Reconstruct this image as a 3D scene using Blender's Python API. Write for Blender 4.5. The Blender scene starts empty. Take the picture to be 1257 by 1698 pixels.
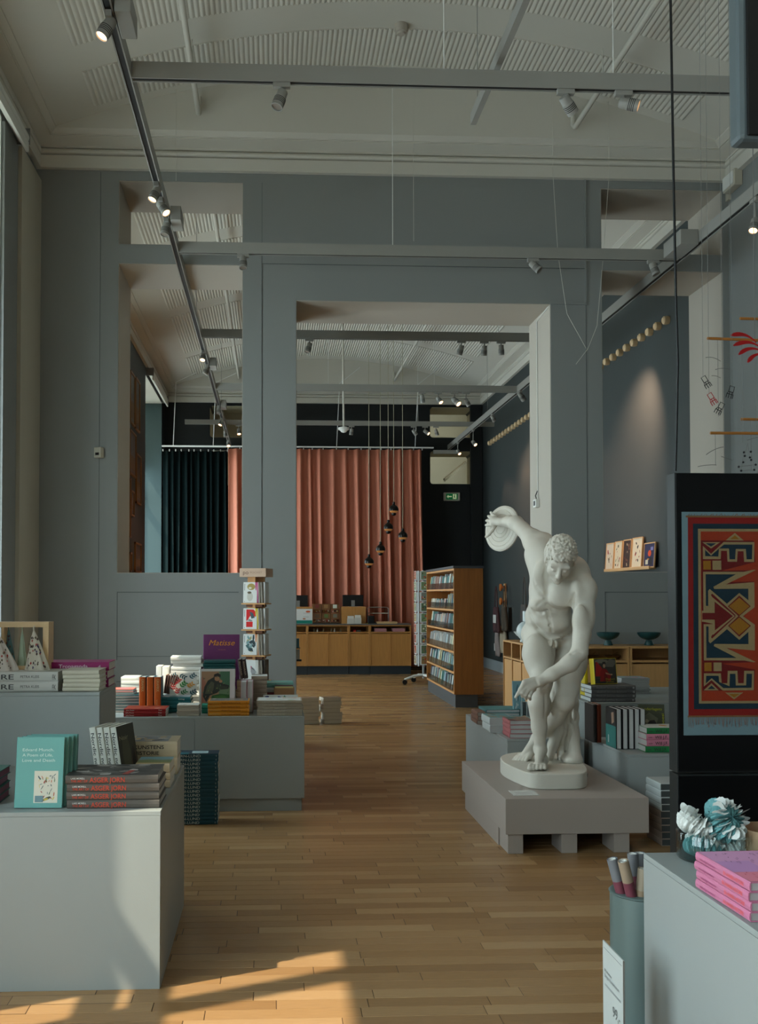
import bpy, bmesh, math, random
import numpy as np
from mathutils import Matrix, Vector
random.seed(4)
SC = bpy.context.scene
COL = SC.collection
PI = math.pi

# ------------------------------------------------------------------ camera
CAM_YAW, CAM_PITCH, CAM_Z, FPX = math.radians(2.7), math.radians(1.5), 1.6, 1650.0
cd = bpy.data.cameras.new('camera')
cam = bpy.data.objects.new('camera', cd)
COL.objects.link(cam)
cam.location = (0, 0, CAM_Z)
cam.rotation_euler = (PI / 2 + CAM_PITCH, 0, -CAM_YAW)
cd.sensor_width = 36.0
cd.lens = FPX / 1698.0 * 36.0
cd.shift_x, cd.shift_y = 0.05928, 0.05583
cd.clip_end = 200
SC.camera = cam
PPX, PPY = 527.84, 943.79

# ------------------------------------------------------------------ light and exposure
SC.view_settings.view_transform = 'Standard'
SC.view_settings.look = 'None'
SC.view_settings.gamma = 1.0
SC.view_settings.use_curve_mapping = False
SC.view_settings.exposure = 0.0
SC.cycles.max_bounces = 8
SC.cycles.diffuse_bounces = 5
SC.cycles.sample_clamp_indirect = 3.0
SC.cycles.caustics_reflective = False
SC.cycles.caustics_refractive = False

world = bpy.data.worlds.new('daylight')
SC.world = world
world.use_nodes = True
wn = world.node_tree.nodes
bg = wn['Background']
bg.inputs['Color'].default_value = (0.78, 0.93, 0.99, 1)
bg.inputs['Strength'].default_value = 9.8

sd = bpy.data.lights.new('sun', 'SUN')
sun = bpy.data.objects.new('sun', sd)
COL.objects.link(sun)
sd.energy = 9.5
sd.angle = math.radians(0.6)
sd.color = (1.0, 0.88, 0.70)
SUN_DIR = Vector((0.92, 0.40, -1.38)).normalized()
sun.rotation_euler = SUN_DIR.to_track_quat('-Z', 'Y').to_euler()
sun.location = (-6, 0, 9)
SPOT_W = 45.0


# ------------------------------------------------------------------ helpers
def lin(c):
    c = c / 255.0
    return c / 12.92 if c <= 0.04045 else ((c + 0.055) / 1.055) ** 2.4


MATS = {}


def mat(name, rgb=None, rough=0.6, metal=0.0, spec=0.4, var=0.06, vscale=6.0, bump=0.0, bscale=60.0,
        emit=None, estr=0.0, grain=None, trans=0.0, ior=1.45, coat=0.0, tone=False, stretch=None):
    """procedural material: base colour broken up by noise, optional grain, relief, gloss"""
    if name in MATS:
        return MATS[name]
    m = bpy.data.materials.new(name)
    m.use_nodes = True
    nt = m.node_tree
    b = nt.nodes['Principled BSDF']
    col = [lin(v) for v in rgb] + [1]
    b.inputs['Roughness'].default_value = rough
    b.inputs['Metallic'].default_value = metal
    b.inputs['Specular IOR Level'].default_value = spec
    b.inputs['IOR'].default_value = ior
    if coat:
        b.inputs['Coat Weight'].default_value = coat
        b.inputs['Coat Roughness'].default_value = 0.15
    if trans:
        b.inputs['Transmission Weight'].default_value = trans
    tc = nt.nodes.new('ShaderNodeTexCoord')
    mp = nt.nodes.new('ShaderNodeMapping')
    nt.links.new(tc.outputs['Object'], mp.inputs['Vector'])
    if stretch:
        mp.inputs['Scale'].default_value = stretch
    nz = nt.nodes.new('ShaderNodeTexNoise')
    nz.inputs['Scale'].default_value = vscale
    nz.inputs['Detail'].default_value = 4
    nt.links.new(mp.outputs[0], nz.inputs['Vector'])
    mx = nt.nodes.new('ShaderNodeMix')
    mx.data_type = 'RGBA'
    v = var
    mx.inputs[6].default_value = [c * (1 - v) for c in col[:3]] + [1]
    mx.inputs[7].default_value = [min(1, c * (1 + v)) for c in col[:3]] + [1]
    nt.links.new(nz.outputs['Fac'], mx.inputs[0])
    out = mx.outputs[2]
    if tone:
        at_ = nt.nodes.new('ShaderNodeAttribute')
        at_.attribute_name = 'tone'
        oi = nt.nodes.new('ShaderNodeObjectInfo')
        ad = nt.nodes.new('ShaderNodeMath'); ad.operation = 'ADD'
        nt.links.new(at_.outputs['Fac'], ad.inputs[0]); nt.links.new(oi.outputs['Random'], ad.inputs[1])
        fr = nt.nodes.new('ShaderNodeMath'); fr.operation = 'FRACT'
        nt.links.new(ad.outputs[0], fr.inputs[0])
        rp = nt.nodes.new('ShaderNodeValToRGB')
        rp.color_ramp.elements[0].color = [lin(c) for c in tone[0]] + [1]
        rp.color_ramp.elements[1].color = [lin(c) for c in tone[-1]] + [1]
        for i, t in enumerate(tone[1:-1]):
            e = rp.color_ramp.elements.new((i + 1) / (len(tone) - 1))
            e.color = [lin(c) for c in t] + [1]
        nt.links.new(fr.outputs[0], rp.inputs[0])
        m2 = nt.nodes.new('ShaderNodeMix'); m2.data_type = 'RGBA'; m2.blend_type = 'MULTIPLY'
        m2.inputs[0].default_value = 1.0
        nt.links.new(rp.outputs[0], m2.inputs[6])
        g = nt.nodes.new('ShaderNodeMapRange')
        g.inputs['To Min'].default_value = 0.80; g.inputs['To Max'].default_value = 1.12
        nt.links.new(nz.outputs['Fac'], g.inputs['Value'])
        nt.links.new(g.outputs[0], m2.inputs[7])
        out = m2.outputs[2]
    nt.links.new(out, b.inputs['Base Color'])
    if bump:
        bz = nt.nodes.new('ShaderNodeTexNoise')
        bz.inputs['Scale'].default_value = bscale
        bz.inputs['Detail'].default_value = 3
        nt.links.new(mp.outputs[0], bz.inputs['Vector'])
        bp = nt.nodes.new('ShaderNodeBump')
        bp.inputs['Strength'].default_value = bump
        bp.inputs['Distance'].default_value = 0.01
        nt.links.new(bz.outputs['Fac'], bp.inputs['Height'])
        nt.links.new(bp.outputs[0], b.inputs['Normal'])
    if emit:
        b.inputs['Emission Color'].default_value = [lin(v) for v in emit] + [1]
        b.inputs['Emission Strength'].default_value = estr
    MATS[name] = m
    return m


def R_(ax, deg):
    return Matrix.Rotation(math.radians(deg), 4, ax)


def T_(x, y, z):
    return Matrix.Translation((x, y, z))


CR = (Matrix.Rotation(-CAM_YAW, 3, 'Z') @ Matrix.Rotation(PI / 2 + CAM_PITCH, 3, 'X'))


def _ray(px, py):
    return CR @ Vector(((px - PPX) / FPX, -(py - PPY) / FPX, -1.0))


def at(px, py, Y):
    """the point of the photograph's pixel that lies at depth Y in the hall"""
    d = _ray(px, py)
    return Vector((0, 0, CAM_Z)) + d * (Y / d.y)


def atz(px, py, z):
    d = _ray(px, py)
    return Vector((0, 0, CAM_Z)) + d * ((z - CAM_Z) / d.z)


def atx(px, py, X):
    d = _ray(px, py)
    return Vector((0, 0, CAM_Z)) + d * (X / d.x)


MW = {}


def thing(name, label, cat, loc=(0, 0, 0), rotz=0.0, group=None, M=None):
    o = bpy.data.objects.new(name, None)
    o.empty_display_size = 0.05
    COL.objects.link(o)
    if M is None:
        M = Matrix.Translation(loc) @ Matrix.Rotation(rotz, 4, 'Z')
    o.matrix_basis = M
    MW[o] = M.copy()
    o['label'] = label
    o['category'] = cat
    if group:
        o['group'] = group
    return o


def tag(o, label=None, cat=None, group=None, kind=None):
    for k, v in (('label', label), ('category', cat), ('group', group), ('kind', kind)):
        if v:
            o[k] = v
    return o


def link(me, name, parent=None, kind=None, label=None):
    o = bpy.data.objects.new(name, me)
    COL.objects.link(o)
    if parent is not None:
        o.parent = parent
        MW[o] = MW.get(parent, Matrix.Identity(4))
    else:
        MW[o] = Matrix.Identity(4)
    if kind:
        o['kind'] = kind
    if label:
        o['label'] = label
    return o


class MB:
    def __init__(self):
        self.v = []; self.f = []; self.m = []; self.mats = []; self.tone = None

    def mi(self, m):
        if m not in self.mats:
            self.mats.append(m)
        return self.mats.index(m)

    def add(self, vs, fs, m, M=None):
        n = len(self.v)
        if M is not None:
            vs = [tuple(M @ Vector(p)) for p in vs]
        self.v.extend([tuple(p) for p in vs])
        k = self.mi(m)
        for f in fs:
            self.f.append([n + i for i in f]); self.m.append(k)
        return self

    def box(self, x0, x1, y0, y1, z0, z1, m, M=None):
        vs = [(x0, y0, z0), (x1, y0, z0), (x1, y1, z0), (x0, y1, z0), (x0, y0, z1), (x1, y0, z1), (x1, y1, z1), (x0, y1, z1)]
        fs = [(0, 3, 2, 1), (4, 5, 6, 7), (0, 1, 5, 4), (1, 2, 6, 5), (2, 3, 7, 6), (3, 0, 4, 7)]
        return self.add(vs, fs, m, M)

    def prism(self, pts, d0, d1, m, M=None):
        """pts (x, y) counter-clockwise, extruded along z"""
        n = len(pts)
        vs = [(p[0], p[1], d0) for p in pts] + [(p[0], p[1], d1) for p in pts]
        fs = [tuple(range(n - 1, -1, -1)), tuple(range(n, 2 * n))]
        fs += [(i, (i + 1) % n, n + (i + 1) % n, n + i) for i in range(n)]
        return self.add(vs, fs, m, M)

    def tube(self, pts, r, m, seg=8, closed=False, M=None):
        pts = [Vector(p) for p in pts]
        n = len(pts)
        rs = r if isinstance(r, (list, tuple)) else [r] * n
        vs, fs = [], []
        prev = None
        for i, p in enumerate(pts):
            if closed:
                t = pts[(i + 1) % n] - pts[i - 1]
            else:
                t = pts[min(i + 1, n - 1)] - pts[max(i - 1, 0)]
            t.normalize()
            if prev is None:
                a = Vector((0, 0, 1)) if abs(t.z) < 0.9 else Vector((1, 0, 0))
                u = t.cross(a).normalized()
            else:
                u = (prev - t * prev.dot(t)).normalized()
            prev = u
            w = t.cross(u)
            for k in range(seg):
                an = 2 * PI * k / seg
                vs.append(p + (u * math.cos(an) + w * math.sin(an)) * rs[i])
        for i in range(n if closed else n - 1):
            for k in range(seg):
                a, b = i * seg + k, i * seg + (k + 1) % seg
                c, d = ((i + 1) % n) * seg + (k + 1) % seg, ((i + 1) % n) * seg + k
                fs.append((a, b, c, d))
        if not closed:
            fs.append(tuple(range(seg - 1, -1, -1)))
            fs.append(tuple((n - 1) * seg + k for k in range(seg)))
        return self.add(vs, fs, m, M)

    def lathe(self, prof, m, seg=24, M=None):
        vs, fs = [], []
        n = len(prof)
        for r, z in prof:
            for k in range(seg):
                an = 2 * PI * k / seg
                vs.append((max(r, 1e-5) * math.cos(an), max(r, 1e-5) * math.sin(an), z))
        for i in range(n - 1):
            for k in range(seg):
                fs.append((i * seg + k, i * seg + (k + 1) % seg, (i + 1) * seg + (k + 1) % seg, (i + 1) * seg + k))
        if prof[0][0] > 1e-4:
            fs.append(tuple(range(seg - 1, -1, -1)))
        if prof[-1][0] > 1e-4:
            fs.append(tuple((n - 1) * seg + k for k in range(seg)))
        return self.add(vs, fs, m, M)

    def grid(self, fn, nu, nv, m, M=None, wrap=False):
        vs = [fn(i / nu, j / nv) for j in range(nv + 1) for i in range(nu + 1)]
        fs = [(j * (nu + 1) + i, j * (nu + 1) + i + 1, (j + 1) * (nu + 1) + i + 1, (j + 1) * (nu + 1) + i)
              for j in range(nv) for i in range(nu)]
        return self.add(vs, fs, m, M)

    def mesh(self, name, smooth=0.0, inv=None):
        me = bpy.data.meshes.new(name)
        vs = self.v if inv is None else [tuple(inv @ Vector(p)) for p in self.v]
        me.from_pydata(vs, [], self.f)
        for m in self.mats:
            me.materials.append(m)
        me.polygons.foreach_set('material_index', self.m)
        if smooth:
            me.polygons.foreach_set('use_smooth', [True] * len(self.f))
            me.update()
            me.set_sharp_from_angle(angle=math.radians(smooth))
        if self.tone is not None:
            a = me.attributes.new('tone', 'FLOAT', 'FACE')
            a.data.foreach_set('value', self.tone)
        me.update()
        return me

    def build(self, name, parent=None, smooth=0.0, world=True, bevel=0.0, kind=None, label=None):
        """world=True: vertices were given in hall coordinates"""
        inv = None
        if world and parent is not None:
            M = MW.get(parent)
            if M is not None:
                inv = M.inverted()
        o = link(self.mesh(name, smooth, inv), name, parent, kind, label)
        if bevel:
            b = o.modifiers.new('bevel', 'BEVEL')
            b.width = bevel; b.segments = 2; b.limit_method = 'ANGLE'
        return o


def bx(name, x0, x1, y0, y1, z0, z1, m, parent=None, world=True, **k):
    return MB().box(x0, x1, y0, y1, z0, z1, m).build(name, parent, world=world, **k)


def copy_tree(o, M, label=None, group=None):
    c = o.copy(); COL.objects.link(c)
    c.matrix_basis = M; MW[c] = M
    if label:
        c['label'] = label
    if group:
        c['group'] = group

    def rec(src, dst):
        for ch in list(src.children):
            k = ch.copy(); COL.objects.link(k); k.parent = dst
            rec(ch, k)
    rec(o, c)
    return c


TXT = {}


def zvault(x):
    return 6.227 + 0.62 * (1 - ((x - 1.19) / 3.32) ** 2)



def text_mesh(s, m, bold=0.0, shear=0.0):
    """lettering as a flat mesh with its lower left at the origin and cap height 1; returns (mesh, width)"""
    key = (s, m.name, bold, shear)
    if key in TXT:
        return TXT[key]
    cu = bpy.data.curves.new('lettering', 'FONT')
    cu.body = s; cu.size = 1.0; cu.offset = bold; cu.shear = shear; cu.resolution_u = 3
    ob = bpy.data.objects.new('lettering', cu)
    me = bpy.data.meshes.new_from_object(ob)
    bpy.data.objects.remove(ob)
    n = len(me.vertices)
    co = np.empty(n * 3)
    me.vertices.foreach_get('co', co)
    co = co.reshape(-1, 3)
    lo, hi = co.min(0), co.max(0)
    co[:, 0] -= lo[0]; co[:, 1] -= 0.0
    w = hi[0] - lo[0]
    co[:, :2] /= 0.70
    me.vertices.foreach_set('co', co.ravel())
    me.materials.clear(); me.materials.append(m)
    me.update()
    TXT[key] = (me, w / 0.70)
    return TXT[key]


def text(parent, s, M, width, height, m, bold=0.0, name='lettering', shear=0.0):
    """M maps u (right), v (up), n (out) to the parent's local space"""
    me, w = text_mesh(s, m, bold, shear)
    o = link(me, name, parent)
    o.matrix_basis = M @ Matrix.Diagonal((width / w, height, 1, 1))
    return o


def art(parent, items, M, w, h, name='cover_picture', d=0.0006, label=None):
    """flat print: items = [(material, [(u, v) in 0..1])] laid over each other"""
    b = MB()
    for i, (m, pts) in enumerate(items):
        z = d + i * 0.00004
        b.add([(u * w, v * h, z) for u, v in pts], [tuple(range(len(pts)))], m)
    o = b.build(name, parent, world=False, label=label)
    o.matrix_basis = M
    return o


def blob(cx, cy, rx, ry, n=10, rot=0.0, wob=0.0, rnd=random):
    out = []
    for i in range(n):
        a = 2 * PI * i / n
        r = 1 + wob * rnd.uniform(-1, 1)
        x, y = rx * r * math.cos(a), ry * r * math.sin(a)
        out.append((cx + x * math.cos(rot) - y * math.sin(rot), cy + x * math.sin(rot) + y * math.cos(rot)))
    return out


def rect(u0, v0, u1, v1):
    return [(u0, v0), (u1, v0), (u1, v1), (u0, v1)]


# ------------------------------------------------------------------ materials
wall_m = mat('wall_paint', (127, 129, 127), 0.65, var=0.05, vscale=0.7, bump=0.05, bscale=120)
ceil_m = mat('ceiling_plaster', (194, 190, 179), 0.75, var=0.03, vscale=0.8)
rev_m = mat('reveal_paint', (170, 162, 150), 0.7, var=0.03, vscale=1.0)
black_m = mat('dark_wall_paint', (20, 23, 24), 0.6, var=0.08, vscale=1.5)
green_m = mat('dark_green_wall_paint', (54, 60, 60), 0.6, var=0.06, vscale=1.2)
teal_m = mat('teal_reveal_paint', (46, 62, 62), 0.6, var=0.05, vscale=1.2)
pod_m = mat('podium_lacquer', (146, 151, 149), 0.42, var=0.04, vscale=2.5, bump=0.03, bscale=200)
cream_m = mat('cream_panel', (176, 170, 154), 0.6, var=0.04, vscale=1.0)
track_m = mat('track_grey', (136, 134, 128), 0.45, var=0.04)
dark_m = mat('black_plastic', (14, 14, 15), 0.4, var=0.1)
slot_m = mat('dark_slot', (30, 30, 30), 0.6)
oak_m = mat('oak_veneer', (176, 124, 66), 0.45, var=0.22, vscale=5, stretch=(9, 9, 0.7), bump=0.05)
oakd_m = mat('brown_oak_side', (142, 90, 42), 0.45, var=0.3, vscale=4, stretch=(9, 9, 0.6), bump=0.05)
oakl_m = mat('pale_oak', (196, 158, 112), 0.5, var=0.12, vscale=5, stretch=(8, 1, 8))
plank_m = mat('floor_oak', (170, 130, 86), 0.27, var=0.1, vscale=7, stretch=(1.6, 22, 1), spec=0.35, bump=0.02, bscale=60,
              tone=((136, 101, 64), (156, 121, 82), (146, 110, 71), (167, 133, 94), (140, 105, 68), (161, 126, 87)))
sub_m = mat('dark_subfloor_board', (66, 46, 28), 0.9)  # dark brown subfloor showing in the plank joints
steel_m = mat('brushed_steel', (150, 150, 148), 0.35, metal=0.9, var=0.05)
white_m = mat('white_paint', (215, 215, 210), 0.5, var=0.03)
marble_m = mat('statue_plaster', (196, 191, 179), 0.55, var=0.05, vscale=5, bump=0.08, bscale=90)
plinth_m = mat('plinth_lacquer', (152, 142, 134), 0.5, var=0.04, vscale=2)
lensoff_m = mat('lamp_lens', (120, 110, 100), 0.3)
lens_m = mat('lit_lamp_lens', (255, 220, 180), 0.3, emit=(255, 196, 140), estr=7.0)
paper_m = mat('book_paper', (205, 202, 192), 0.8, var=0.12, vscale=4, stretch=(1, 1, 220))
paperg_m = mat('grey_book_paper', (165, 163, 158), 0.8, var=0.12, vscale=4, stretch=(1, 1, 220))


def thin_glass(name, tint, refl=0.12, rough=0.02):
    m = mat(name, (240, 245, 245), rough, var=0.0)
    nt = m.node_tree
    tr = nt.nodes.new('ShaderNodeBsdfTransparent'); tr.inputs[0].default_value = list(tint) + [1]
    gl = nt.nodes.new('ShaderNodeBsdfGlossy'); gl.inputs['Roughness'].default_value = rough
    lw = nt.nodes.new('ShaderNodeLayerWeight'); lw.inputs[0].default_value = .5
    pw = nt.nodes.new('ShaderNodeMath'); pw.operation = 'POWER'; pw.inputs[1].default_value = 4.0
    nt.links.new(lw.outputs['Facing'], pw.inputs[0])
    ad = nt.nodes.new('ShaderNodeMath'); ad.operation = 'MULTIPLY_ADD'; ad.inputs[1].default_value = .6; ad.inputs[2].default_value = refl * .2
    nt.links.new(pw.outputs[0], ad.inputs[0])
    mx = nt.nodes.new('ShaderNodeMixShader')
    nt.links.new(ad.outputs[0], mx.inputs[0]); nt.links.new(tr.outputs[0], mx.inputs[1]); nt.links.new(gl.outputs[0], mx.inputs[2])
    nt.links.new(mx.outputs[0], nt.nodes['Material Output'].inputs[0])
    return m


glass_m = thin_glass('clear_glass', (.90, .95, .95), .3)
pane_m = thin_glass('window_pane_glass', (.96, .98, .98), .1)


def C(r, g, b, rough=0.5):
    return mat('print_%02x%02x%02x_%d' % (r, g, b, int(rough * 100)), (r, g, b), rough, var=0.05, vscale=12)


# ------------------------------------------------------------------ hall dimensions
XL, XR = -2.37, 4.75
YF, YB = 10.05, 10.88          # dividing wall
YE = 22.2                      # end wall
Y0 = -6.0                      # wall behind the photographer
ZC = 5.9                       # underside of the cornice
# ================================================================== SETTING
# floor
fl = bx('floor', XL - 0.9, XR + 0.05, Y0, YE + 0.3, -0.06, -0.0022, sub_m, kind='structure')
PW, PL, GAP = 0.0868, 0.62, 0.0011
pl_mesh = {}


def plank_mesh(L):
    k = round(L, 3)
    if k not in pl_mesh:
        b = MB()
        x, y, c = L / 2 - GAP, PW / 2 - GAP, 0.0012
        vs = [(-x, -y, -0.002), (x, -y, -0.002), (x, y, -0.002), (-x, y, -0.002),
              (-x + c, -y + c, 0), (x - c, -y + c, 0), (x - c, y - c, 0), (-x + c, y - c, 0)]
        b.add(vs, [(4, 5, 6, 7), (0, 1, 5, 4), (1, 2, 6, 5), (2, 3, 7, 6), (3, 0, 4, 7)], plank_m)
        pl_mesh[k] = b.mesh('plank')
    return pl_mesh[k]


rest = MB(); tones = []
rr = random.Random(7)
row = 0
y = Y0
LENS = (0.36, 0.48, 0.60, 0.84)
count_planks = 0
while y < YE:
    x = XL - 0.85 + rr.uniform(-0.5, 0)
    yc = y + PW / 2
    while x < XR:
        L = rr.choice(LENS)
        x1 = x + L
        xc = (x + x1) / 2
        near = 3.75 < yc < 6.7 and -0.75 < xc < 2.0 and xc > -0.42 * 1 - (0.35 if yc < 4.2 or yc > 5.3 else -0.05)
        if near and count_planks < 299:
            o = link(plank_mesh(L), 'plank', fl)
            o.location = (xc, yc, 0)
            count_planks += 1
        elif not (x1 < XL and yc < 18.5) and x1 > XL - 0.9 and (yc > -0.5 or int(row) % 1 == 0):
            g = GAP
            rest.add([(x + g, y + g, 0), (x1 - g, y + g, 0), (x1 - g, y + PW - g, 0), (x + g, y + PW - g, 0)],
                     [(0, 1, 2, 3)], plank_m)
            tones.append(rr.random())
        x = x1
    y += PW
    row += 1
rest.tone = tones
rest.build('plank', fl, kind='stuff')

# walls ------------------------------------------------------------
wf = MB()   # dividing wall with its openings
OP = [(-1.545, -0.285, 5.148, 5.80), (-1.548, -0.30, 1.82, 4.955), (0.248, 2.87, 0, 4.602), (3.40, 4.675, 5.136, 5.815), (3.405, 4.69, 1.835, 4.962)]
xs = [XL, -1.547, -0.293, 0.248, 2.87, 3.403, 4.683, XR]


def wseg(x0, x1, z0, z1):
    wf.box(x0, x1, YF, YB, z0, z1, wall_m)


ZT = 7.0
wseg(XL - 0.05, -1.547, 0, ZT)
wseg(-1.547, -0.293, 0, 1.82); wseg(-1.547, -0.293, 4.955, 5.148); wseg(-1.547, -0.293, 5.80, ZT)
wseg(-0.293, 0.248, 0, ZT)
wseg(0.248, 2.87, 4.602, ZT)
wseg(2.87, 3.403, 0, ZT)
wseg(3.403, 4.683, 0, 1.835); wseg(3.403, 4.683, 4.962, 5.136); wseg(3.403, 4.683, 5.815, ZT)
wseg(4.683, XR + 0.05, 0, ZT)
wf.build('wall_middle', kind='structure')
# pale linings of the openings (sides, head, sill)
n = 1
for (x0, x1, z0, z1), sill in ((( -1.547, -0.293, 5.148, 5.80), 1), ((-1.547, -0.293, 1.82, 4.955), 1), ((0.248, 2.87, 0, 4.602), 0),
                               ((3.403, 4.683, 5.136, 5.815), 1), ((3.403, 4.683, 1.835, 4.962), 1)):
    b = MB(); t = 0.006
    b.box(x0, x0 + t, YF + 0.01, YB, z0, z1, rev_m); b.box(x1 - t, x1, YF + 0.01, YB, z0, z1, rev_m)
    b.box(x0, x1, YF + 0.01, YB, z1 - t, z1, rev_m)
    if sill:
        b.box(x0, x1, YF + 0.01, YB, z0, z0 + t, rev_m)
    b.build('trim_%d' % n, kind='structure'); n += 1

seam_m = mat('joint_line', (84, 88, 88), 0.8)


def seam(x0, x1, z0, z1, d=0.004, m=seam_m):
    global n
    bx('trim_%d' % n, x0, x1, YF - d, YF + 0.001, z0, z1, m, kind='structure'); n += 1


seam(-1.731, -1.726, 0, 5.88)
# raised boards on the dividing wall: their edges are the lines in the paint
seam(-0.10, 3.236, 4.97, 5.80, 0.006, wall_m)
seam(-0.10, 3.226, 4.968, 4.972, 0.0075)
seam(-0.102, -0.098, 0.0, 5.80, 0.0075)
seam(3.226, 3.244, 4.60, 5.93, 0.016, wall_m)
seam(2.86, 3.25, 4.594, 4.612, 0.016, wall_m)
seam(3.236, 3.240, 0, 4.60)
for a, b_, c in ((-1.545, -0.33, 1.63), (3.414, 4.66, 1.631)):
    seam(a, b_, c - 0.004, c + 0.004); seam(a, a + 0.006, 0.95 if a < 0 else 1.15, c)
    if a < 0:
        seam(a, b_, 0.985, 0.99); seam(a - 0.0, b_, 0.735, 0.74)

# right wall: grey in the front hall, dark in the back hall
bx('wall_right_front', XR, XR + 0.3, Y0, YF, 0, ZT, wall_m, kind='structure')
bx('wall_right_back', XR, XR + 0.3, YF, YE, 0, ZT, green_m, kind='structure')
bx('wall_behind', XL - 0.9, XR + 0.3, Y0 - 0.3, Y0, 0, ZT, rev_m, kind='structure')

# left wall with tall windows
WT = 0.62
WIN = [(-5.2, -2.5, 0.3, 4.95), (-1.9, 0.1, 0.3, 4.95), (0.9, 3.36, 0.3, 4.95), (6.85, 8.74, 0.30, 5.8), (12.0, 15.8, 0.3, 5.75), (18.75, 21.55, 0.3, 5.75)]
wl = MB()
edges = [Y0]
for (a, b_, c, d) in WIN:
    m = wall_m if a < YF else green_m
    prev = edges[-1]
    if prev < YF < a:
        wl.box(XL - WT, XL, prev, YF + 0.4, 0, ZT, wall_m); wl.box(XL - WT, XL, YF + 0.4, a, 0, ZT, green_m)
    else:
        wl.box(XL - WT, XL, prev, a, 0, ZT, m)
    wl.box(XL - WT, XL, a, b_, 0, c, m); wl.box(XL - WT, XL, a, b_, d, ZT, m)
    edges.append(b_)
wl.box(XL - WT, XL, 21.55, YE, 0, ZT, black_m)
wl.build('wall_left', kind='structure')
frame_m = mat('window_frame_paint', (175, 175, 168), 0.5)
for i, (a, b_, c, d) in enumerate(WIN):
    w = MB(); xf = XL - WT + 0.10
    t = 0.07
    w.box(xf, xf + 0.08, a, a + t, c, d, frame_m); w.box(xf, xf + 0.08, b_ - t, b_, c, d, frame_m)
    w.box(xf, xf + 0.08, a, b_, c, c + t, frame_m); w.box(xf, xf + 0.08, a, b_, d - t, d, frame_m)
    mids = ((a + b_) / 2,) if i != 2 else (2.865, 2.05)
    for ym in mids:
        w.box(xf, xf + 0.08, ym - 0.06, ym + 0.06, c, d, frame_m)
    zb = (3.25, 3.55) if i == 2 else (c + (d - c) * 0.62,)
    for z in zb:
        w.box(xf, xf + 0.08, a, b_, z - 0.065, z + 0.065, frame_m)
    fo = w.build('window_%d' % (i + 1), kind='structure')
    bx('pane', xf + .035, xf + .041, a + t, b_ - t, c + t, d - t, pane_m, fo)
    # teal painted linings of the recess
    l = MB(); e = 0.008
    lm = teal_m if a > YF else white_m
    l.box(XL - WT, XL - 0.001, a, a + e, c, d, lm); l.box(XL - WT, XL - 0.001, b_ - e, b_, c, d, lm)
    l.box(XL - WT, XL - 0.001, a, b_, d - e, d, white_m); l.box(XL - WT, XL - 0.001, a, b_, c, c + e, lm)
    l.build('window_lining', fo)
    ld = bpy.data.lights.new('daylight_portal', 'AREA')
    ld.shape = 'RECTANGLE'; ld.size = b_ - a; ld.size_y = d - c
    ld.cycles.is_portal = True
    lo = bpy.data.objects.new('daylight_portal', ld)
    COL.objects.link(lo)
    lo.location = (XL - WT + 0.02, (a + b_) / 2, (c + d) / 2)
    lo.rotation_euler = Matrix(((0, 0, -1), (1, 0, 0), (0, -1, 0))).to_euler()
    fo['kind'] = 'structure'
# cream folding panel and grey pilaster at the end of the front window
bx('trim_%d' % n, XL, XL + 0.05, 9.27, YF - 0.002, 0, 5.78, cream_m, kind='structure'); n += 1
bx('trim_%d' % n, XL - 0.02, XL + 0.012, 9.215, 9.25, 0, 5.74, dark_m, kind='structure'); n += 1
bx('trim_%d' % n, XL - 0.05, XL + 0.03, 8.75, 9.205, 0, 5.76, wall_m, kind='structure'); n += 1


sheer_m = mat('added_blind_fabric', (225, 225, 215), 0.8, var=0.02)
_b = sheer_m.node_tree.nodes['Principled BSDF']
_t = sheer_m.node_tree.nodes.new('ShaderNodeBsdfTranslucent'); _t.inputs[0].default_value = (.8, .8, .76, 1)
_x = sheer_m.node_tree.nodes.new('ShaderNodeMixShader'); _x.inputs[0].default_value = .6
sheer_m.node_tree.links.new(_b.outputs[0], _x.inputs[1]); sheer_m.node_tree.links.new(_t.outputs[0], _x.inputs[2])
sheer_m.node_tree.links.new(_x.outputs[0], sheer_m.node_tree.nodes['Material Output'].inputs[0])
for (y0_, y1_, z0_, z1_, lab) in ((6.85, 8.74, 4.15, 5.78, 'unseen sheer blind added against the sun in the front window'), (12.0, 15.8, 3.6, 5.74, 'unseen sheer blind added against the sun in the middle window, back hall'),
                                  (18.75, 21.55, 4.3, 5.74, 'unseen sheer blind added against the sun in the teal window recess')):
    o = bx('window_blind', XL - .42, XL - .417, y0_ + .02, y1_ - .02, z0_, z1_, sheer_m); tag(o, lab, 'blind')  # unseen blinds, added to hold back sun from the floor


def blind(y0, y1, label):
    t = thing('roller_blind', label, 'blind', (XL + 0.09, (y0 + y1) / 2, 5.80))
    MB().tube([(XL + 0.09, y0, 5.80), (XL + 0.09, y1, 5.80)], 0.055, white_m, 16).build('blind_tube', t, smooth=40)
    for q in (y0 - 0.012, y1):
        bx('bracket', XL + 0.0, XL + 0.15, q, q + 0.012, 5.74, 5.89, steel_m, t)
    bx('hem_bar', XL + 0.12, XL + 0.145, y0 + 0.02, y1 - 0.02, 5.66, 5.75, white_m, t)


blind(6.85, 9.15, 'rolled-up white blind above the front window, at the cornice')
blind(18.8, 21.5, 'rolled-up white blind above the teal window recess in the back hall')

# end wall with small openings to a beige room
we = MB()
HOLES = [(-1.375, -0.60, 5.12, 5.83), (-1.375, -0.60, 4.05, 4.83), (3.568, 4.593, 5.154, 5.843), (3.568, 4.593, 4.103, 4.846)]


def eseg(x0, x1, z0, z1):
    we.box(x0, x1, YE, YE + 0.9, z0, z1, black_m)


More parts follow.
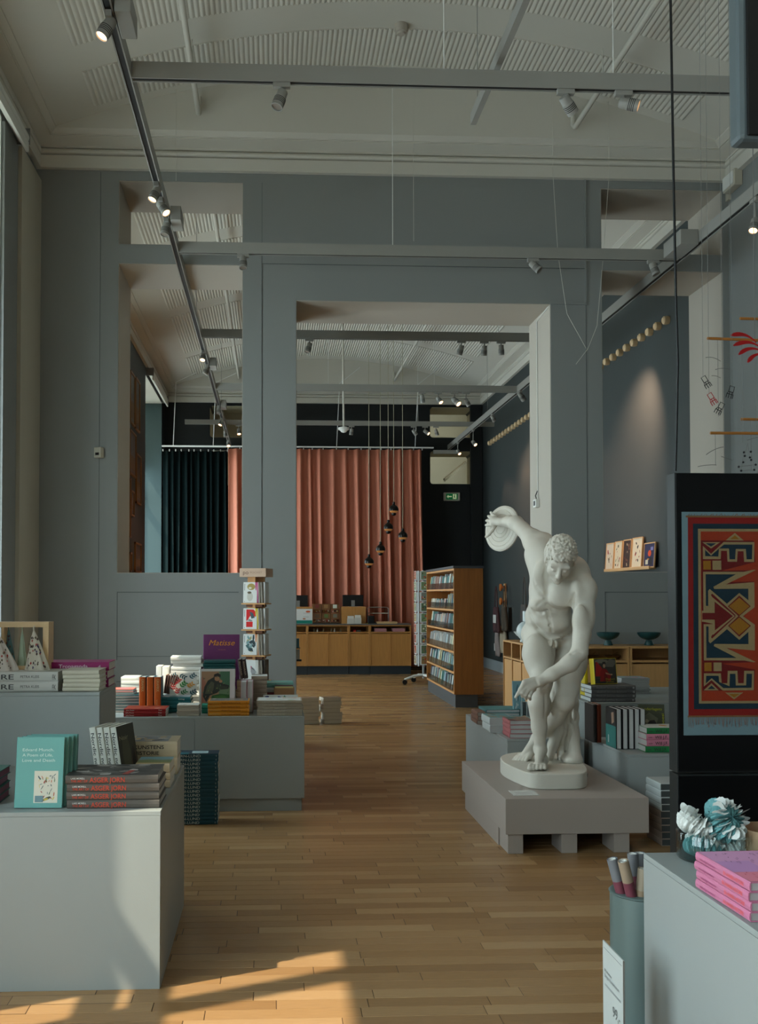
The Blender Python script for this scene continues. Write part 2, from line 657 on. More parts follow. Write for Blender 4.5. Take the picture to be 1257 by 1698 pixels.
eseg(XL - 0.9, -1.375, 0, ZT); eseg(-0.60, 3.568, 0, ZT); eseg(4.593, XR + 0.1, 0, ZT)
eseg(-1.375, -0.60, 0, 4.05); eseg(-1.375, -0.60, 4.83, 5.12); eseg(-1.375, -0.60, 5.83, ZT)
eseg(3.568, 4.593, 0, 4.103); eseg(3.568, 4.593, 4.846, 5.154); eseg(3.568, 4.593, 5.843, ZT)
# rounded corners of the openings
for (x0, x1, z0, z1) in HOLES:
    r = 0.07
    for sx, sz in ((0, 0), (1, 0), (0, 1), (1, 1)):
        cx = x0 if sx == 0 else x1
        cz = z0 if sz == 0 else z1
        dx, dz = (1 if sx == 0 else -1), (1 if sz == 0 else -1)
        pts = [(cx, cz)]
        for k in range(7):
            a = PI / 2 * k / 6
            pts.append((cx + dx * r * (1 - math.sin(a)), cz + dz * r * (1 - math.cos(a))))
        if dx * dz > 0:
            pts = pts[::-1]
        we.prism(pts, 0, 0.9, black_m, M=Matrix(((1, 0, 0, 0), (0, 0, 1, YE), (0, 1, 0, 0), (0, 0, 0, 1))))
we.build('wall_end', kind='structure')
beige_m = mat('beige_room_paint', (176, 168, 142), 0.7, var=0.03)
for (x0, x1, z0, z1) in HOLES:
    b = MB()
    for q in ((x0, x0 + .006), (x1 - .006, x1)):
        b.box(q[0], q[1], YE + .01, YE + .9, z0, z1, beige_m)
    b.box(x0, x1, YE + .01, YE + .9, z1 - .006, z1, beige_m); b.box(x0, x1, YE + .01, YE + .9, z0, z0 + .006, beige_m)
    b.build('trim_%d' % n, kind='structure'); n += 1
b = MB()
b.box(-2.6, 5.4, 26.0, 26.1, 2.5, 7, beige_m); b.box(5.3, 5.4, YE + .9, 26, 2.5, 7, beige_m); b.box(-2.7, -2.6, YE + .9, 26, 2.5, 7, beige_m)
b.box(-2.7, 5.4, YE + .9, 26, 6.7, 6.8, beige_m); b.box(-2.7, 5.4, YE + .9, 26, 2.4, 2.5, beige_m)
b.build('wall_beyond', kind='structure')
for k, xx in enumerate((0.6, 4.2)):  # unseen lamps, added to brighten the room behind the openings
    ll = bpy.data.lights.new('ceiling_lamp_light', 'AREA'); ll.energy = 9; ll.size = 0.6; ll.color = (1, .93, .74)
    lt = thing('ceiling_lamp', 'lamp added to light the beige room beyond the %s wall openings' % ('left' if k == 0 else 'right'), 'lamp', (xx, 24.3, 6.60))
    MB().lathe([(0.32, 0.0), (0.34, 0.03), (0.30, 0.10)], mat('added_lamp_opal', (250, 240, 215), 0.4, emit=(255, 235, 190), estr=1.5), 24, M=T_(xx, 24.3, 6.60)).build('added_lamp_disc', lt, smooth=40)
    lo = bpy.data.objects.new('light', ll); COL.objects.link(lo); lo.parent = lt; lo.location = (0, 0, -0.03)
# peg rail seen through the lower right opening, and roof bars through the upper one
t = thing('coat_rail', 'beige toothed rail slanting behind the lower right wall opening', 'rail', (4.2, 23.2, 4.6))
b = MB()
p0, p1 = at(737, 797, 23.6), at(772, 768, 24.8)
rail_m = mat('peg_rail_ochre', (112, 102, 78), 0.6)
for k in range(15):
    q = p0.lerp(p1, k / 14)
    b.lathe([(0.022, 0), (0.03, 0.05)], rail_m, 8, M=T_(q.x, q.y, q.z) @ R_('X', 90))
b.tube([p0 + Vector((0, .02, .03)), p1 + Vector((0, .02, .03))], 0.03, rail_m, 6)
b.build('rail_bar', t)

# cornices, coves and vaulted ceilings -------------------------------
S0, ZS, SAG = 0.24, 6.215, 0.62


def frame_profile(x0, x1, y0, y1, prof, m, name):
    """moulding swept round a rectangle: prof = (inset, z)"""
    b = MB(); k = len(prof)
    vs = []
    for (ox, oy) in ((0, 0), (1, 0), (1, 1), (0, 1)):
        for (d, z) in prof:
            vs.append((x0 + d if ox == 0 else x1 - d, y0 + d if oy == 0 else y1 - d, z))
    fs = []
    for c in range(4):
        e = (c + 1) % 4
        for i in range(k - 1):
            fs.append((c * k + i, c * k + i + 1, e * k + i + 1, e * k + i))
    b.add(vs, fs, m)
    return b.build(name, smooth=35, kind='structure')


def half_round(d, z, r, s=1):
    return [(d + r * math.sin(a) * s, z + r * (1 - math.cos(a))) for a in [PI * k / 6 for k in range(7)]]


def ceiling(y0, y1, panels, idx):
    global n
    prof = [(0.0, 5.895), (0.055, 5.895), (0.055, 6.02), (0.03, 6.03)] + half_round(0.035, 6.035, 0.030) + [(0.05, 6.10), (0.05, 6.12), (0.17, 6.165), (0.17, 6.172), (0.185, 6.172), (0.185, 6.18), (S0, ZS), (S0, ZS + 0.012)]
    frame_profile(XL, XR, y0, y1, prof, ceil_m, 'trim_%d' % n); n += 1
    xa, xb = XL + S0, XR - S0
    xm, hw = (xa + xb) / 2, (xb - xa) / 2

    def zv(x):
        u = (x - xm) / hw
        return ZS + 0.012 + SAG * (1 - u * u)
    c = MB()
    N = 48
    ya, yb = y0 + S0, y1 - S0
    vs, fs = [], []
    for yy in (ya, yb):
        for i in range(N + 1):
            x = xa + (xb - xa) * i / N
            vs.append((x, yy, zv(x)))
    for i in range(N):
        fs.append((i, i + 1, N + 1 + i + 1, N + 1 + i))
    c.add(vs, fs, ceil_m)
    for yy in (ya, yb):     # lunettes
        pts = [(xa + (xb - xa) * i / N, yy, zv(xa + (xb - xa) * i / N)) for i in range(N + 1)]
        c.add(pts, [tuple(range(N + 1))], ceil_m)
    c.box(XL - 0.6, XR + 0.3, y0, y1, 7.0, 7.05, ceil_m)
    root = c.build('ceiling_%d' % idx, smooth=30, kind='structure')
    P = 0.046
    for (a, b_) in panels:
        r = MB(); vs, fs = [], []
        x0, x1 = -1.73, 4.12
        K = int((x1 - x0) / P)
        seg = 6
        tot = K * seg
        for yy in (a, b_):
            for i in range(tot + 1):
                x = x0 + (x1 - x0) * i / tot
                z = zv(x) - 0.004 - 0.013 * (0.5 - 0.5 * math.cos(2 * PI * i / seg)) ** 0.8
                vs.append((x, yy, z))
        for i in range(tot):
            fs.append((i, i + 1, tot + 1 + i + 1, tot + 1 + i))
        r.add(vs, fs, ceil_m)
        for yy in (a, b_):
            vs2 = []
            for i in range(tot + 1):
                x = x0 + (x1 - x0) * i / tot
                vs2 += [(x, yy, zv(x)), (x, yy, zv(x) - 0.004 - 0.013 * (0.5 - 0.5 * math.cos(2 * PI * i / seg)) ** 0.8)]
            r.add(vs2, [(2 * i, 2 * i + 1, 2 * i + 3, 2 * i + 2) for i in range(tot)], ceil_m)
        r.build('ribbed_panel', root, smooth=50)
    return root


ceiling(Y0, YF, [(-4.0, -1.4), (-0.95, 1.65), (2.1, 4.7), (5.15, 8.6), (9.03, 9.66)], 1)
ceiling(YB, YE, [(11.25, 13.6), (14.05, 16.6), (17.05, 19.6), (20.0, 21.6)], 2)

# skirting boards
base_m = mat('skirting_paint', (150, 160, 165), 0.5)
bx('baseboard_right', XR - 0.02, XR, YB, YE, 0, 0.22, base_m, kind='structure')
bx('baseboard_left', XL, XL + 0.02, YB, 18.7, 0, 0.18, base_m, kind='structure')
bx('trim_%d' % n, XR - 0.28, XR - 0.02, YE - 0.12, YE, 0, 5.88, black_m, kind='structure'); n += 1
# ================================================================== TRACKS AND LAMPS
ZB = 4.85      # underside of the tracks


def track(p0, p1, label, wires=(), h=0.105, w=0.055, ZB=4.85):
    """a suspended lighting track: body, dark slot underneath, hanging wires"""
    t = thing('lighting_track', label, 'lighting track', ((p0[0] + p1[0]) / 2, (p0[1] + p1[1]) / 2, ZB))
    alongx = abs(p1[0] - p0[0]) > abs(p1[1] - p0[1])
    z0, z1 = ZB, ZB + h
    b = MB(); s = MB()
    if alongx:
        y = p0[1]
        b.box(p0[0], p1[0], y - w / 2, y + w / 2, z0 + 0.018, z1, track_m)
        b.box(p0[0], p1[0], y - w / 2, y - w / 2 + 0.009, z0, z0 + 0.018, track_m)
        b.box(p0[0], p1[0], y + w / 2 - 0.009, y + w / 2, z0, z0 + 0.018, track_m)
        s.box(p0[0] + .01, p1[0] - .01, y - w / 2 + 0.009, y + w / 2 - 0.009, z0 + 0.008, z0 + 0.018, slot_m)
    else:
        x = p0[0]
        b.box(x - w / 2, x + w / 2, p0[1], p1[1], z0 + 0.018, z1, track_m)
        b.box(x - w / 2, x - w / 2 + 0.009, p0[1], p1[1], z0, z0 + 0.018, track_m)
        b.box(x + w / 2 - 0.009, x + w / 2, p0[1], p1[1], z0, z0 + 0.018, track_m)
        s.box(x - w / 2 + 0.009, x + w / 2 - 0.009, p0[1] + .01, p1[1] - .01, z0 + 0.008, z0 + 0.018, slot_m)
    b.build('body', t)
    s.build('slot', t)
    for (x, y) in wires:
        u = (x - 1.19) / 3.32
        MB().tube([(x, y, z1 - .01), (x, y, zvault(x))], 0.0035, white_m if alongx else track_m, 5).build('hanging_wire', t)
    return t


TX, TXR = -0.91, 3.955
track((TX, 1.5), (TX, 22.0), 'long grey lighting track on the left, running from front to back', [(TX, 4.0), (TX, 12.0), (TX, 18.0)])
track((TXR, 1.5), (TXR, 22.0), 'long grey lighting track on the right, running from front to back', [(TXR, 4.0), (TXR, 12.0), (TXR, 18.0)])
CY = [6.24, 9.43, 12.53, 15.73, 19.55]
track((TX + .03, CY[0]), (TXR - .03, CY[0]), 'thick cross track nearest the photographer, below the ribbed ceiling', [(0.2 + .9, CY[0]), (2.2, CY[0])])
track((TX + .03, CY[1]), (TXR - .03, CY[1]), 'cross track just in front of the grey dividing wall', [(1.16, CY[1])])
track((TX + .03, CY[2]), (TXR - .03, CY[2]), 'dark cross track just behind the dividing wall', [(0.9, CY[2]), (2.9, CY[2])])
track((TX + .03, CY[3]), (TXR - .03, CY[3]), 'cross track midway through the back hall', [(0.9, CY[3]), (2.6, CY[3])])
track((-1.70, 19.55), (4.43, 19.55), 'rearmost cross track with both ends sticking out', [(-.2, 19.55), (2.9, 19.55)], h=0.09, ZB=4.957)
# free bar lying across the nearest track
t = thing('ceiling_bar', 'slim grey bar hanging above the nearest cross track, pointing to the end wall', 'bar', (1.42, 6, 5.0))
b = MB(); b.box(1.435, 1.475, 3.2, 7.05, 5.0, 5.085, track_m); b.build('bar_body', t)
MB().tube([(1.455, 6.9, 5.08), (1.455, 6.9, 6.8)], 0.003, track_m, 5).build('hanging_wire', t)
MB().tube([(1.455, 3.6, 5.08), (1.455, 3.6, 6.8)], 0.003, track_m, 5).build('hanging_wire', t)

spot_cache = {}
LABELN = []


def spotlight(px, py, Y, d, label, lit=False, box=False, along='x', X=None, L=0.125, r=0.038, group=None, power=1.0):
    ZB = 4.957 if Y == CY[4] and along == 'x' else 4.85
    """px, py: where the barrel's middle shows; d: where the lamp points"""
    c = at(px, py, Y)
    d = Vector(d).normalized()
    if along == 'x':
        ax, ay = c.x, Y
    else:
        ax, ay = X, Y
    c = Vector((ax, ay, min(c.z, ZB - 0.075)))
    c += Vector((d.x, d.y, 0)) * 0.035
    t = thing('track_spotlight', label, 'spotlight', (ax, ay, ZB), group=group)
    # adapter clipped into the track
    a = MB()
    if along == 'x':
        a.box(ax - 0.055, ax + 0.055, ay - 0.018, ay + 0.018, ZB - 0.03, ZB + 0.006, track_m)
    else:
        a.box(ax - 0.018, ax + 0.018, ay - 0.055, ay + 0.055, ZB - 0.03, ZB + 0.006, track_m)
    a.build('track_adapter', t)
    bar_top = c - d * (L * 0.35)
    MB().tube([(ax, ay, ZB - 0.02), (ax, ay, ZB - 0.05), tuple(bar_top)], 0.008, track_m, 8).build('stem', t, smooth=40)
    q = d.to_track_quat('Z', 'Y').to_matrix().to_4x4()
    M = T_(*(c)) @ q
    b = MB()
    prof = [(r * 0.80, -L / 2), (r * 0.88, -L / 2 + .006), (r * 0.9, -L * .1), (r, -L * .1 + .004), (r, L / 2), (r * .86, L / 2), (r * .84, L / 2 - .012)]
    b.lathe(prof, track_m, 20, M=M)
    b.build('barrel', t, smooth=40)
    g = MB()
    for k in range(4):
        z = -L * .1 + .012 + k * 0.011
        g.lathe([(r + .0006, z), (r + .0006, z + .0045)], slot_m, 20, M=M)
    g.build('vent_slots', t, kind='stuff')
    MB().lathe([(0, L / 2 - .009), (r * .845, L / 2 - .0091)], lens_m if lit else lensoff_m, 20, M=M).build('lens', t)
    if box:
        s = 1
        w = MB().box(-.045, .045, -.14, .14, -.06, .06, track_m, M=T_(ax + s * .085, ay + .04, ZB + .03) @ R_('Y', 0))
        w.build('driver_box', t, bevel=.004)
    if lit:
        l = bpy.data.lights.new('spot_light', 'SPOT')
        l.energy = SPOT_W * power; l.color = (1.0, 0.62, 0.42); l.spot_size = math.radians(48 if power < 2 else 78); l.spot_blend = 0.6 if power < 2 else 1.0; l.shadow_soft_size = 0.03
        lo = bpy.data.objects.new('light', l); COL.objects.link(lo)
        lo.parent = t
        lo.matrix_basis = T_(*((c + d * (L / 2 + .01)) - Vector((ax, ay, ZB)))) @ d.to_track_quat('-Z', 'Y').to_matrix().to_4x4()
    return t


def yt(py, z=ZB - 0.1):
    return atz(300, py, z).y


# lamps on the nearest two cross tracks
spotlight(467, 166, CY[0], (-.35, -.25, -1), 'unlit grey spotlight alone at the left of the nearest cross track')
spotlight(938, 172, CY[0], (.75, .5, -.75), 'unlit grey spotlight left of the lit one on the nearest cross track')
spotlight(1034, 174, CY[0], (1, -.35, -.35), 'lit grey spotlight at the right of the nearest cross track', lit=True)
spotlight(403, 436, CY[1], (.02, -.3, -1), 'small spotlight before the left pillar, left end of the second cross track')
spotlight(884, 443, CY[1], (.7, -.5, -.9), 'small spotlight above the doorway on the second cross track')
spotlight(1083, 447, CY[1], (.25, -.3, -1), 'small spotlight at the right end of the second cross track')
# left long track
spotlight(165, 16, 5.55, (-.45, -.2, -.9), 'lit spotlight nearest the photographer, beside a driver box on the left track', lit=True, box=True, along='y', X=TX)
spotlight(250, 302, 7.85, (-.35, -.25, -.9), 'upper of two lit spotlights close together on the left track', lit=True, along='y', X=TX)
spotlight(257, 332, 8.15, (.5, -.35, -.8), 'lower of two lit spotlights close together on the left track', lit=True, along='y', X=TX)
spotlight(270, 364, 8.6, (-.2, -.2, -1), 'unlit spotlight beside a driver box, before the dividing wall', box=True, along='y', X=TX)
spotlight(333, 588, 13.25, (-.1, -.5, -.9), 'lit spotlight on the left track just inside the back hall', lit=True, along='y', X=TX)
spotlight(345, 608, 14.05, (-.35, -.2, -.9), 'unlit spotlight beside a driver box on the left track, back hall', box=True, along='y', X=TX)
spotlight(356, 678, 17.1, (0, -.2, -1), 'unlit spotlight beside a driver box on the left track, far end', box=True, along='y', X=TX)
spotlight(365, 700, 18.3, (-.4, -.4, -.9), 'lit spotlight on the left track beside the rearmost cross track', lit=True, along='y', X=TX)
spotlight(371, 716, 19.6, (.1, -.2, -1), 'unlit spotlight near the far end of the left track', along='y', X=TX)
spotlight(376, 732, 20.9, (.1, -.6, -.9), 'lit spotlight last on the left track by the pink curtain', lit=True, along='y', X=TX)
# right long track
spotlight(1218, 374, 7.9, (-.35, -.35, -.9), 'lit spotlight on the right track over the hanging mobiles', lit=True, along='y', X=TXR)
spotlight(1238, 355, 7.55, (.45, .2, -.9), 'unlit spotlight beside the lit one on the right track', along='y', X=TXR)
t = thing('driver_box', 'grey driver box on the right track before the upper right wall opening', 'box', (TXR - .09, 9.5, ZB))
bx('box_body', TXR - .2, TXR - .03, 8.9, 9.3, ZB - .02, ZB + .12, track_m, t, bevel=.005)
spotlight(865, 584, 15.6, (.75, .55, -.8), 'large lit spotlight on the right track, right edge of the doorway view', along='y', X=TXR, L=.17, r=.045, lit=True, power=4)
spotlight(960, 540, 11.9, (.62, .55, -1.0), 'lit spotlight washing the dark wall, hidden behind the right pillar', along='y', X=TXR, lit=True, power=9)
spotlight(900, 620, 17.6, (.62, .5, -1.0), 'lit spotlight washing the dark wall near the tote bags', along='y', X=TXR, lit=True, power=3)
spotlight(777, 735, 19.3, (.4, -.7, -.75), 'lit spotlight on the right track, nearer of the pair by the end wall', lit=True, along='y', X=TXR)
spotlight(760, 750, 20.9, (.3, -.7, -.8), 'lit spotlight on the right track, farther of the pair by the end wall', lit=True, along='y', X=TXR)
# cross tracks of the back hall
spotlight(513, 577, CY[2], (-.3, -.2, -1), 'unlit spotlight left of the doorway view on the dark cross track')
spotlight(765, 580, CY[2], (-.25, .3, -1), 'unlit spotlight, first of three in a row on the dark cross track')
spotlight(803, 581, CY[2], (0, .3, -1), 'unlit spotlight, middle of three in a row on the dark cross track')
spotlight(831, 580, CY[2], (.1, .3, -1), 'unlit spotlight, last of three in a row on the dark cross track')
spotlight(700, 661, CY[3], (.15, .3, -1), 'unlit spotlight at the left of four on the midway cross track')
spotlight(727, 664, CY[3], (.4, -.6, -.8), 'lit spotlight, smaller of two lit ones on the midway cross track', lit=True)
spotlight(754, 666, CY[3], (.5, -.6, -.7), 'lit spotlight, brighter of two on the midway cross track', lit=True, L=.16, r=.048)
spotlight(773, 667, CY[3], (.5, .2, -.8), 'unlit spotlight at the right of four on the midway cross track')
spotlight(396, 716, CY[4], (.1, -.5, -1), 'lit spotlight over the pink curtain, left end of the rearmost track', lit=True)
spotlight(583, 716, CY[4], (-.1, .2, -1), 'unlit spotlight beside the white ceiling rod on the rearmost track')
spotlight(686, 717, CY[4], (.6, .2, -.8), 'unlit spotlight, left of three on the rearmost cross track')
spotlight(705, 717, CY[4], (.7, -.5, -.6), 'lit spotlight, middle of three on the rearmost cross track', lit=True)
spotlight(723, 717, CY[4], (.3, .2, -.9), 'unlit spotlight, right of three on the rearmost cross track')

# white pipes under the vaults
for (X, z, y0, y1, lab, cut) in ((-0.72, 6.33, 1.0, YF - .3, 'white pipe under the front vault, left side', 0), (3.03, 6.28, 1.0, YF - .3, 'white pipe under the front vault, right side', 0),
                                 (-.72, 6.38, YB + .3, YE - .3, 'white pipe under the back vault, left side', 0), (2.72, 6.36, YB + .3, YE - .3, 'white pipe under the back vault, right side', 0)):
    t = thing('ceiling_pipe', lab, 'pipe', (X, y0, z))
    MB().tube([(X, y0, z), (X, y1 - .06, z), (X, y1 - .02, z + .02), (X, y1 + .02, z + .06), (X, y1 + .02, z + .2)], 0.026, ceil_m, 12).build('pipe_run', t, smooth=50)
    for q in (.25, .6, .9):
        yy = y0 + (y1 - y0) * q
        u = (X - 1.19) / 3.07
        MB().tube([(X, yy, z), (X, yy, 6.22 + .62 * (1 - u * u))], 0.006, ceil_m, 6).build('pipe_hanger', t)
# smoke detector, sensor box, emergency lamp, jamb switch
p = atz(665, 44, 6.83)
t = thing('smoke_detector', 'round white smoke detector on the front vault', 'smoke detector', (p.x, p.y, 6.79))
MB().lathe([(0.0, -.045), (0.035, -.045), (.04, -.03), (.055, -.025), (.06, -.002), (.06, .05)], rev_m, 24, M=T_(p.x, p.y, 6.80)).build('detector_body', t, smooth=40)
p = at(165, 751, YF)
t = thing('wall_sensor', 'small cream sensor box on the grey wall, left of the tall wall opening', 'sensor', (p.x, YF, p.z))
M = T_(p.x, YF - .035, p.z) @ R_('Z', -25)
MB().box(-.04, .04, -.03, .03, -.055, .05, cream_m, M=M).build('sensor_body', t, bevel=.006)
MB().box(-.02, .02, -.034, -.03, -.03, -.005, dark_m, M=M).build('sensor_eye', t)
bx('mount', p.x - .02, p.x + .02, YF - .02, YF, p.z - .03, p.z + .03, cream_m, t)
p = atx(1222, 303, XR)
t = thing('emergency_lamp', 'small boxy white lamp high on the right wall by the ceiling corner', 'lamp', (XR, p.y, p.z))
bx('lamp_case', XR - .09, XR, p.y - .13, p.y + .13, p.z - .07, p.z + .10, cream_m, t, bevel=.01)
bx('diffuser', XR - .10, XR - .088, p.y - .11, p.y + .11, p.z - .05, p.z + .08, white_m, t)
bx('wall_plate', XR - .03, XR, p.y + .13, p.y + .22, p.z - .12, p.z - .02, cream_m, t)
jx = 2.864
p = atx(893, 834, jx)
t = thing('door_closer_switch', 'small white switch box with cable on the doorway side', 'switch', (jx, p.y, p.z))
bx('switch_case', jx - .045, jx, p.y - .05, p.y + .06, p.z - .05, p.z + .04, white_m, t, bevel=.006)
bx('screen', jx - .047, jx - .044, p.y - .03, p.y + .03, p.z - .03, p.z + .02, dark_m, t)
MB().tube([(jx - .006, p.y, p.z + .04), (jx - .006, p.y, 4.55), (jx - .006, 10.1, 4.585)], 0.006, white_m, 6).build('cable', t)
MB().tube([(jx - .02, p.y, p.z + .03), (jx - .03, p.y + .01, p.z + .08), (jx - .01, p.y, p.z + .13)], 0.006, dark_m, 6).build('plug', t)

# thin nylon threads before the dividing wall
for k, (pts, lab) in enumerate((([(917, 290), (925, 420), (940, 520), (972, 578)], 'thin pale thread hanging in a slack curve, left of the pair by the right pillar'),
                                ([(1010, 290), (1000, 430), (990, 540), (975, 578), (955, 604)], 'thin pale thread hanging in a slack curve, right of the pair by the right pillar'),
                                ([(292, 150), (292, 300)], 'thin straight thread above the upper left wall opening'),
                                ([(685, 140), (686, 400)], 'thin straight thread hanging at the middle of the dividing wall'))):
    P = [at(x, y, 9.75) for x, y in pts]
    P = [Vector((P[0].x, 9.75, zvault(P[0].x) if k == 2 else 6.18 if False else min(zvault(P[0].x), 6.9)))] + P
    o = MB().tube(P, 0.0022, ceil_m, 4).build('nylon_thread')
    tag(o, lab, 'thread')

# white rod with dome sensor
p = at(570, 713, 17.6)
t = thing('dome_sensor', 'white dome sensor on a long rod in the doorway view', 'sensor', (p.x, p.y, p.z))
MB().tube([(p.x, p.y, p.z + .03), (p.x - .02, p.y, 6.8)], 0.018, ceil_m, 8).build('rod', t, smooth=40)
MB().lathe([(0, -.05), (.04, -.04), (.075, 0), (.10, .005), (.10, .04), (.03, .06)], white_m, 24, M=T_(p.x, p.y, p.z)).build('dome', t, smooth=50)

# pendants ------------------------------------------------------------
bronze_m = mat('pendant_bronze', (40, 38, 36), 0.3, metal=0.7)
gold_m = mat('pendant_gold', (190, 130, 70), 0.3, metal=0.6, emit=(255, 180, 110), estr=.12)
pp = [(612, 932, 'lowest'), (631, 911, 'second lowest'), (644, 875, 'middle one'), (668, 889, 'rightmost'), (653, 845, 'topmost')]
cord_m = mat('pale_cord', (170, 165, 140), 0.6)
for px, py, w in pp:
    c = at(px, py, 18.2)
    lab = {'lowest': 'black globe pendant, lowest of the five over the counter', 'second lowest': 'black globe pendant, second lowest of the five over the counter',
           'middle one': 'black globe pendant just left of the topmost one over the counter', 'rightmost': 'black globe pendant farthest right of the five over the counter',
           'topmost': 'black globe pendant hanging highest of the five over the counter'}[w]
    t = thing('globe_pendant', lab, 'pendant lamp', (c.x, c.y, c.z), group='five globe pendants over the counter')
    r = .088
    dome = [(0, r + .055), (.02, r + .053), (.028, r + .03), (.02, r + .012), (.03, r - .002)]
    dome += [(r * math.sin(a), r * math.cos(a)) for a in [math.radians(q) for q in range(22, 101, 8)]]
    dome += [(r * 1.0, -r * .28), (r * .93, -r * .30), (r * .88, -r * .1)]
    MB().lathe(dome, bronze_m, 24, M=T_(*c)).build('shade', t, smooth=50)
    MB().lathe([(r * .9, -.024), (r * .80, -.045), (r * .5, -.062), (0, -.066)], gold_m, 24, M=T_(*c)).build('inner_reflector', t, smooth=50)
    MB().lathe([(r * .45, -.058), (.045, -.085), (.034, -.105), (.0, -.118)], bronze_m, 20, M=T_(*c)).build('bottom_knob', t, smooth=50)
    MB().tube([(c.x, c.y, c.z + r + .05), (c.x, c.y, zvault(c.x) - .08)], .005, cord_m, 5).build('cord', t)
    MB().lathe([(.0, -.09), (.045, -.085), (.05, 0)], white_m, 16, M=T_(c.x, c.y, zvault(c.x) - .015)).build('canopy', t, smooth=40)

# curtains --------------------------------------------------------------
pink_m = mat('pink_velvet', (176, 106, 83), 0.75, var=0.05, vscale=2, bump=0.03)
cgreen_m = mat('dark_green_velvet', (5, 17, 17), 0.9, spec=.1, var=0.06, vscale=2)


def curtain(x0, x1, y, z0, z1, m, label, folds, name, amp=.05, seed=1, flare=0.0):
    rnd = random.Random(seed)
    xs_ = [x0]
    ph = [rnd.uniform(.8, 1.25) for _ in range(folds)]
    s = sum(ph)
    amps = [rnd.uniform(.7, 1.2) for _ in range(folds)]
    N = folds * 10

    def fn(u, v):
        a = u * folds
        k = min(int(a), folds - 1)
        fr = a - k
        base = sum(ph[:k]) / s + ph[k] / s * fr
        sc = 1 + flare * (1 - v)
        x = x0 + (x1 - x0) * base * sc + .012 * math.sin(3 * v + k * 2.1)
        w = math.sin(2 * PI * fr)
        f = amp * amps[k] * (0.55 + 0.45 * (1 - v))
        return (x, y + f * (w + .3 * math.sin(4 * PI * fr + v * 2)), z0 + (z1 - z0) * v)
    t = thing(name, label, 'curtain', ((x0 + x1) / 2, y, z0))
    o = MB().grid(fn, N, 14, m).build('curtain_cloth', t, smooth=80)
    so = o.modifiers.new('thickness', 'SOLIDIFY'); so.thickness = .004
    hd = MB()
    for k in range(folds + 1):
        xx = x0 + (x1 - x0) * sum(ph[:k]) / s
        hd.box(xx - .01, xx + .01, y - .012, y + .012, z1 - .01, z1 + .035, white_m)
    hd.build('glider', t, kind='stuff')
    return t


curtain(-.93, 3.25, 21.3, .06, 4.74, pink_m, 'long pink velvet curtain behind the oak counter', 17, 'pink_curtain', amp=.085, seed=5, flare=.012)
curtain(-2.33, -.95, 21.42, .06, 4.70, cgreen_m, 'dark green velvet curtain left of the pink one', 10, 'green_curtain', amp=.065, seed=9)
t = thing('curtain_rail', 'thin pale curtain rail over the pink and green curtains', 'rail', (.5, 21.33, 4.77))
bx('rail_profile', -2.34, 3.5, 21.28, 21.36, 4.775, 4.80, white_m, t)
for xx in (-2.1, -1.25, -.35, 1.4, 3.1):
    MB().tube([(xx, 21.32, 4.79), (xx + .06, 21.25, 6.15), (xx + .5, 21.2, 6.35 if xx < 0 else 6.5)], .008, white_m, 6).build('support_rod', t)
bx('rail_end', 3.5, 4.02, 21.30, 21.36, 4.66, 4.74, track_m, t)

# exit sign
p0, p1 = at(735, 817, YE), at(762, 831, YE)
t = thing('exit_sign', 'green exit sign with arrow and running figure on the dark end wall', 'sign', ((p0.x + p1.x) / 2, YE, p1.z))
bx('sign_case', p0.x, p1.x, YE - .07, YE, p1.z, p0.z, cream_m, t, bevel=.015)
gm = mat('exit_green', (0, 110, 60), 0.4, emit=(0, 140, 70), estr=.12)
wm = mat('exit_white', (235, 240, 200), 0.4, emit=(230, 240, 190), estr=.25)
w_, h_ = (p1.x - p0.x) * .72, (p0.z - p1.z) * .72
cx_, cz_ = (p0.x + p1.x) / 2, (p0.z + p1.z) / 2
b = MB(); b.box(cx_ - w_ / 2, cx_ + w_ / 2, YE - .073, YE - .07, cz_ - h_ / 2, cz_ + h_ / 2, gm); b.build('green_panel', t)
F = T_(cx_ - w_ / 2 - t.matrix_basis.translation.x, -.0735, cz_ - h_ / 2 - p1.z) @ R_('X', 90)
art(t, [(wm, [(.06, .5), (.2, .8), (.2, .6), (.48, .6), (.48, .42), (.2, .42), (.2, .2)]),
        (wm, rect(.58, .12, .88, .9)),
        (gm, blob(.74, .78, .045, .08, 8)),
        (gm, [(.68, .68), (.78, .68), (.76, .42), (.83, .25), (.80, .2), (.72, .38), (.66, .2), (.62, .22), (.69, .44)]),
        (gm, [(.62, .60), (.70, .66), (.68, .58), (.64, .52)])], F, w_, h_, 'pictogram')

# round pegs along the right wall of the back hall
cone_m = mat('turned_birch', (205, 176, 136), 0.5)
pk = MB().lathe([(0, -.075), (.03, -.08), (.048, -.065), (.052, -.03), (.046, 0)], cone_m, 16).mesh('peg', 40)
NTH_ = ['first', 'second', 'third', 'fourth', 'fifth', 'sixth', 'seventh', 'eighth', 'ninth', 'tenth', 'eleventh', 'twelfth', 'thirteenth', 'fourteenth', 'fifteenth', 'sixteenth', 'seventeenth']
i = 0
for (ya, yb, cnt) in ((11.62, 14.0, 10), (17.6, 21.25, 15)):
    for k in range(cnt):
        yy = ya + (yb - ya) * k / (cnt - 1)
        o = link(pk, 'wall_peg')
        o.matrix_basis = T_(XR, yy, 4.89 + (.0)) @ R_('Y', 90)
        tag(o, 'birch wall peg, %s from %s of the long row' % (NTH_[k if ya < 15 else cnt - 1 - k], 'the near end' if ya < 15 else 'the far end'), 'peg', 'row of wall pegs')
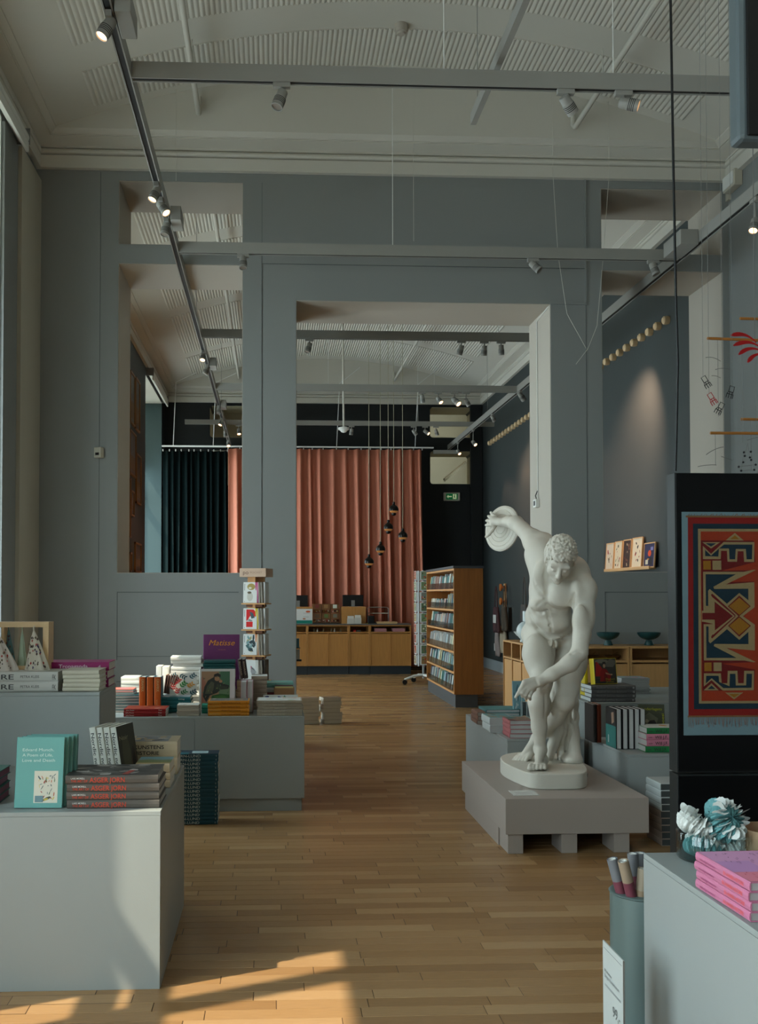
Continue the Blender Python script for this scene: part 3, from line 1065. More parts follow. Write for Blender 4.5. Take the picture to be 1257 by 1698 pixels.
for k in range(12):
    yy = 14.27 + .265 * k
    o = link(pk, 'wall_peg'); o.matrix_basis = T_(XR, yy, 4.89) @ R_('Y', 90)
    tag(o, 'birch wall peg, %s of the twelve hidden behind the dividing wall' % NTH_[k], 'peg', 'row of wall pegs')
# ================================================================== STATUE (one continuous carved body)
class SDF:
    def __init__(self, lo, hi, h):
        self.lo = np.array(lo, float); self.h = h
        self.n = np.ceil((np.array(hi) - self.lo) / h).astype(int) + 1
        self.D = np.full(self.n, 1.0, np.float32)

    def _sub(self, a, b):
        i0 = np.clip(np.floor((a - self.lo) / self.h).astype(int), 0, self.n - 1)
        i1 = np.clip(np.ceil((b - self.lo) / self.h).astype(int) + 1, 1, self.n)
        if np.any(i1 <= i0):
            return None, None
        s = tuple(slice(i0[k], i1[k]) for k in range(3))
        g = np.meshgrid(*[self.lo[k] + self.h * np.arange(i0[k], i1[k]) for k in range(3)], indexing='ij', sparse=True)
        return s, g

    def _merge(self, s, d, k, sub=False):
        A = self.D[s]
        d = d.astype(np.float32)
        if sub:
            d = -d
            h = np.clip(0.5 - 0.5 * (A - d) / k, 0, 1)
            self.D[s] = A * (1 - h) + d * h + k * h * (1 - h)
        else:
            h = np.clip(0.5 + 0.5 * (A - d) / k, 0, 1)
            self.D[s] = A * (1 - h) + d * h - k * h * (1 - h)

    def cone(self, a, b, ra, rb, k=0.02, sub=False):
        a, b = np.array(a, float), np.array(b, float)
        m = max(ra, rb) + k + 3 * self.h
        s, g = self._sub(np.minimum(a, b) - m, np.maximum(a, b) + m)
        if s is None:
            return
        ab = b - a
        L2 = max(ab @ ab, 1e-9)
        px, py, pz = g[0] - a[0], g[1] - a[1], g[2] - a[2]
        t = np.clip((px * ab[0] + py * ab[1] + pz * ab[2]) / L2, 0, 1)
        d = np.sqrt((px - t * ab[0]) ** 2 + (py - t * ab[1]) ** 2 + (pz - t * ab[2]) ** 2) - (ra + (rb - ra) * t)
        self._merge(s, d, k, sub)

    def ell(self, c, r, k=0.02, rot=None, sub=False):
        c, r = np.array(c, float), np.array(r, float)
        m = r.max() + k + 3 * self.h
        s, g = self._sub(c - m, c + m)
        if s is None:
            return
        p = [g[0] - c[0], g[1] - c[1], g[2] - c[2]]
        if rot is not None:     # rows: the ellipsoid's axes in hall coordinates
            p = [p[0] * rot[i][0] + p[1] * rot[i][1] + p[2] * rot[i][2] for i in range(3)]
        k0 = np.sqrt((p[0] / r[0]) ** 2 + (p[1] / r[1]) ** 2 + (p[2] / r[2]) ** 2)
        k1 = np.sqrt((p[0] / r[0] ** 2) ** 2 + (p[1] / r[1] ** 2) ** 2 + (p[2] / r[2] ** 2) ** 2)
        d = k0 * (k0 - 1) / np.maximum(k1, 1e-6)
        self._merge(s, d, k, sub)

    def chain(self, pts, k=0.02):
        for (a, ra), (b, rb) in zip(pts[:-1], pts[1:]):
            self.cone(a, b, ra, rb, k)

    def hit(self, px, py):
        for Y in np.arange(6.2, 7.4, .003):
            p = np.array(at(px, py, float(Y)))
            i = np.round((p - self.lo) / self.h).astype(int)
            if np.all(i >= 0) and np.all(i < self.n) and self.D[tuple(i)] < 0:
                return p
        return None

    def mesh(self):
        """surface nets"""
        D = self.D
        S = D < 0
        nx, ny, nz = D.shape
        c = np.zeros((nx - 1, ny - 1, nz - 1), np.int8)
        for dx in (0, 1):
            for dy in (0, 1):
                for dz in (0, 1):
                    c += S[dx:nx - 1 + dx, dy:ny - 1 + dy, dz:nz - 1 + dz]
        act = (c > 0) & (c < 8)
        idx = -np.ones(act.shape, np.int64)
        I = np.argwhere(act)
        idx[act] = np.arange(len(I))
        acc = np.zeros((len(I), 3)); cnt = np.zeros(len(I))
        corners = [(0, 0, 0), (1, 0, 0), (0, 1, 0), (1, 1, 0), (0, 0, 1), (1, 0, 1), (0, 1, 1), (1, 1, 1)]
        val = [D[I[:, 0] + q[0], I[:, 1] + q[1], I[:, 2] + q[2]] for q in corners]
        for i in range(8):
            for j in range(i + 1, 8):
                q, w = np.array(corners[i]), np.array(corners[j])
                if abs(q - w).sum() != 1:
                    continue
                a, b = val[i], val[j]
                x = (a < 0) != (b < 0)
                t = np.where(x, a / np.where(x, a - b, 1), 0)
                acc += np.where(x[:, None], q + t[:, None] * (w - q), 0)
                cnt += x
        V = self.lo + (I + acc / cnt[:, None]) * self.h
        F = []
        for ax in range(3):
            s0 = [slice(1, m - 1) for m in (nx, ny, nz)]; s1 = list(s0)
            s0[ax] = slice(0, (nx, ny, nz)[ax] - 1); s1[ax] = slice(1, (nx, ny, nz)[ax])
            a, b = S[tuple(s0)], S[tuple(s1)]
            E = np.argwhere(a != b)
            off = np.array([1 if k != ax else 0 for k in range(3)])
            E = E + off
            flip = D[E[:, 0], E[:, 1], E[:, 2]] < 0
            u, v = [k for k in range(3) if k != ax]
            du, dv = np.zeros(3, int), np.zeros(3, int); du[u] = 1; dv[v] = 1
            q = [idx[tuple((E - du - dv).T)], idx[tuple((E - dv).T)], idx[tuple(E.T)], idx[tuple((E - du).T)]]
            q = np.stack(q, 1)
            if ax == 1:
                flip = ~flip
            q[~flip] = q[~flip][:, ::-1]
            F.append(q)
        F = np.concatenate(F)
        return V, F[(F >= 0).all(1)]


def A_(px, py, Y):
    return np.array(at(px, py, Y))


def unit(v):
    v = np.array(v, float)
    return v / np.linalg.norm(v)


def build_statue():
    s = SDF((1.45, 6.15, .40), (2.55, 7.62, 2.32), 0.0052)
    fz = .441        # top of the plaster base
    # ---- pelvis and trunk of the body
    s.ell(A_(922, 1043, 6.86), (.165, .125, .12), .03)
    s.ell(A_(914, 1030, 6.74), (.125, .10, .11), .04)
    s.cone(A_(918, 1040, 6.80), A_(912, 985, 6.66), .125, .13, .05)
    s.ell(A_(908, 1008, 6.68), (.115, .10, .09), .04)
    s.ell(A_(920, 972, 6.64), (.165, .125, .17), .04, rot=[unit((.95, -.25, -.25)), unit((.25, .96, 0)), unit((.24, -.06, .96))])
    s.ell(A_(905, 935, 6.70), (.115, .12, .14), .04)
    s.cone(A_(893, 920, 6.74), A_(950, 950, 6.62), .095, .11, .05)
    s.cone(A_(945, 948, 6.66), A_(965, 978, 6.58), .11, .088, .04)
    s.ell(A_(945, 965, 6.74), (.13, .11, .15), .05)
    # pectorals
    s.cone(A_(898, 925, 6.72), A_(896, 1030, 6.76), .062, .075, .05)
    s.ell(A_(899, 952, 6.585), (.062, .045, .105), .03, rot=[unit((.95, 0, -.3)), unit((0, 1, 0)), unit((.3, 0, .95))])
    s.ell(A_(935, 985, 6.515), (.095, .05, .085), .028, rot=[unit((.96, 0, -.28)), unit((0, 1, 0)), unit((.28, 0, .96))])
    s.cone(A_(903, 945, 6.49), A_(906, 996, 6.50), .014, .016, .022, sub=True)
    s.cone(A_(908, 1007, 6.49), A_(955, 1012, 6.46), .012, .016, .022, sub=True)
    # rib arch, belly, waist folds
    s.ell(A_(893, 1003, 6.62), (.06, .06, .045), .025)
    s.cone(A_(886, 1012, 6.55), A_(905, 1022, 6.55), .011, .009, .018, sub=True)
    s.ell(A_(922, 1032, 6.65), (.09, .055, .065), .03)
    s.ell(A_(893, 1028, 6.72), (.06, .08, .05), .03)
    s.cone(A_(880, 1022, 6.62), A_(916, 1062, 6.66), .010, .010, .018, sub=True)
    s.cone(A_(952, 1046, 6.62), A_(926, 1063, 6.66), .010, .009, .018, sub=True)
    s.ell(A_(885, 1022, 6.80), (.055, .085, .07), .05)
    # buttocks
    s.ell(A_(890, 1052, 6.97), (.11, .10, .11), .04); s.ell(A_(955, 1052, 6.98), (.11, .10, .11), .04)
    # ---- right leg (carries the weight)
    s.chain([(A_(896, 1050, 6.82), .115), (A_(893, 1085, 6.72), .104), (A_(898, 1125, 6.60), .074)], .035)
    s.ell(A_(889, 1085, 6.66), (.085, .08, .14), .03)
    kn = A_(899, 1133, 6.58)
    s.ell(kn, (.062, .06, .065), .025)
    s.ell(A_(899, 1133, 6.525), (.034, .022, .04), .02)
    ank = A_(896, 1243, 6.70)
    s.chain([(kn, .060), (A_(893, 1165, 6.60), .066), (A_(894, 1205, 6.66), .048), (ank, .035)], .03)
    s.ell(A_(888, 1170, 6.67), (.045, .055, .095), .03); s.ell(A_(905, 1168, 6.68), (.035, .05, .085), .03)
    s.ell(ank + np.array([.028, 0, .0]), (.014, .02, .02), .015); s.ell(ank + np.array([-.028, 0, .01]), (.014, .02, .02), .015)

    def foot(ankle, ball, heel, width, toes_up=.0, side=1, rt=.0125):
        f = unit(ball - heel)
        w = unit(np.cross(f, (0, 0, 1))) * side
        s.cone(heel, heel + (ball - heel) * .4, .036, .032, .02)
        s.cone(ankle, heel, .036, .034, .02)
        s.cone(ankle + f * .01, ball + np.array([0, 0, .012]), .036, .022, .03)
        s.cone(ball - w * width * .5, ball + w * width * .5, .021, .017, .018)
        s.cone(heel + w * .01, ball + w * width * .5, .028, .018, .02)
        for i in range(5):
            q = i / 4
            L = (.062, .06, .055, .047, .038)[i]
            r = (.0165, rt, rt, rt * .95, rt * .9)[i]
            b0 = ball + w * width * (-.55 + 1.12 * q) + np.array([0, 0, .002])
            mid = b0 + f * L * .55 + np.array([0, 0, .006 + toes_up])
            e = b0 + f * L + np.array([0, 0, -.004 + toes_up])
            s.cone(b0, mid, r, r * .9, .008); s.cone(mid, e, r * .92, r, .004)
    heel = np.array(atz(900, 1258, fz + .034)); heel[1] = 6.76
    heel = np.array([A_(899, 1262, 6.76)[0], 6.76, fz + .034])
    ball = np.array([A_(892, 1270, 6.57)[0], 6.565, fz + .022])
    foot(ank, ball, heel, .085, side=-1)
    # ---- left leg (bent, drawn back)
    kl = A_(938, 1160, 6.62)
    s.chain([(A_(949, 1052, 6.86), .115), (A_(946, 1100, 6.76), .100), (A_(941, 1140, 6.66), .076), (kl, .066)], .035)
    s.ell(A_(955, 1095, 6.80), (.07, .085, .16), .03)
    s.ell(A_(936, 1166, 6.60), (.045, .045, .05), .02)
    al = A_(891, 1224, 6.98)
    s.chain([(kl, .064), (A_(921, 1188, 6.78), .060), (A_(906, 1208, 6.90), .046), (al, .034)], .03)
    heel2 = np.array([A_(896, 1228, 7.03)[0], 7.05, fz + .115])
    ball2 = np.array([A_(868, 1245, 6.98)[0], 6.96, fz + .026])
    foot(al, ball2, heel2, .085, side=-1, rt=.013)
    # ---- left arm (hangs across to the right knee)
    el = A_(961, 1082, 6.36)
    s.ell(A_(969, 978, 6.53), (.082, .085, .10), .035)
    s.ell(A_(957, 985, 6.48), (.045, .05, .09), .03)
    s.chain([(A_(968, 980, 6.53), .076), (A_(967, 1030, 6.44), .064), (el, .051)], .03)
    s.ell(A_(962, 1025, 6.39), (.046, .045, .09), .03)
    s.ell(A_(974, 1020, 6.47), (.045, .05, .10), .03)
    wr = A_(893, 1130, 6.33)
    s.chain([(el, .050), (A_(945, 1100, 6.34), .053), (A_(915, 1119, 6.33), .041), (wr, .031)], .025)
    # left hand
    pc = A_(876, 1139, 6.34)
    s.cone(wr, pc, .030, .034, .02)
    s.ell(pc, (.046, .030, .040), .015)
    s.cone(A_(884, 1128, 6.33), A_(870, 1131, 6.32), .022, .018, .015)

    def finger(pts, r0, r1, k=.006):
        m = len(pts) - 1
        for i in range(m):
            s.cone(pts[i], pts[i + 1], r0 + (r1 - r0) * i / m, r0 + (r1 - r0) * (i + 1) / m, k)
    finger([A_(868, 1134, 6.32), A_(863, 1143, 6.31), A_(859, 1150, 6.31), A_(855, 1156, 6.31)], .015, .0095)
    finger([A_(871, 1141, 6.32), A_(866, 1149, 6.30), A_(866, 1155, 6.32)], .0145, .010)
    finger([A_(876, 1144, 6.32), A_(871, 1153, 6.30), A_(872, 1159, 6.33)], .0145, .010)
    finger([A_(882, 1146, 6.33), A_(878, 1155, 6.31), A_(879, 1160, 6.34)], .014, .010)
    finger([A_(886, 1143, 6.37), A_(878, 1150, 6.40), A_(872, 1152, 6.41)], .015, .011)
    # ---- right arm (swung back and up, holds the discus)
    er = A_(866, 877, 6.97)
    s.ell(A_(897, 913, 6.74), (.085, .09, .085), .04)
    s.chain([(A_(900, 918, 6.74), .085), (A_(884, 895, 6.84), .068), (er, .050)], .035)
    s.cone(A_(903, 897, 6.78), A_(920, 915, 6.72), .06, .07, .04)
    s.ell(A_(882, 903, 6.82), (.05, .07, .05), .03)
    wr2 = A_(831, 866, 7.17)
    s.chain([(er, .049), (A_(856, 868, 7.04), .052), (A_(845, 865, 7.12), .040), (wr2, .030)], .025)
    pr = A_(820, 864, 7.22)
    s.cone(wr2, pr, .029, .030, .015)
    s.ell(A_(818, 865, 7.235), (.030, .03, .042), .015)
    finger([A_(822, 857, 7.23), A_(817, 853, 7.28), A_(814, 850, 7.36)], .013, .011, .004)
    finger([A_(818, 860, 7.24), A_(812, 857, 7.29), A_(810, 856, 7.38)], .013, .011, .004)
    finger([A_(816, 865, 7.24), A_(809, 863, 7.29), A_(807, 863.5, 7.40)], .013, .011, .004)
    finger([A_(815, 870, 7.24), A_(809, 870.5, 7.29), A_(806, 871, 7.40)], .0125, .0105, .004)
    finger([A_(821, 872, 7.23), A_(816, 880, 7.25), A_(811, 886, 7.27), A_(806, 890, 7.30)], .0145, .011)
    # ---- neck and head
    H = A_(929, 925, 6.38)
    F = unit((-.22, -.66, -.72)); Rv = unit(np.cross(F, (0.12, 0.0, 1.0))); U = np.cross(Rv, F)
    if U[2] < 0:
        U = -U
    Rv = np.cross(F, U)
    rot = [Rv, F, U]
    K = 1.12

    def L(x, y, z):
        return H + (Rv * x + F * y + U * z) * K

    def e(c, r, k=.012, sub=False):
        s.ell(L(*c), np.array(r) * K, k, rot=rot, sub=sub)
    s.cone(A_(934, 950, 6.64), L(0, -.03, -.08), .078, .066, .04)
    s.cone(A_(955, 950, 6.66), L(.03, -.04, -.06), .06, .05, .04)
    e((0, -.015, .022), (.080, .100, .088))
    e((0, .045, -.035), (.062, .060, .075), .02)
    e((0, .055, -.085), (.044, .045, .038), .02)
    e((0, .088, -.108), (.022, .018, .016), .012)
    for q in (-1, 1):
        e((q * .040, .062, -.045), (.028, .026, .032), .015)
        e((q * .030, .106, -.012), (.017, .012, .010), .008, sub=True)
        e((q * .030, .089, -.014), (.0145, .013, .0095), .004)
        e((q * .078, -.005, -.03), (.010, .018, .030), .008)
    s.cone(L(-.045, .083, .010), L(.045, .083, .010), .013 * K, .013 * K, .012)
    s.cone(L(0, .098, .004), L(0, .118, -.040), .009 * K, .0125 * K, .008)
    e((-.010, .108, -.045), (.009, .010, .007), .005); e((.010, .108, -.045), (.009, .010, .007), .005)
    e((0, .100, -.068), (.023, .011, .0065), .005)
    e((0, .098, -.081), (.019, .011, .007), .004)
    s.cone(L(-.020, .111, -.0745), L(.020, .111, -.0745), .0022, .0022, .004, sub=True)
    # curls: short wavy locks over the skull
    rnd = random.Random(3)
    N = 300
    for i in range(N):
        zz = 1 - 1.55 * (i + .5) / N
        ph = i * 2.39996
        rr_ = math.sqrt(max(0, 1 - zz * zz))
        dx, dy, dz = rr_ * math.cos(ph), rr_ * math.sin(ph), zz
        hairline = dz > .30 if dy > .55 else (dz > -.1 if dy > .25 else dz > -.62)
        if not hairline:
            continue
        c = (dx * .083, -.015 + dy * .103, .024 + dz * .091)
        a = rnd.uniform(-.8, .8)
        tx, ty = math.cos(ph + PI / 2 + a), math.sin(ph + PI / 2 + a)
        pp_ = [np.array(c) + np.array((tx * q * .012 + dx * .004 * (1 - q * q), ty * q * .012 + dy * .004 * (1 - q * q), -.010 * q)) for q in (-1, 0, 1)]
        for a_, b_ in ((0, 1), (1, 2)):
            s.cone(L(*pp_[a_]), L(*pp_[b_]), .0088, .0075, .003)
    # ---- modest sculpted detail at the groin
    s.ell(A_(917, 1060, 6.70), (.045, .03, .022), .02)
    for i in range(26):
        s.ell(A_(907 + 22 * ((i * .618) % 1), 1057 + 5 * ((i * .382) % 1), 6.672), (.006, .008, .006), .003)

    s.ell(A_(913, 1067, 6.655), (.019, .022, .024), .006); s.ell(A_(921, 1068, 6.66), (.021, .022, .027), .006)
    s.cone(A_(915, 1062, 6.64), A_(914, 1070, 6.625), .011, .009, .006)
    # ---- carved folds: each follows the body's own front surface
    def fold(pts, r=.008, k=.013, lift=.001):
        P = [s.hit(x, y) for x, y in pts]
        P = [p for p in P if p is not None]
        for p, q in zip(P[:-1], P[1:]):
            if np.linalg.norm(p - q) < .12:
                s.cone(p + np.array((0, -lift, 0)), q + np.array((0, -lift, 0)), r, r, k, sub=True)
    fold([(905, 940), (904, 955), (905, 970), (906, 985), (907, 1000)], .010, .02)
    fold([(884, 962), (889, 975), (896, 984), (904, 989)], .006, .016)
    fold([(908, 1003), (917, 1010), (928, 1014), (940, 1013), (950, 1004)], .010, .016)
    fold([(904, 994), (896, 999), (890, 1005)], .005, .014)
    fold([(882, 1010), (889, 1015), (898, 1016), (906, 1013)], .008)
    fold([(907, 1012), (910, 1024), (913, 1036), (915, 1048)], .006, .014)
    fold([(878, 1019), (883, 1030), (891, 1042), (901, 1053), (910, 1060)], .010, .016)
    fold([(954, 1044), (946, 1051), (936, 1058), (927, 1062)], .010, .016)
    fold([(952, 985), (949, 998), (949, 1012), (953, 1026)], .009, .016)
    fold([(888, 1127), (892, 1135), (899, 1141), (907, 1136), (911, 1128)], .006)
    fold([(903, 1152), (904, 1170), (903, 1190)], .005)
    fold([(948, 1084), (957, 1080), (964, 1082)], .005)
    fold([(918, 1068), (918, 1082), (919, 1100), (921, 1120)], .010, .014)
    for x, y in ((941, 1000), (889, 970)):
        p = s.hit(x, y)
        if p is not None:
            s.ell(p, (.006, .005, .006), .004)
    p = s.hit(911, 1037)
    if p is not None:
        s.ell(p, (.006, .010, .008), .007, sub=True)
    # ---- tree stump behind the left leg
    s.chain([(A_(944, 1258, 6.95), .085), (A_(941, 1215, 6.98), .075), (A_(940, 1165, 7.0), .075), (A_(928, 1135, 7.02), .055)], .04)
    s.cone(A_(920, 1150, 7.0), A_(935, 1225, 6.97), .055, .06, .04)
    s.chain([(A_(928, 1205, 6.93), .05), (A_(917, 1235, 6.88), .034), (A_(912, 1255, 6.84), .028)], .025)
    s.cone(A_(948, 1225, 6.92), A_(954, 1262, 6.84), .05, .045, .03)
    s.ell((A_(949, 1264, 6.82)[0], 6.86, fz + .02), (.075, .09, .035), .03)
    s.ell(A_(917, 1160, 6.96), (.03, .03, .05), .02); s.ell(A_(952, 1190, 6.96), (.035, .04, .05), .02)
    for i in range(26):
        q = rnd.random()
        c = A_(945 - 12 * q, 1262 - 110 * q, 6.96) + np.array([rnd.uniform(-.05, .05), rnd.uniform(-.075, -.04), 0])
        s.ell(c, (rnd.uniform(.006, .014), .014, rnd.uniform(.02, .04)), .02, sub=rnd.random() < .6)
    # ---- keep it on its base
    zc = s.lo[2] + s.h * np.arange(s.n[2])
    s.D = np.maximum(s.D, (fz - .004 - zc)[None, None, :].astype(np.float32))
    V, Fq = s.mesh()
    return V, Fq


# statue assembly
st = thing('discus_thrower_statue', 'white plaster statue of a bent nude discus thrower on a low grey plinth', 'statue', (1.9, 6.9, .341))
V, Fq = build_statue()
me = bpy.data.meshes.new('figure')
me.vertices.add(len(V))
Vl = V - np.array((1.9, 6.9, .341))
# light smoothing of the carved surface
nb = np.zeros_like(Vl); ct = np.zeros(len(Vl))
for it in range(1):
    nb[:] = 0; ct[:] = 0
    for k in range(4):
        np.add.at(nb, Fq[:, k], Vl[Fq[:, (k + 1) % 4]]); np.add.at(ct, Fq[:, k], 1)
    Vl = Vl * .45 + .55 * nb / np.maximum(ct, 1)[:, None]
me.vertices.foreach_set('co', Vl.astype(np.float32).ravel())
me.loops.add(len(Fq) * 4); me.loops.foreach_set('vertex_index', Fq.astype(np.int32).ravel())
me.polygons.add(len(Fq)); me.polygons.foreach_set('loop_start', np.arange(0, len(Fq) * 4, 4, dtype=np.int32))
me.polygons.foreach_set('loop_total', np.full(len(Fq), 4, np.int32))
me.polygons.foreach_set('use_smooth', [True] * len(Fq))
me.update(); me.validate()
me.materials.append(marble_m)
link(me, 'figure', st)
# discus with turned rings
dc = Vector(at(833, 876.5, 7.30)); dn = Vector((-.83, -.52, .12)).normalized()
Md = T_(*dc) @ dn.to_track_quat('Z', 'Y').to_matrix().to_4x4()
Rr = .171
prof = [(0, -.02), (Rr - .02, -.018), (Rr, -.006), (Rr, .006), (Rr - .012, .014)]
for q in (.8, .6, .42, .25):
    prof += [(Rr * q + .004, .0165), (Rr * q, .014), (Rr * q - .004, .0172)]
prof += [(0.0, .019)]
MB().lathe(prof, marble_m, 48, M=Md).build('discus', st, smooth=25)
# rounded plaster base
pts = [(828.5, 1257), (832, 1252.5), (842, 1249), (870, 1246), (905, 1246), (940, 1252), (963, 1262), (971, 1269), (974, 1275), (973, 1279), (968, 1282), (955, 1283.5), (920, 1284), (882, 1283.2), (868, 1279), (846, 1270), (834, 1263.5)]
P2 = [(lambda v: (v.x, v.y))(atz(x, y, .441)) for x, y in pts][::-1]
def smooth_poly(P, it=2):
    for _ in range(it):
        Q = []
        for i in range(len(P)):
            a, b = P[i], P[(i + 1) % len(P)]
            Q += [(a[0] * .75 + b[0] * .25, a[1] * .75 + b[1] * .25), (a[0] * .25 + b[0] * .75, a[1] * .25 + b[1] * .75)]
        P = Q
    return P
P2 = smooth_poly(P2)
ar = sum(P2[i][0] * P2[(i + 1) % len(P2)][1] - P2[(i + 1) % len(P2)][0] * P2[i][1] for i in range(len(P2)))
if ar < 0:
    P2 = P2[::-1]
MB().prism(P2, .341, .441, marble_m).build('base', st, bevel=.006, smooth=40)
bx('inventory_mark', 2.093, 2.099, 6.55, 6.57, .395, .415, dark_m, st)

# plinth of the statue
t = thing('statue_plinth', 'low wide grey plinth on feet under the white statue', 'plinth', (1.9, 6.8, 0))
MB().box(1.447, 2.348, 6.123, 7.535, .122, .341, plinth_m).build('platform', t, bevel=.003)
for x0, x1 in ((1.465, 1.56), (1.80, 1.90), (2.13, 2.23)):
    for y0_, y1_ in ((6.14, 6.36), (7.2, 7.45)):
        MB().box(x0, x1, y0_, y1_, 0, .122, plinth_m).build('foot', t, bevel=.002)
MB().box(1.455, 1.475, 6.36, 7.45, .0, .122, plinth_m).build('side_board', t)
p = atz(854, 1316, .342)
t = thing('caption_card', 'clear caption card lying on the front left of the statue plinth', 'card', (p.x + .06, p.y, .341))
MB().box(p.x - .02, p.x + .14, p.y - .06, p.y + .09, .341, .345, mat('acrylic_sheet', (190, 190, 186), .15, spec=.7)).build('card_sheet', t)
for k in range(3):
    bx('print_line', p.x, p.x + .11, p.y - .03 + k * .03, p.y - .025 + k * .03, .345, .3454, C(120, 118, 115), t)

# ================================================================== PODIUMS AND TABLES


def podium(name, label, x0, x1, y0, y1, z1, m=None, recess=0.0, seams=(), cat='podium'):
    m = m or pod_m
    t = thing(name, label, cat, ((x0 + x1) / 2, (y0 + y1) / 2, 0))
    z0 = .095 if recess else 0
    b = MB()
    e = .018
    b.box(x0, x1, y0, y1, z1 - e, z1, m)
    b.build('top_panel', t, bevel=.0015)
    xs = [x0] + list(seams) + [x1]
    for a, c in zip(xs[:-1], xs[1:]):
        bx('front_panel', a + .0012, c - .0012, y0, y0 + .018, z0, z1 - e - .0006, m, t, bevel=.001)
    for k, q in enumerate((x0, x1 - .018)):
        bx('side_panel', q, q + .018, y0 + .019, y1, z0, z1 - e - .0006, m, t)
    bx('back_panel', x0 + .019, x1 - .019, y1 - .018, y1, z0, z1 - e - .0006, m, t)
    if recess:
        bx('toe_kick', x0 + .02, x1 - recess, y0 + recess, y1 - .02, 0, .094, m, t)
    return t


podium('display_podium', 'big pale grey podium in the left foreground with turquoise books on top', XL + .1, -.450, 4.113, 5.215, .719)
podium('display_podium', 'taller pale grey podium behind the left foreground one, wooden crate on top', XL + .1, -.888, 5.22, 5.752, 1.097)
podium('display_table', 'long grey box table left of the aisle, covered in colourful books', -2.2, .247, 7.42, 8.62, .700, recess=.02, seams=(-.565,), cat='table')
podium('display_podium', 'low grey podium behind the statue on the left, pink books on top', 1.80, 2.40, 7.56, 9.17, .50)
podium('display_podium', 'low grey podium right of the statue, colourful books on top', 2.462, 3.75, 6.80, 7.64, .50)
podium('display_podium', 'higher grey podium right of the statue, grey books and painted cover on top', 2.468, 3.75, 7.66, 8.95, .763)
podium('display_podium', 'pale green-grey podium in the right foreground with pink books', 1.272, 2.7, 2.1, 3.37, .72)

# ================================================================== SCREEN STAND, MONITOR, MOBILES
kx0, kx1, ky = 1.818, 2.95, 4.40
t = thing('screen_stand', 'tall black display stand at the right showing a patterned red rug', 'display', ((kx0 + kx1) / 2, ky + .05, 0))
kp = mat('kiosk_black', (8, 8, 9), .3, spec=.2)
kb = mat('kiosk_bronze_side', (32, 35, 35), .4, metal=.2)
ztop = at(1122, 784, ky).z
zseam = at(1122, 1283, ky).z
bx('housing', kx0, kx1, ky, ky + .09, zseam + .004, ztop, kb, t, bevel=.002)
bx('lower_housing', kx0, kx1, ky - .002, ky + .09, 0.02, zseam - .004, kb, t, bevel=.002)
bx('front_glass', kx0 + .004, kx1 - .004, ky - .008, ky, zseam + .012, ztop - .003, kp, t)
bx('lower_front', kx0 + .004, kx1 - .004, ky - .008, ky - .002, 0.03, zseam - .01, kp, t)
bx('foot', kx0 + .1, kx1 - .1, ky - .2, ky + .3, 0, .02, kb, t)
# lit picture with the rug
s0, s1 = at(1129, 849, ky), at(1257, 1218, ky)
pw, ph = kx1 - .03 - s0.x, s0.z - s1.z
pb = mat('screen_pale_blue', (74, 92, 96), .3, emit=(92, 120, 128), estr=.14)
scr = bx('screen', s0.x, s0.x + pw, ky - .010, ky - .008, s1.z, s0.z, pb, t)


def E_(nm, r, g, b):
    return mat('screen_' + nm, (r * .56, g * .56, b * .56), .4, emit=(r, g, b), estr=.07, bump=.1, bscale=300, var=.12, vscale=120)


rr_, rn, rc, ro, ry, rd = E_('red', 150, 14, 10), E_('navy', 8, 42, 58), E_('cream', 168, 146, 100), E_('orange', 170, 52, 14), E_('ochre', 166, 112, 16), E_('dark_red', 112, 6, 8)
mpp = (at(1257, 1000, ky).x - at(1157, 1000, ky).x) / 100.0      # metres per photo pixel
# the rug, drawn in photo pixels measured from its lower left corner
ox, oy = 1140.0, 1188.0
zx = 137 / 629.0


def rp(pts):
    """pixels of the close-up (x, y down) -> rug coordinates in metres; mirrored for the right half"""
    return [((1120 + x * zx - ox) * mpp, (oy - (850 + y * zx)) * mpp) for x, y in pts]


RW = 1290      # the rug's width in close-up pixels
def mir(pts):
    return [(100 + RW - (x - 100), y) for x, y in pts][::-1]


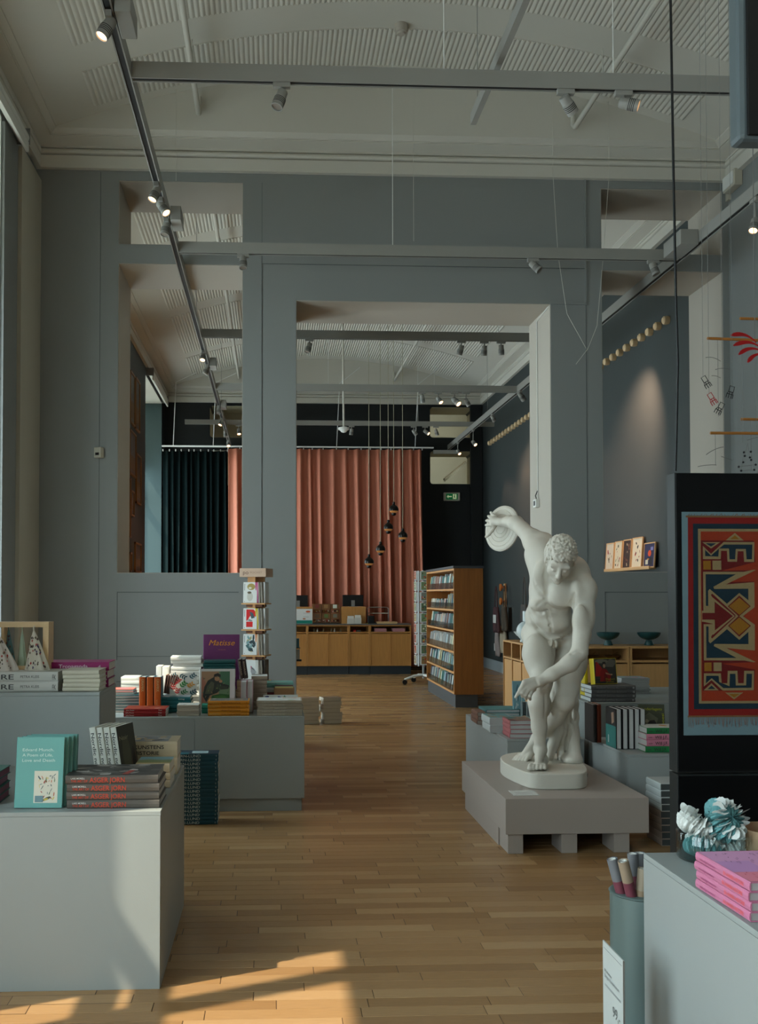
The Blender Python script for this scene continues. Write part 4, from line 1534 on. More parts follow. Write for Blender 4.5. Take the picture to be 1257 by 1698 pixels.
items = [(rr_, [(102, 72), (92, 1545), (1385, 1545), (1385, 72)]),
         (rn, [(140, 120), (134, 1497), (1345, 1497), (1345, 120)]),
         (rc, [(178, 158), (172, 1455), (1305, 1455), (1305, 158)]),
         (ro, [(198, 178), (192, 1437), (1285, 1437), (1285, 178)])]
half = [
    (rd, [(200, 245), (600, 245), (612, 405), (355, 470), (612, 465), (385, 555), (600, 550), (600, 740), (515, 808), (600, 870), (600, 1060), (385, 1040), (600, 1150), (350, 1160), (600, 1205), (590, 1360), (200, 1362)]),
    (rc, [(385, 245), (458, 188), (525, 245)]), (ry, [(420, 236), (458, 206), (492, 236)]),
    (rc, [(210, 258), (345, 258), (275, 305)]), (rn, [(235, 266), (315, 266), (275, 291)]),
    (rc, [(213, 285), (275, 345), (372, 256), (606, 256), (602, 405), (526, 405), (522, 325), (478, 325), (472, 403), (400, 403), (396, 322), (352, 322), (348, 384), (213, 384)]),
    (rn, [(230, 315), (275, 358), (375, 275), (590, 275), (586, 385), (545, 385), (540, 308), (463, 308), (458, 385), (415, 385), (412, 305), (336, 305), (330, 365), (230, 362)]),
    (ry, rect(215, 397, 272, 462)), (rc, rect(285, 395, 352, 464)),
    (rc, [(213, 478), (525, 478), (600, 462), (618, 464), (385, 572), (602, 555), (602, 742), (512, 808), (602, 872), (600, 1064), (385, 1045), (605, 1148), (590, 1152), (520, 1138), (213, 1136), (213, 868), (290, 866), (213, 850), (200, 850), (200, 768), (213, 768), (213, 750)]),
    (rn, [(232, 497), (462, 497), (290, 590), (296, 606), (555, 604), (555, 690), (486, 636), (392, 716), (262, 606), (250, 620), (250, 732), (232, 732)]),
    (rn, [(232, 1118), (460, 1118), (288, 1030), (294, 1014), (552, 1016), (552, 925), (482, 985), (390, 905), (262, 1010), (250, 995), (250, 884), (232, 884)]),
    (rd, [(200, 784), (296, 784), (296, 690), (270, 650), (280, 640), (455, 800), (455, 812), (275, 975), (268, 962), (300, 915), (300, 838), (200, 838)]),
    (rc, [(283, 668), (450, 808), (283, 948), (283, 850), (200, 850), (200, 768), (283, 768)]),
    (rd, [(298, 700), (436, 808), (298, 914), (298, 834), (204, 834), (204, 784), (298, 784)]),
    (rd, [(398, 735), (486, 655), (572, 735), (484, 808), (572, 880), (482, 962), (398, 880), (478, 808)]),
    (ry, [(407, 735), (486, 671), (563, 735), (486, 799)]), (ry, [(407, 881), (484, 817), (563, 881), (482, 948)]),
    (ry, rect(215, 1152, 270, 1216)), (rc, rect(285, 1152, 346, 1216)),
    (rc, [(211, 1232), (340, 1232), (345, 1305), (388, 1305), (392, 1214), (465, 1214), (470, 1305), (512, 1305), (516, 1214), (592, 1214), (588, 1358), (352, 1360), (268, 1282), (209, 1330)]),
    (rn, [(228, 1250), (322, 1250), (326, 1296), (404, 1328), (408, 1236), (450, 1236), (452, 1322), (530, 1322), (534, 1236), (576, 1236), (572, 1340), (358, 1342), (270, 1268), (226, 1306)]),
    (rc, [(207, 1358), (268, 1305), (322, 1358)]), (rn, [(238, 1348), (268, 1322), (298, 1348)]),
    (rc, [(372, 1375), (508, 1375), (437, 1425)]), (ry, [(398, 1385), (480, 1385), (437, 1412)])]
items += half + [(m, mir(p)) for m, p in half]
rug = MB()
for i, (m, p) in enumerate(items):
    q = rp(p)
    rug.add([(a, b, .00003 * i) for a, b in q], [tuple(range(len(q)))], m)
# fringes
fm = E_('fringe', 150, 132, 124); fm2 = E_('tan_edge', 140, 100, 60)
rug.add([(a, b, .002) for a, b in rp(rect(85, 60, 1392, 74))], [(0, 1, 2, 3)], fm2)
rug.add([(a, b, .002) for a, b in rp(rect(85, 1543, 1392, 1556))], [(0, 1, 2, 3)], fm2)
rf = random.Random(5)
for k in range(110):
    x = 88 + k * 11.9
    dx, L_ = rf.uniform(-14, 14), rf.uniform(50, 78)
    rug.add([(a, b, .0021) for a, b in rp([(x, 1556), (x + 4, 1556), (x + 5 + dx, 1556 + L_), (x + dx, 1556 + L_)])], [(0, 1, 2, 3)], fm)
    if k % 2:
        rug.add([(a, b, .0021) for a, b in rp([(x, 61), (x + 3, 61), (x + 8 + dx, 46 + rf.uniform(-4, 8)), (x + 4 + dx, 46)])], [(0, 1, 2, 3)], fm2)
ro_ = rug.build('rug_picture', scr, world=False)
kin = MW[t].inverted()
zlow = at(1140, 1188, ky).z
ro_.matrix_basis = kin @ T_(at(1140, 1188, ky).x, ky - .0106, zlow) @ R_('X', 90)
# cable to the ceiling
P = [at(1112, 0, 4.45), at(1113, 60, 4.45), at(1117, 300, 4.45), at(1121, 500, 4.45), at(1124, 600, 4.45), at(1122, 700, 4.45), at(1120, 781, 4.45)]
P = [Vector((P[0].x - .03, 4.45, 6.7))] + P
o = MB().tube(P, .0062, dark_m, 8).build('power_cable', smooth=50); tag(o, 'thin black cable hanging from the ceiling to the black display stand', 'cable')

# hanging monitor, top right
t = thing('hanging_monitor', 'dark monitor with rounded grey shell hanging in the top right corner', 'monitor', (2.0, 3.5, 3.0))
my = 3.5
xa_ = at(1217, 200, my).x; zb_ = at(1230, 231, my).z
b = MB()
prof = []
b.box(xa_ + .02, xa_ + 1.2, my, my + .09, zb_, zb_ + .75, mat('monitor_shell', (76, 84, 86), .4))
b.build('shell', t, bevel=.02)
bx('screen', xa_ + .045, xa_ + 1.175, my - .012, my + .0, zb_ + .012, zb_ + .74, dark_m, t, bevel=.006)
o = text(t, 'UT', T_(xa_ + .09 - 2.0, -.0135, zb_ + .42 - 3.0) @ R_('X', 90), .16, .14, mat('red_display_text', (90, 8, 8), .4, emit=(120, 8, 8), estr=.3), .02)
MB().tube([(xa_ + .6, my + .05, zb_ + .74), (xa_ + .6, my + .05, 6.7)], .02, track_m, 10).build('ceiling_pole', t)

# mobiles ----------------------------------------------------------------
stick_m = mat('mobile_stick', (150, 96, 40), .5)
red_m = mat('mobile_red', (150, 10, 14), .5)
thread_m = mat('fine_thread', (110, 108, 104), .6)
MYY = 5.6


def stick(px0, py0, px1, py1, label, Y=MYY, name='mobile_stick', drops=()):
    a, c = at(px0, py0, Y), at(px1, py1, Y)
    t = thing(name, label, 'mobile', tuple((a + c) / 2))
    MB().tube([a, c], .0085, stick_m, 8).build('stick', t)
    m = (a + c) / 2
    MB().tube([m, (m.x, m.y, zvault(m.x))], .0015, thread_m, 4).build('thread', t)
    for (x, y, L_) in drops:
        q = at(x, y, Y)
        MB().tube([q, (q.x, q.y, q.z - L_)], .0012, thread_m, 4).build('thread', t)
    return t


stick(1227, 528, 1330, 531, 'short wooden mobile stick hanging topmost at the right edge', Y=5.75)
s_ = stick(1173, 561, 1330, 567, 'wooden mobile stick behind the red petals', drops=((1190, 562, .45), (1230, 563, .6)))
stick(1229, 695, 1330, 697, 'short wooden mobile stick over the longer one at the right edge', Y=5.75, drops=((1245, 695, .3),))
stick(1178, 718, 1330, 719, 'long wooden mobile stick hanging lowest, over the arcs of wire', drops=((1186, 719, .18),))
# red petals
t = thing('petal_mobile', 'red mobile of curved petals fanning out at the right edge', 'mobile', tuple(at(1262, 590, 5.3)))


def petal(pts, ws, name, m, parent, Y=5.3):
    P = [at(x, y, Y) for x, y in pts]
    mpx = Y / FPX
    n_ = len(P)
    L_, R2 = [], []
    for i, p in enumerate(P):
        tg = (P[min(i + 1, n_ - 1)] - P[max(i - 1, 0)]).normalized()
        nn = Vector((-tg.z, 0, tg.x))
        L_.append((p + nn * ws[i] * mpx)); R2.append((p - nn * ws[i] * mpx))
    out = [(p.x, p.z) for p in L_] + [(p.x, p.z) for p in R2[::-1]]
    b = MB().prism(out, Y - .002, Y + .002, m, M=Matrix(((1, 0, 0, 0), (0, 0, 1, 0), (0, 1, 0, 0), (0, 0, 0, 1))))
    return b.build(name, parent)


def curve3(a, b, c, n_=10):
    return [((1 - t_) ** 2 * a[0] + 2 * t_ * (1 - t_) * b[0] + t_ * t_ * c[0], (1 - t_) ** 2 * a[1] + 2 * t_ * (1 - t_) * b[1] + t_ * t_ * c[1]) for t_ in [i / n_ for i in range(n_ + 1)]]


wp = [1.0, 3.0, 3.6, 3.4, 2.9, 2.4, 1.9, 1.5, 1.2, .9, .5]
for a, c, e in (((1212, 556), (1237, 549), (1254, 568)), ((1216, 573), (1244, 560), (1263, 578)), ((1225, 588), (1244, 570), (1266, 584)), ((1240, 601), (1250, 583), (1270, 588)),
                ((1312, 556), (1287, 549), (1270, 568)), ((1306, 573), (1284, 562), (1268, 580)), ((1296, 590), (1286, 575), (1270, 586)), ((1262, 606), (1262, 590), (1270, 580))):
    petal(curve3(a, c, e), wp, 'petal', red_m, t)
MB().tube([at(1262, 572, 5.3), (at(1262, 572, 5.3).x, 5.3, zvault(at(1262, 572, 5.3).x))], .0014, thread_m, 4).build('thread', t)


def mini_chair(px, py, rot, m, label):
    """flat wire chair of a mobile"""
    c = at(px, py, 5.2)
    t = thing('chair_mobile_figure', label, 'mobile', tuple(c))
    s = 5.2 / FPX
    q = math.radians(rot)

    def W(x, y):
        return (c.x + (x * math.cos(q) - y * math.sin(q)) * s, 5.2, c.z + (x * math.sin(q) + y * math.cos(q)) * s)
    def tb(p, r=.0022):
        return MB().tube([W(*k) for k in p], r, m, 5)
    tb([(-4, 0), (-4, 10), (4, 10), (4, 0), (-4, 0)]).build('backrest', t)
    tb([(-6, -4), (5, -4), (4, 0), (-4, 0), (-6, -4)]).build('seat', t)
    for x in (-6, -2, 2.5, 5):
        tb([(x, -4 if x in (-6, 5) else 0), (x, -11)]).build('leg', t)
    MB().tube([W(0, 10), (W(0, 10)[0], 5.2, zvault(c.x))], .001, thread_m, 4).build('thread', t)


mini_chair(1171, 633, 32, dark_m, 'topmost tiny black wire chair of the mobile')
mini_chair(1181, 661, 32, red_m, 'tiny red wire chair of the mobile')
mini_chair(1194, 677, -28, dark_m, 'lowest tiny black wire chair of the mobile')
mini_chair(1212, 650, -16, dark_m, 'rightmost tiny black wire chair of the mobile')
t = thing('dot_mobile', 'mobile of small black balls low at the right, above the display stand', 'mobile', tuple(at(1240, 770, 5.4)))
for (x, y) in ((1233.6, 750), (1245, 749), (1235, 756), (1243.5, 758.5), (1245.6, 762.6), (1232.4, 766.5), (1225, 774), (1253, 770.5), (1229, 780.5), (1250.7, 779), (1262, 762), (1266, 775)):
    c = at(x, y, 5.4)
    b = MB(); b.lathe([(0, -.0066), (.0047, -.0047), (.0066, 0), (.0047, .0047), (0, .0066)], dark_m, 10, M=T_(*c)); b.build('ball', t, smooth=60)
for pr_ in (((1240, 735), (1235, 756)), ((1240, 735), (1245, 763)), ((1225, 774), (1253, 770.5)), ((1229, 780.5), (1251, 779)), ((1233.6, 750), (1229, 780)), ((1245, 749), (1251, 779))):
    MB().tube([at(*pr_[0], 5.4), at(*pr_[1], 5.4)], .001, thread_m, 4).build('thread', t)
t = thing('wire_arc_mobile', 'mobile of faint thin wire arcs hanging before the pale opening side', 'mobile', tuple(at(1185, 750, 5.5)))
for a, c, e in (((1171, 754), (1185, 743), (1200, 741)), ((1196, 757), (1206, 760), (1214, 763)), ((1157, 774), (1170, 770), (1188, 771)), ((1239, 730), (1250, 726), (1262, 724)),
                ((1170, 593), (1182, 590), (1195, 599)), ((1186, 613), (1196, 609), (1210, 612)), ((1180, 623), (1188, 622), (1195, 627))):
    MB().tube([at(x, y, 5.5) for x, y in curve3(a, c, e, 6)], .0016, thread_m, 4).build('wire_arc', t)
ORDL = ['leftmost', 'second from left', 'third from left', 'fourth from left', 'fifth from left', 'rightmost']
NTH = ['first', 'second', 'third', 'fourth', 'fifth', 'sixth', 'seventh', 'eighth', 'ninth', 'tenth', 'eleventh', 'twelfth', 'thirteenth', 'fourteenth', 'fifteenth', 'sixteenth', 'seventeenth',
       'eighteenth', 'nineteenth', 'twentieth', 'twenty-first', 'twenty-second', 'twenty-third', 'twenty-fourth', 'twenty-fifth', 'twenty-sixth', 'twenty-seventh', 'twenty-eighth']
# ================================================================== CABINETS, RACKS AND SMALL THINGS


def cabinet(label, x0, x1, y0, y1, z1, doors, top_open=.115, name='oak_cabinet', kick=.17, face='-y', om=None, fin=True):
    """oak unit: open compartment over plain doors, dark toe kick; x runs along the face"""
    om = om or oak_m
    if face == '-y':
        M0 = Matrix.Identity(4)
    else:   # face '-x': local x -> hall y reversed, local y -> hall x
        M0 = Matrix(((0, 1, 0, 0), (-1, 0, 0, 0), (0, 0, 1, 0), (0, 0, 0, 1)))
    cen = M0 @ Vector(((x0 + x1) / 2, (y0 + y1) / 2, 0))
    t = thing(name, label, 'cabinet', (cen.x, cen.y, 0), group=None)

    def b_(nm, a, b, c, d, e, f, m, **k):
        return MB().box(a, b, c, d, e, f, m, M=M0).build(nm, t, **k)
    tk = .022
    b_('side_panel', x0, x0 + tk, y0, y1, kick, z1 - tk, om, bevel=.001); b_('side_panel', x1 - tk, x1, y0, y1, kick, z1 - tk, om, bevel=.001)
    b_('top_panel', x0, x1, y0, y1, z1 - tk, z1, om, bevel=.001)
    b_('back_panel', x0 + tk, x1 - tk, y1 - .012, y1, kick, z1 - tk, om)
    zs = z1 - tk - top_open
    b_('shelf', x0 + tk, x1 - tk, y0 + .002, y1 - .013, zs - tk, zs, om)
    b_('bottom_panel', x0 + tk, x1 - tk, y0 + .002, y1 - .013, kick, kick + tk, om)
    w = (x1 - x0 - 2 * tk) / doors
    for k in range(doors):
        a = x0 + tk + w * k
        b_('door', a + (.002 if k == 0 else .008), a + w - (.002 if k == doors - 1 else .008), y0 + .012, y0 + .030, kick + .004, zs - tk - .014, om, bevel=.0015)
        if k:
            b_('mullion', a - .007, a + .007, y0, y0 + .05, kick, zs - tk, om)
    b_('toe_kick', x0 + .002, x1 - .002, y0 + .03, y1 - .02, 0, kick, mat('toe_kick_slate', (44, 50, 54), .5))
    return t


ky0 = 20.1
def kxp(px):
    return at(px, 1080, ky0).x
ce = [kxp(340), kxp(409), kxp(440), kxp(509.7), kxp(578.7), kxp(613.4), kxp(682)]
labs = ['two-door oak counter unit farthest left behind the pillar', 'single-door oak counter unit behind the pillar', 'two-door oak counter unit cut by the doorway edge',
        'two-door oak counter unit left of the double upright', 'single-door oak counter unit in the middle of the counter', 'two-door oak counter unit at the right end, pink boxes inside']
for k in range(6):
    cabinet(labs[k], ce[k] + .002, ce[k + 1] - .002, ky0, 20.75, .995, 1 if k in (1, 4) else 2)
o = MB().box(ce[0], ce[-1], ky0 - .02, 20.78, .996, 1.02, mat('counter_stone', (88, 86, 84), .35, var=.35, vscale=30)).build('worktop', bevel=.003)
tag(o, 'dark speckled stone worktop running over the oak counter units', 'worktop')

# things on the counter
ZK = 1.021


def pxbox(x0, y0, x1, y1, Y):
    a, b = at(x0, y0, Y), at(x1, y1, Y)
    return a.x, b.x, b.z, a.z


def monitor_back(px0, px1, label):
    x0, x1, zb, zt = pxbox(px0, 986.5, px1, 1005, 20.35)
    t = thing('till_screen', label, 'monitor', ((x0 + x1) / 2, 20.35, ZK))
    bx('screen_housing', x0, x1, 20.33, 20.355, zb, zt, dark_m, t, bevel=.004)
    m = (x0 + x1) / 2
    bx('stand_column', m - .03, m + .03, 20.30, 20.33, zb + .02, zb + .12, steel_m, t)
    return t
xw0, xw1, _, zw = pxbox(566, 1006, 606.5, 1034, 20.3)
t = thing('till_box', 'wooden box with a black till screen, right of the brown drawers', 'box', ((xw0 + xw1) / 2, 20.35, ZK))
bx('box_front', xw0, xw1, 20.28, 20.30, ZK, zw, oak_m, t); bx('box_side', xw0, xw0 + .02, 20.301, 20.65, ZK, zw, oak_m, t); bx('box_side', xw1 - .02, xw1, 20.301, 20.65, ZK, zw, oak_m, t)
bx('box_top', xw0 + .021, xw1 - .021, 20.301, 20.65, zw - .02, zw, oak_m, t)
x0, x1, zb, zt = pxbox(568, 986.5, 602.5, 1005, 20.45)
t = thing('till_screen', 'black till screen on the wooden box, middle of the counter', 'monitor', ((x0 + x1) / 2, 20.45, zw))
bx('screen_housing', x0, x1, 20.44, 20.465, zw + .006, zt, dark_m, t, bevel=.004); bx('stand_column', (x0 + x1) / 2 - .035, (x0 + x1) / 2 + .035, 20.41, 20.44, zw, zw + .13, steel_m, t)
bx('stand_plate', (x0 + x1) / 2 - .09, (x0 + x1) / 2 + .09, 20.38, 20.55, zw, zw + .006, steel_m, t)
xw0, xw1, _, zw = pxbox(470, 1006.5, 520, 1034, 20.4)
t = thing('till_box', 'wooden box behind the white poster, by the pillar edge', 'box', ((xw0 + xw1) / 2, 20.4, ZK))
bx('box_front', xw0, xw1, 20.40, 20.42, ZK, zw, oak_m, t); bx('box_top', xw0, xw1, 20.421, 20.7, zw - .02, zw, oak_m, t); bx('box_side', xw0, xw0 + .02, 20.421, 20.7, ZK, zw - .021, oak_m, t)
x0, x1, zb, zt = pxbox(478, 987, 510.5, 1006, 20.55)
t = thing('till_screen', 'black till screen half hidden by the grey pillar', 'monitor', ((x0 + x1) / 2, 20.55, zw))
bx('screen_housing', x0, x1, 20.54, 20.565, zw + .005, zt, dark_m, t, bevel=.004); bx('stand_column', (x0 + x1) / 2 - .035, (x0 + x1) / 2 + .035, 20.51, 20.54, zw, zw + .13, steel_m, t)
x0, x1, zb, zt = pxbox(478, 1009.8, 518, 1032.5, 20.25)
t = thing('counter_poster', 'white counter poster with orange mark and green foot, by the pillar', 'poster', ((x0 + x1) / 2, 20.25, ZK))
bx('poster_board', x0, x1, 20.24, 20.255, ZK, zt, white_m, t)
bx('green_band', x0 + .002, x1 - .002, 20.237, 20.24, ZK + .004, ZK + .07, C(20, 120, 105), t)
art(t, [(C(200, 90, 50), blob(.82, .82, .1, .07, 10)), (C(150, 150, 150), rect(.62, .70, .9, .72)), (C(120, 120, 120), rect(.62, .45, .85, .47)), (C(180, 110, 70), blob(.66, .33, .07, .05, 7))],
    T_(x0 - (x0 + x1) / 2, -.0105, 0) @ R_('X', 90), x1 - x0, zt - ZK, 'poster_print')
# brown drawers 3 x 2
x0, x1, zb, zt = pxbox(518.5, 1001, 563, 1033.5, 20.3)
t = thing('sample_rack', 'brown wooden rack of six small bins on the counter', 'rack', ((x0 + x1) / 2, 20.3, ZK))
rk = mat('rack_brown', (112, 72, 36), .5, var=.1)
bx('rack_base', x0, x1, 20.26, 20.6, ZK, ZK + .02, dark_m, t)
cm = [C(120, 50, 45), C(150, 110, 70), C(200, 205, 190), C(90, 70, 50), C(90, 110, 60), C(110, 105, 90)]
W3 = (x1 - x0) / 3
for r in range(2):
    for c in range(3):
        zz = ZK + .02 + (1 - r) * (zt - ZK - .02) / 2
        hh = (zt - ZK - .02) / 2
        y_ = 20.27 + (1 - 0) * 0 + (.06 if r == 0 else 0)
        bn = MB().box(x0 + c * W3 + .004, x0 + (c + 1) * W3 - .004, y_ + .0, y_ + .26, zz, zz + .012, rk)
        bn.box(x0 + c * W3 + .004, x0 + (c + 1) * W3 - .004, y_, y_ + .012, zz + .07, zz + hh - .005, rk)
        bn.box(x0 + c * W3 + .004, x0 + c * W3 + .014, y_ + .012, y_ + .26, zz + .012, zz + hh - .005, rk)
        bn.box(x0 + (c + 1) * W3 - .014, x0 + (c + 1) * W3 - .004, y_ + .012, y_ + .26, zz + .012, zz + hh - .005, rk)
        bo = bn.build('bin', t)
        bx('tag_card', x0 + c * W3 + .05, x0 + (c + 1) * W3 - .05, y_ - .002, y_ - .0005, zz + .10, zz + hh - .02, cm[r * 3 + c], bo)
        g = MB(); rs = random.Random(r * 3 + c)
        for q in range(14):
            xx = x0 + c * W3 + rs.uniform(.03, W3 - .03); k_ = rs.uniform(.008, .014)
            g.lathe([(0, -k_), (k_, 0), (0, k_)], C(*rs.choice([(200, 170, 60), (180, 60, 50), (230, 220, 200), (60, 80, 60)])), 6, M=T_(xx, y_ + rs.uniform(.02, .05), zz + .02 + rs.uniform(0, .04)))
        g.build('sweets', bo, kind='stuff')
for px0, px1, zt_, lab in ((576, 587.5, 1021.5, 'left white flyer box before the wooden till box'), (588, 599, 1020, 'right white flyer box before the wooden till box')):
    x0, x1, zb, zt = pxbox(px0, zt_, px1, 1034, 20.15)
    t = thing('flyer_box', lab, 'box', ((x0 + x1) / 2, 20.16, ZK))
    bx('box_body', x0, x1, 20.13, 20.20, ZK, zt - .05, C(190, 186, 176), t)
    MB().box(x0 + .008, x1 - .008, 20.14, 20.19, ZK + .03, zt, paper_m).build('flyers', t)
x0, x1, zb, zt = pxbox(609.5, 1007, 644, 1034, 20.5)
t = thing('wire_stand', 'pale wire display stand near the right end of the counter', 'stand', ((x0 + x1) / 2, 20.5, ZK))
r = .03
P = [(x0, 20.5, ZK), (x0, 20.5, zt - r), (x0 + r, 20.5, zt), (x1 - r, 20.5, zt), (x1, 20.5, zt - r), (x1, 20.5, ZK)]
MB().tube(P, .009, steel_m, 8).build('frame', t, smooth=50)
bx('shelf', x0, x1, 20.46, 20.56, ZK + .20, ZK + .215, cream_m, t)
bx('foot', x0 - .02, x1 + .02, 20.42, 20.6, ZK, ZK + .01, steel_m, t)
x0, x1, zb, zt = pxbox(608, 1021, 623, 1034, 20.2)
t = thing('card_reader', 'small black card reader on the counter beside the wire stand', 'device', ((x0 + x1) / 2, 20.2, ZK))
bx('reader_body', x0 + .02, x1 - .03, 20.17, 20.26, ZK + .01, zt, dark_m, t, bevel=.01); bx('reader_base', x0, x1 + .02, 20.14, 20.3, ZK, ZK + .02, dark_m, t, bevel=.005)
bx('yellow_mark', x0, x0 + .02, 20.138, 20.14, ZK + .002, ZK + .015, C(190, 170, 20), t)
x0, x1, zb, zt = pxbox(624, 1029.5, 658.5, 1034, 20.2)
t = thing('wooden_tray', 'flat wooden tray at the right end of the counter', 'tray', ((x0 + x1) / 2, 20.25, ZK))
bx('tray_floor', x0, x1, 20.15, 20.4, ZK, ZK + .015, oakl_m, t)
for a, b, c, d in ((x0, x1, 20.15, 20.165), (x0, x1, 20.385, 20.4), (x0, x0 + .015, 20.165, 20.385), (x1 - .015, x1, 20.165, 20.385)):
    bx('rim', a, b, c, d, ZK + .015, ZK + .04, oakl_m, t)
# in the open compartments
zs = .995 - .022 - .115
pinkb = C(168, 116, 122)
for px0, px1, lab in ((621, 641, 'left pink box in the counter compartment'), (651, 671.5, 'right pink box in the counter compartment')):
    x0, x1, zb, zt = pxbox(px0, 1043.5, px1, 1050, 20.15)
    o = MB().box(x0, x1, 20.14, 20.4, zs, zs + .07, pinkb).build('pink_box', bevel=.004); tag(o, lab, 'box')
x0, x1, _, _ = pxbox(586, 1044, 590, 1050, 20.15)
o = MB().box(x0, x1, 20.14, 20.25, zs, zs + .04, C(170, 30, 25)).build('red_box', bevel=.004); tag(o, 'tiny red box in the middle counter compartment', 'box')
x0, x1, _, _ = pxbox(591, 1044, 598, 1050, 20.15)
o = MB().box(x0, x1, 20.14, 20.25, zs, zs + .035, C(70, 66, 62)).build('grey_box', bevel=.004); tag(o, 'tiny dark grey box beside the red one in the counter', 'box')
for k, px in enumerate((521, 526.5, 536.5, 549.5, 555, 565)):
    c = at(px, 1046, 20.2)
    o = MB().lathe([(.016, 0), (.018, .03), (.008, .045), (.012, .06), (0, .066)], cream_m if k % 3 == 1 else C(110, 96, 70), 10, M=T_(c.x, 20.2, zs)).build('figurine', smooth=50)
    tag(o, 'tiny figurine, %s of six in the counter compartment' % ORDL[k], 'figurine', 'figurines in the counter compartment')

# leaflet holder on the doorway's left side
p0, p1 = at(490.5, 1058, 10.95), at(500, 1096, 10.95)
t = thing('leaflet_holder', 'leaflet stand peeking out behind the pillar, left edge of the doorway', 'stand', (p0.x - .1, 11.0, 0))
z1_, z0_ = at(490, 1058, 11).z, at(490, 1096, 11).z
MB().tube([(p0.x - .1, 11.02, 0), (p0.x - .1, 11.02, z1_ + .1)], .012, dark_m, 8).build('pole', t)
MB().lathe([(.14, 0), (.14, .012), (.02, .02)], dark_m, 20, M=T_(p0.x - .1, 11.02, 0)).build('foot', t)
bx('tray', p0.x - .2, p1.x, 10.93, 11.0, z0_, z0_ + .02, dark_m, t)
bx('tray', p0.x - .2, p1.x - .015, 10.93, 11.0, z0_ + .14, z0_ + .15, dark_m, t)
bx('leaflets', p0.x - .19, p1.x - .02, 10.94, 10.98, z0_ + .021, z0_ + .13, paperg_m, t)
bx('leaflets', p0.x - .19, p1.x - .025, 10.94, 10.98, z0_ + .151, z0_ + .25, C(70, 110, 120), t)

# ------------------------------------------------------------------ bookcase with magazines
BX0, BX1, BY0, BY1 = 2.60, 3.02, 14.08, 16.6
t = bc = thing('magazine_bookcase', 'tall brown oak bookcase full of magazines, facing the aisle', 'bookcase', ((BX0 + BX1) / 2, (BY0 + BY1) / 2, 0))
slate = mat('slate_laminate', (70, 74, 78), .4)
bx('kick_plate', BX0 + .02, BX1 - .08, BY0 + .02, BY1 - .02, 0, .185, slate, t)
bx('top_slab', BX0 - .012, BX1 + .012, BY0 - .012, BY1 + .012, 1.985, 2.02, slate, t)
bx('end_panel', BX0, BX1, BY0, BY0 + .028, .186, 1.984, oakd_m, t); bx('end_panel', BX0, BX1, BY1 - .028, BY1, .186, 1.984, oakd_m, t)
bx('back_panel', BX1 - .018, BX1, BY0 + .029, BY1 - .029, .186, 1.984, oakd_m, t)
SH = [.19, .478, .77, 1.075, 1.37, 1.665]
lip_m = thin_glass('acrylic_lip', (.85, .87, .87), .6, .08)
oak2 = mat('oak_shelf', (184, 132, 80), .5, var=.15, vscale=5, stretch=(9, .8, 9))
bx('top_board', BX0 + .001, BX1 - .019, BY0 + .029, BY1 - .029, 1.955, 1.983, oak2, t)
for z in SH:
    sh = bx('shelf', BX0 + .001, BX1 - .019, BY0 + .029, BY1 - .029, z, z + .026, oak2, t)
    bx('acrylic_lip', BX0 + .012, BX0 + .016, BY0 + .035, BY1 - .035, z + .027, z + .12, lip_m, sh)
bx('divider', BX0 + .001, BX0 + .02, BY0 + .0285, BY0 + .045, .217, 1.954, oak2, t)
rb = random.Random(21)
pal = [(205, 205, 200), (180, 186, 188), (150, 160, 165), (120, 140, 150), (215, 210, 190), (90, 110, 120), (190, 150, 140), (120, 170, 165), (200, 190, 150), (90, 90, 95)]
MAGW = {0: 'bottom', 1: 'second lowest', 2: 'third lowest', 3: 'third highest', 4: 'second highest', 5: 'topmost'}
mag_cache = {}
for k, z in enumerate(SH):
    y = BY0 + .07
    i = 0
    while y < BY1 - .1:
        th = rb.uniform(.035, .075)
        h = rb.uniform(.19, .245) if k != 4 or i < 9 else rb.uniform(.13, .16)
        if k == 5 and 4 < i < 6:
            y += .15; i += 1; continue
        col_ = rb.choice(pal)
        if k == 2:
            col_ = rb.choice([(215, 215, 210), (190, 190, 185), (205, 200, 190)])
        if k == 0 and i < 2:
            col_ = (196, 80, 40) if i == 0 else (60, 62, 66)
        if k == 1 and i < 5:
            col_ = (150, 190, 188)
        b = MB(); w = rb.uniform(.17, .21)
        mm = C(*col_)
        b.box(0, w, 0, .004, 0, h, mm); b.box(0, w, th - .006, th - .002, 0, h * .985, mm); b.box(.001, .005, .0045, th - .0065, 0, h * .99, C(*rb.choice(pal)))
        t2 = thing('magazine_pile', 'x', 'magazine', M=T_(BX0 + .03 + rb.uniform(0, .03), y, z + .0265) @ R_('X', rb.uniform(-9, 3)) @ R_('Y', 8))
        b.build('cover', t2, world=False)
        MB().box(.006, w - .003, .0045, th - .0065, 0.002, h * .97, paper_m).build('pages', t2, world=False)
        t2['label'] = 'slim magazine pile, %s from the near end of the %s bookcase shelf' % (NTH[i], MAGW[k])
        t2['group'] = 'magazines on the %s bookcase shelf' % MAGW[k]
        y += th + rb.uniform(.02, .07); i += 1

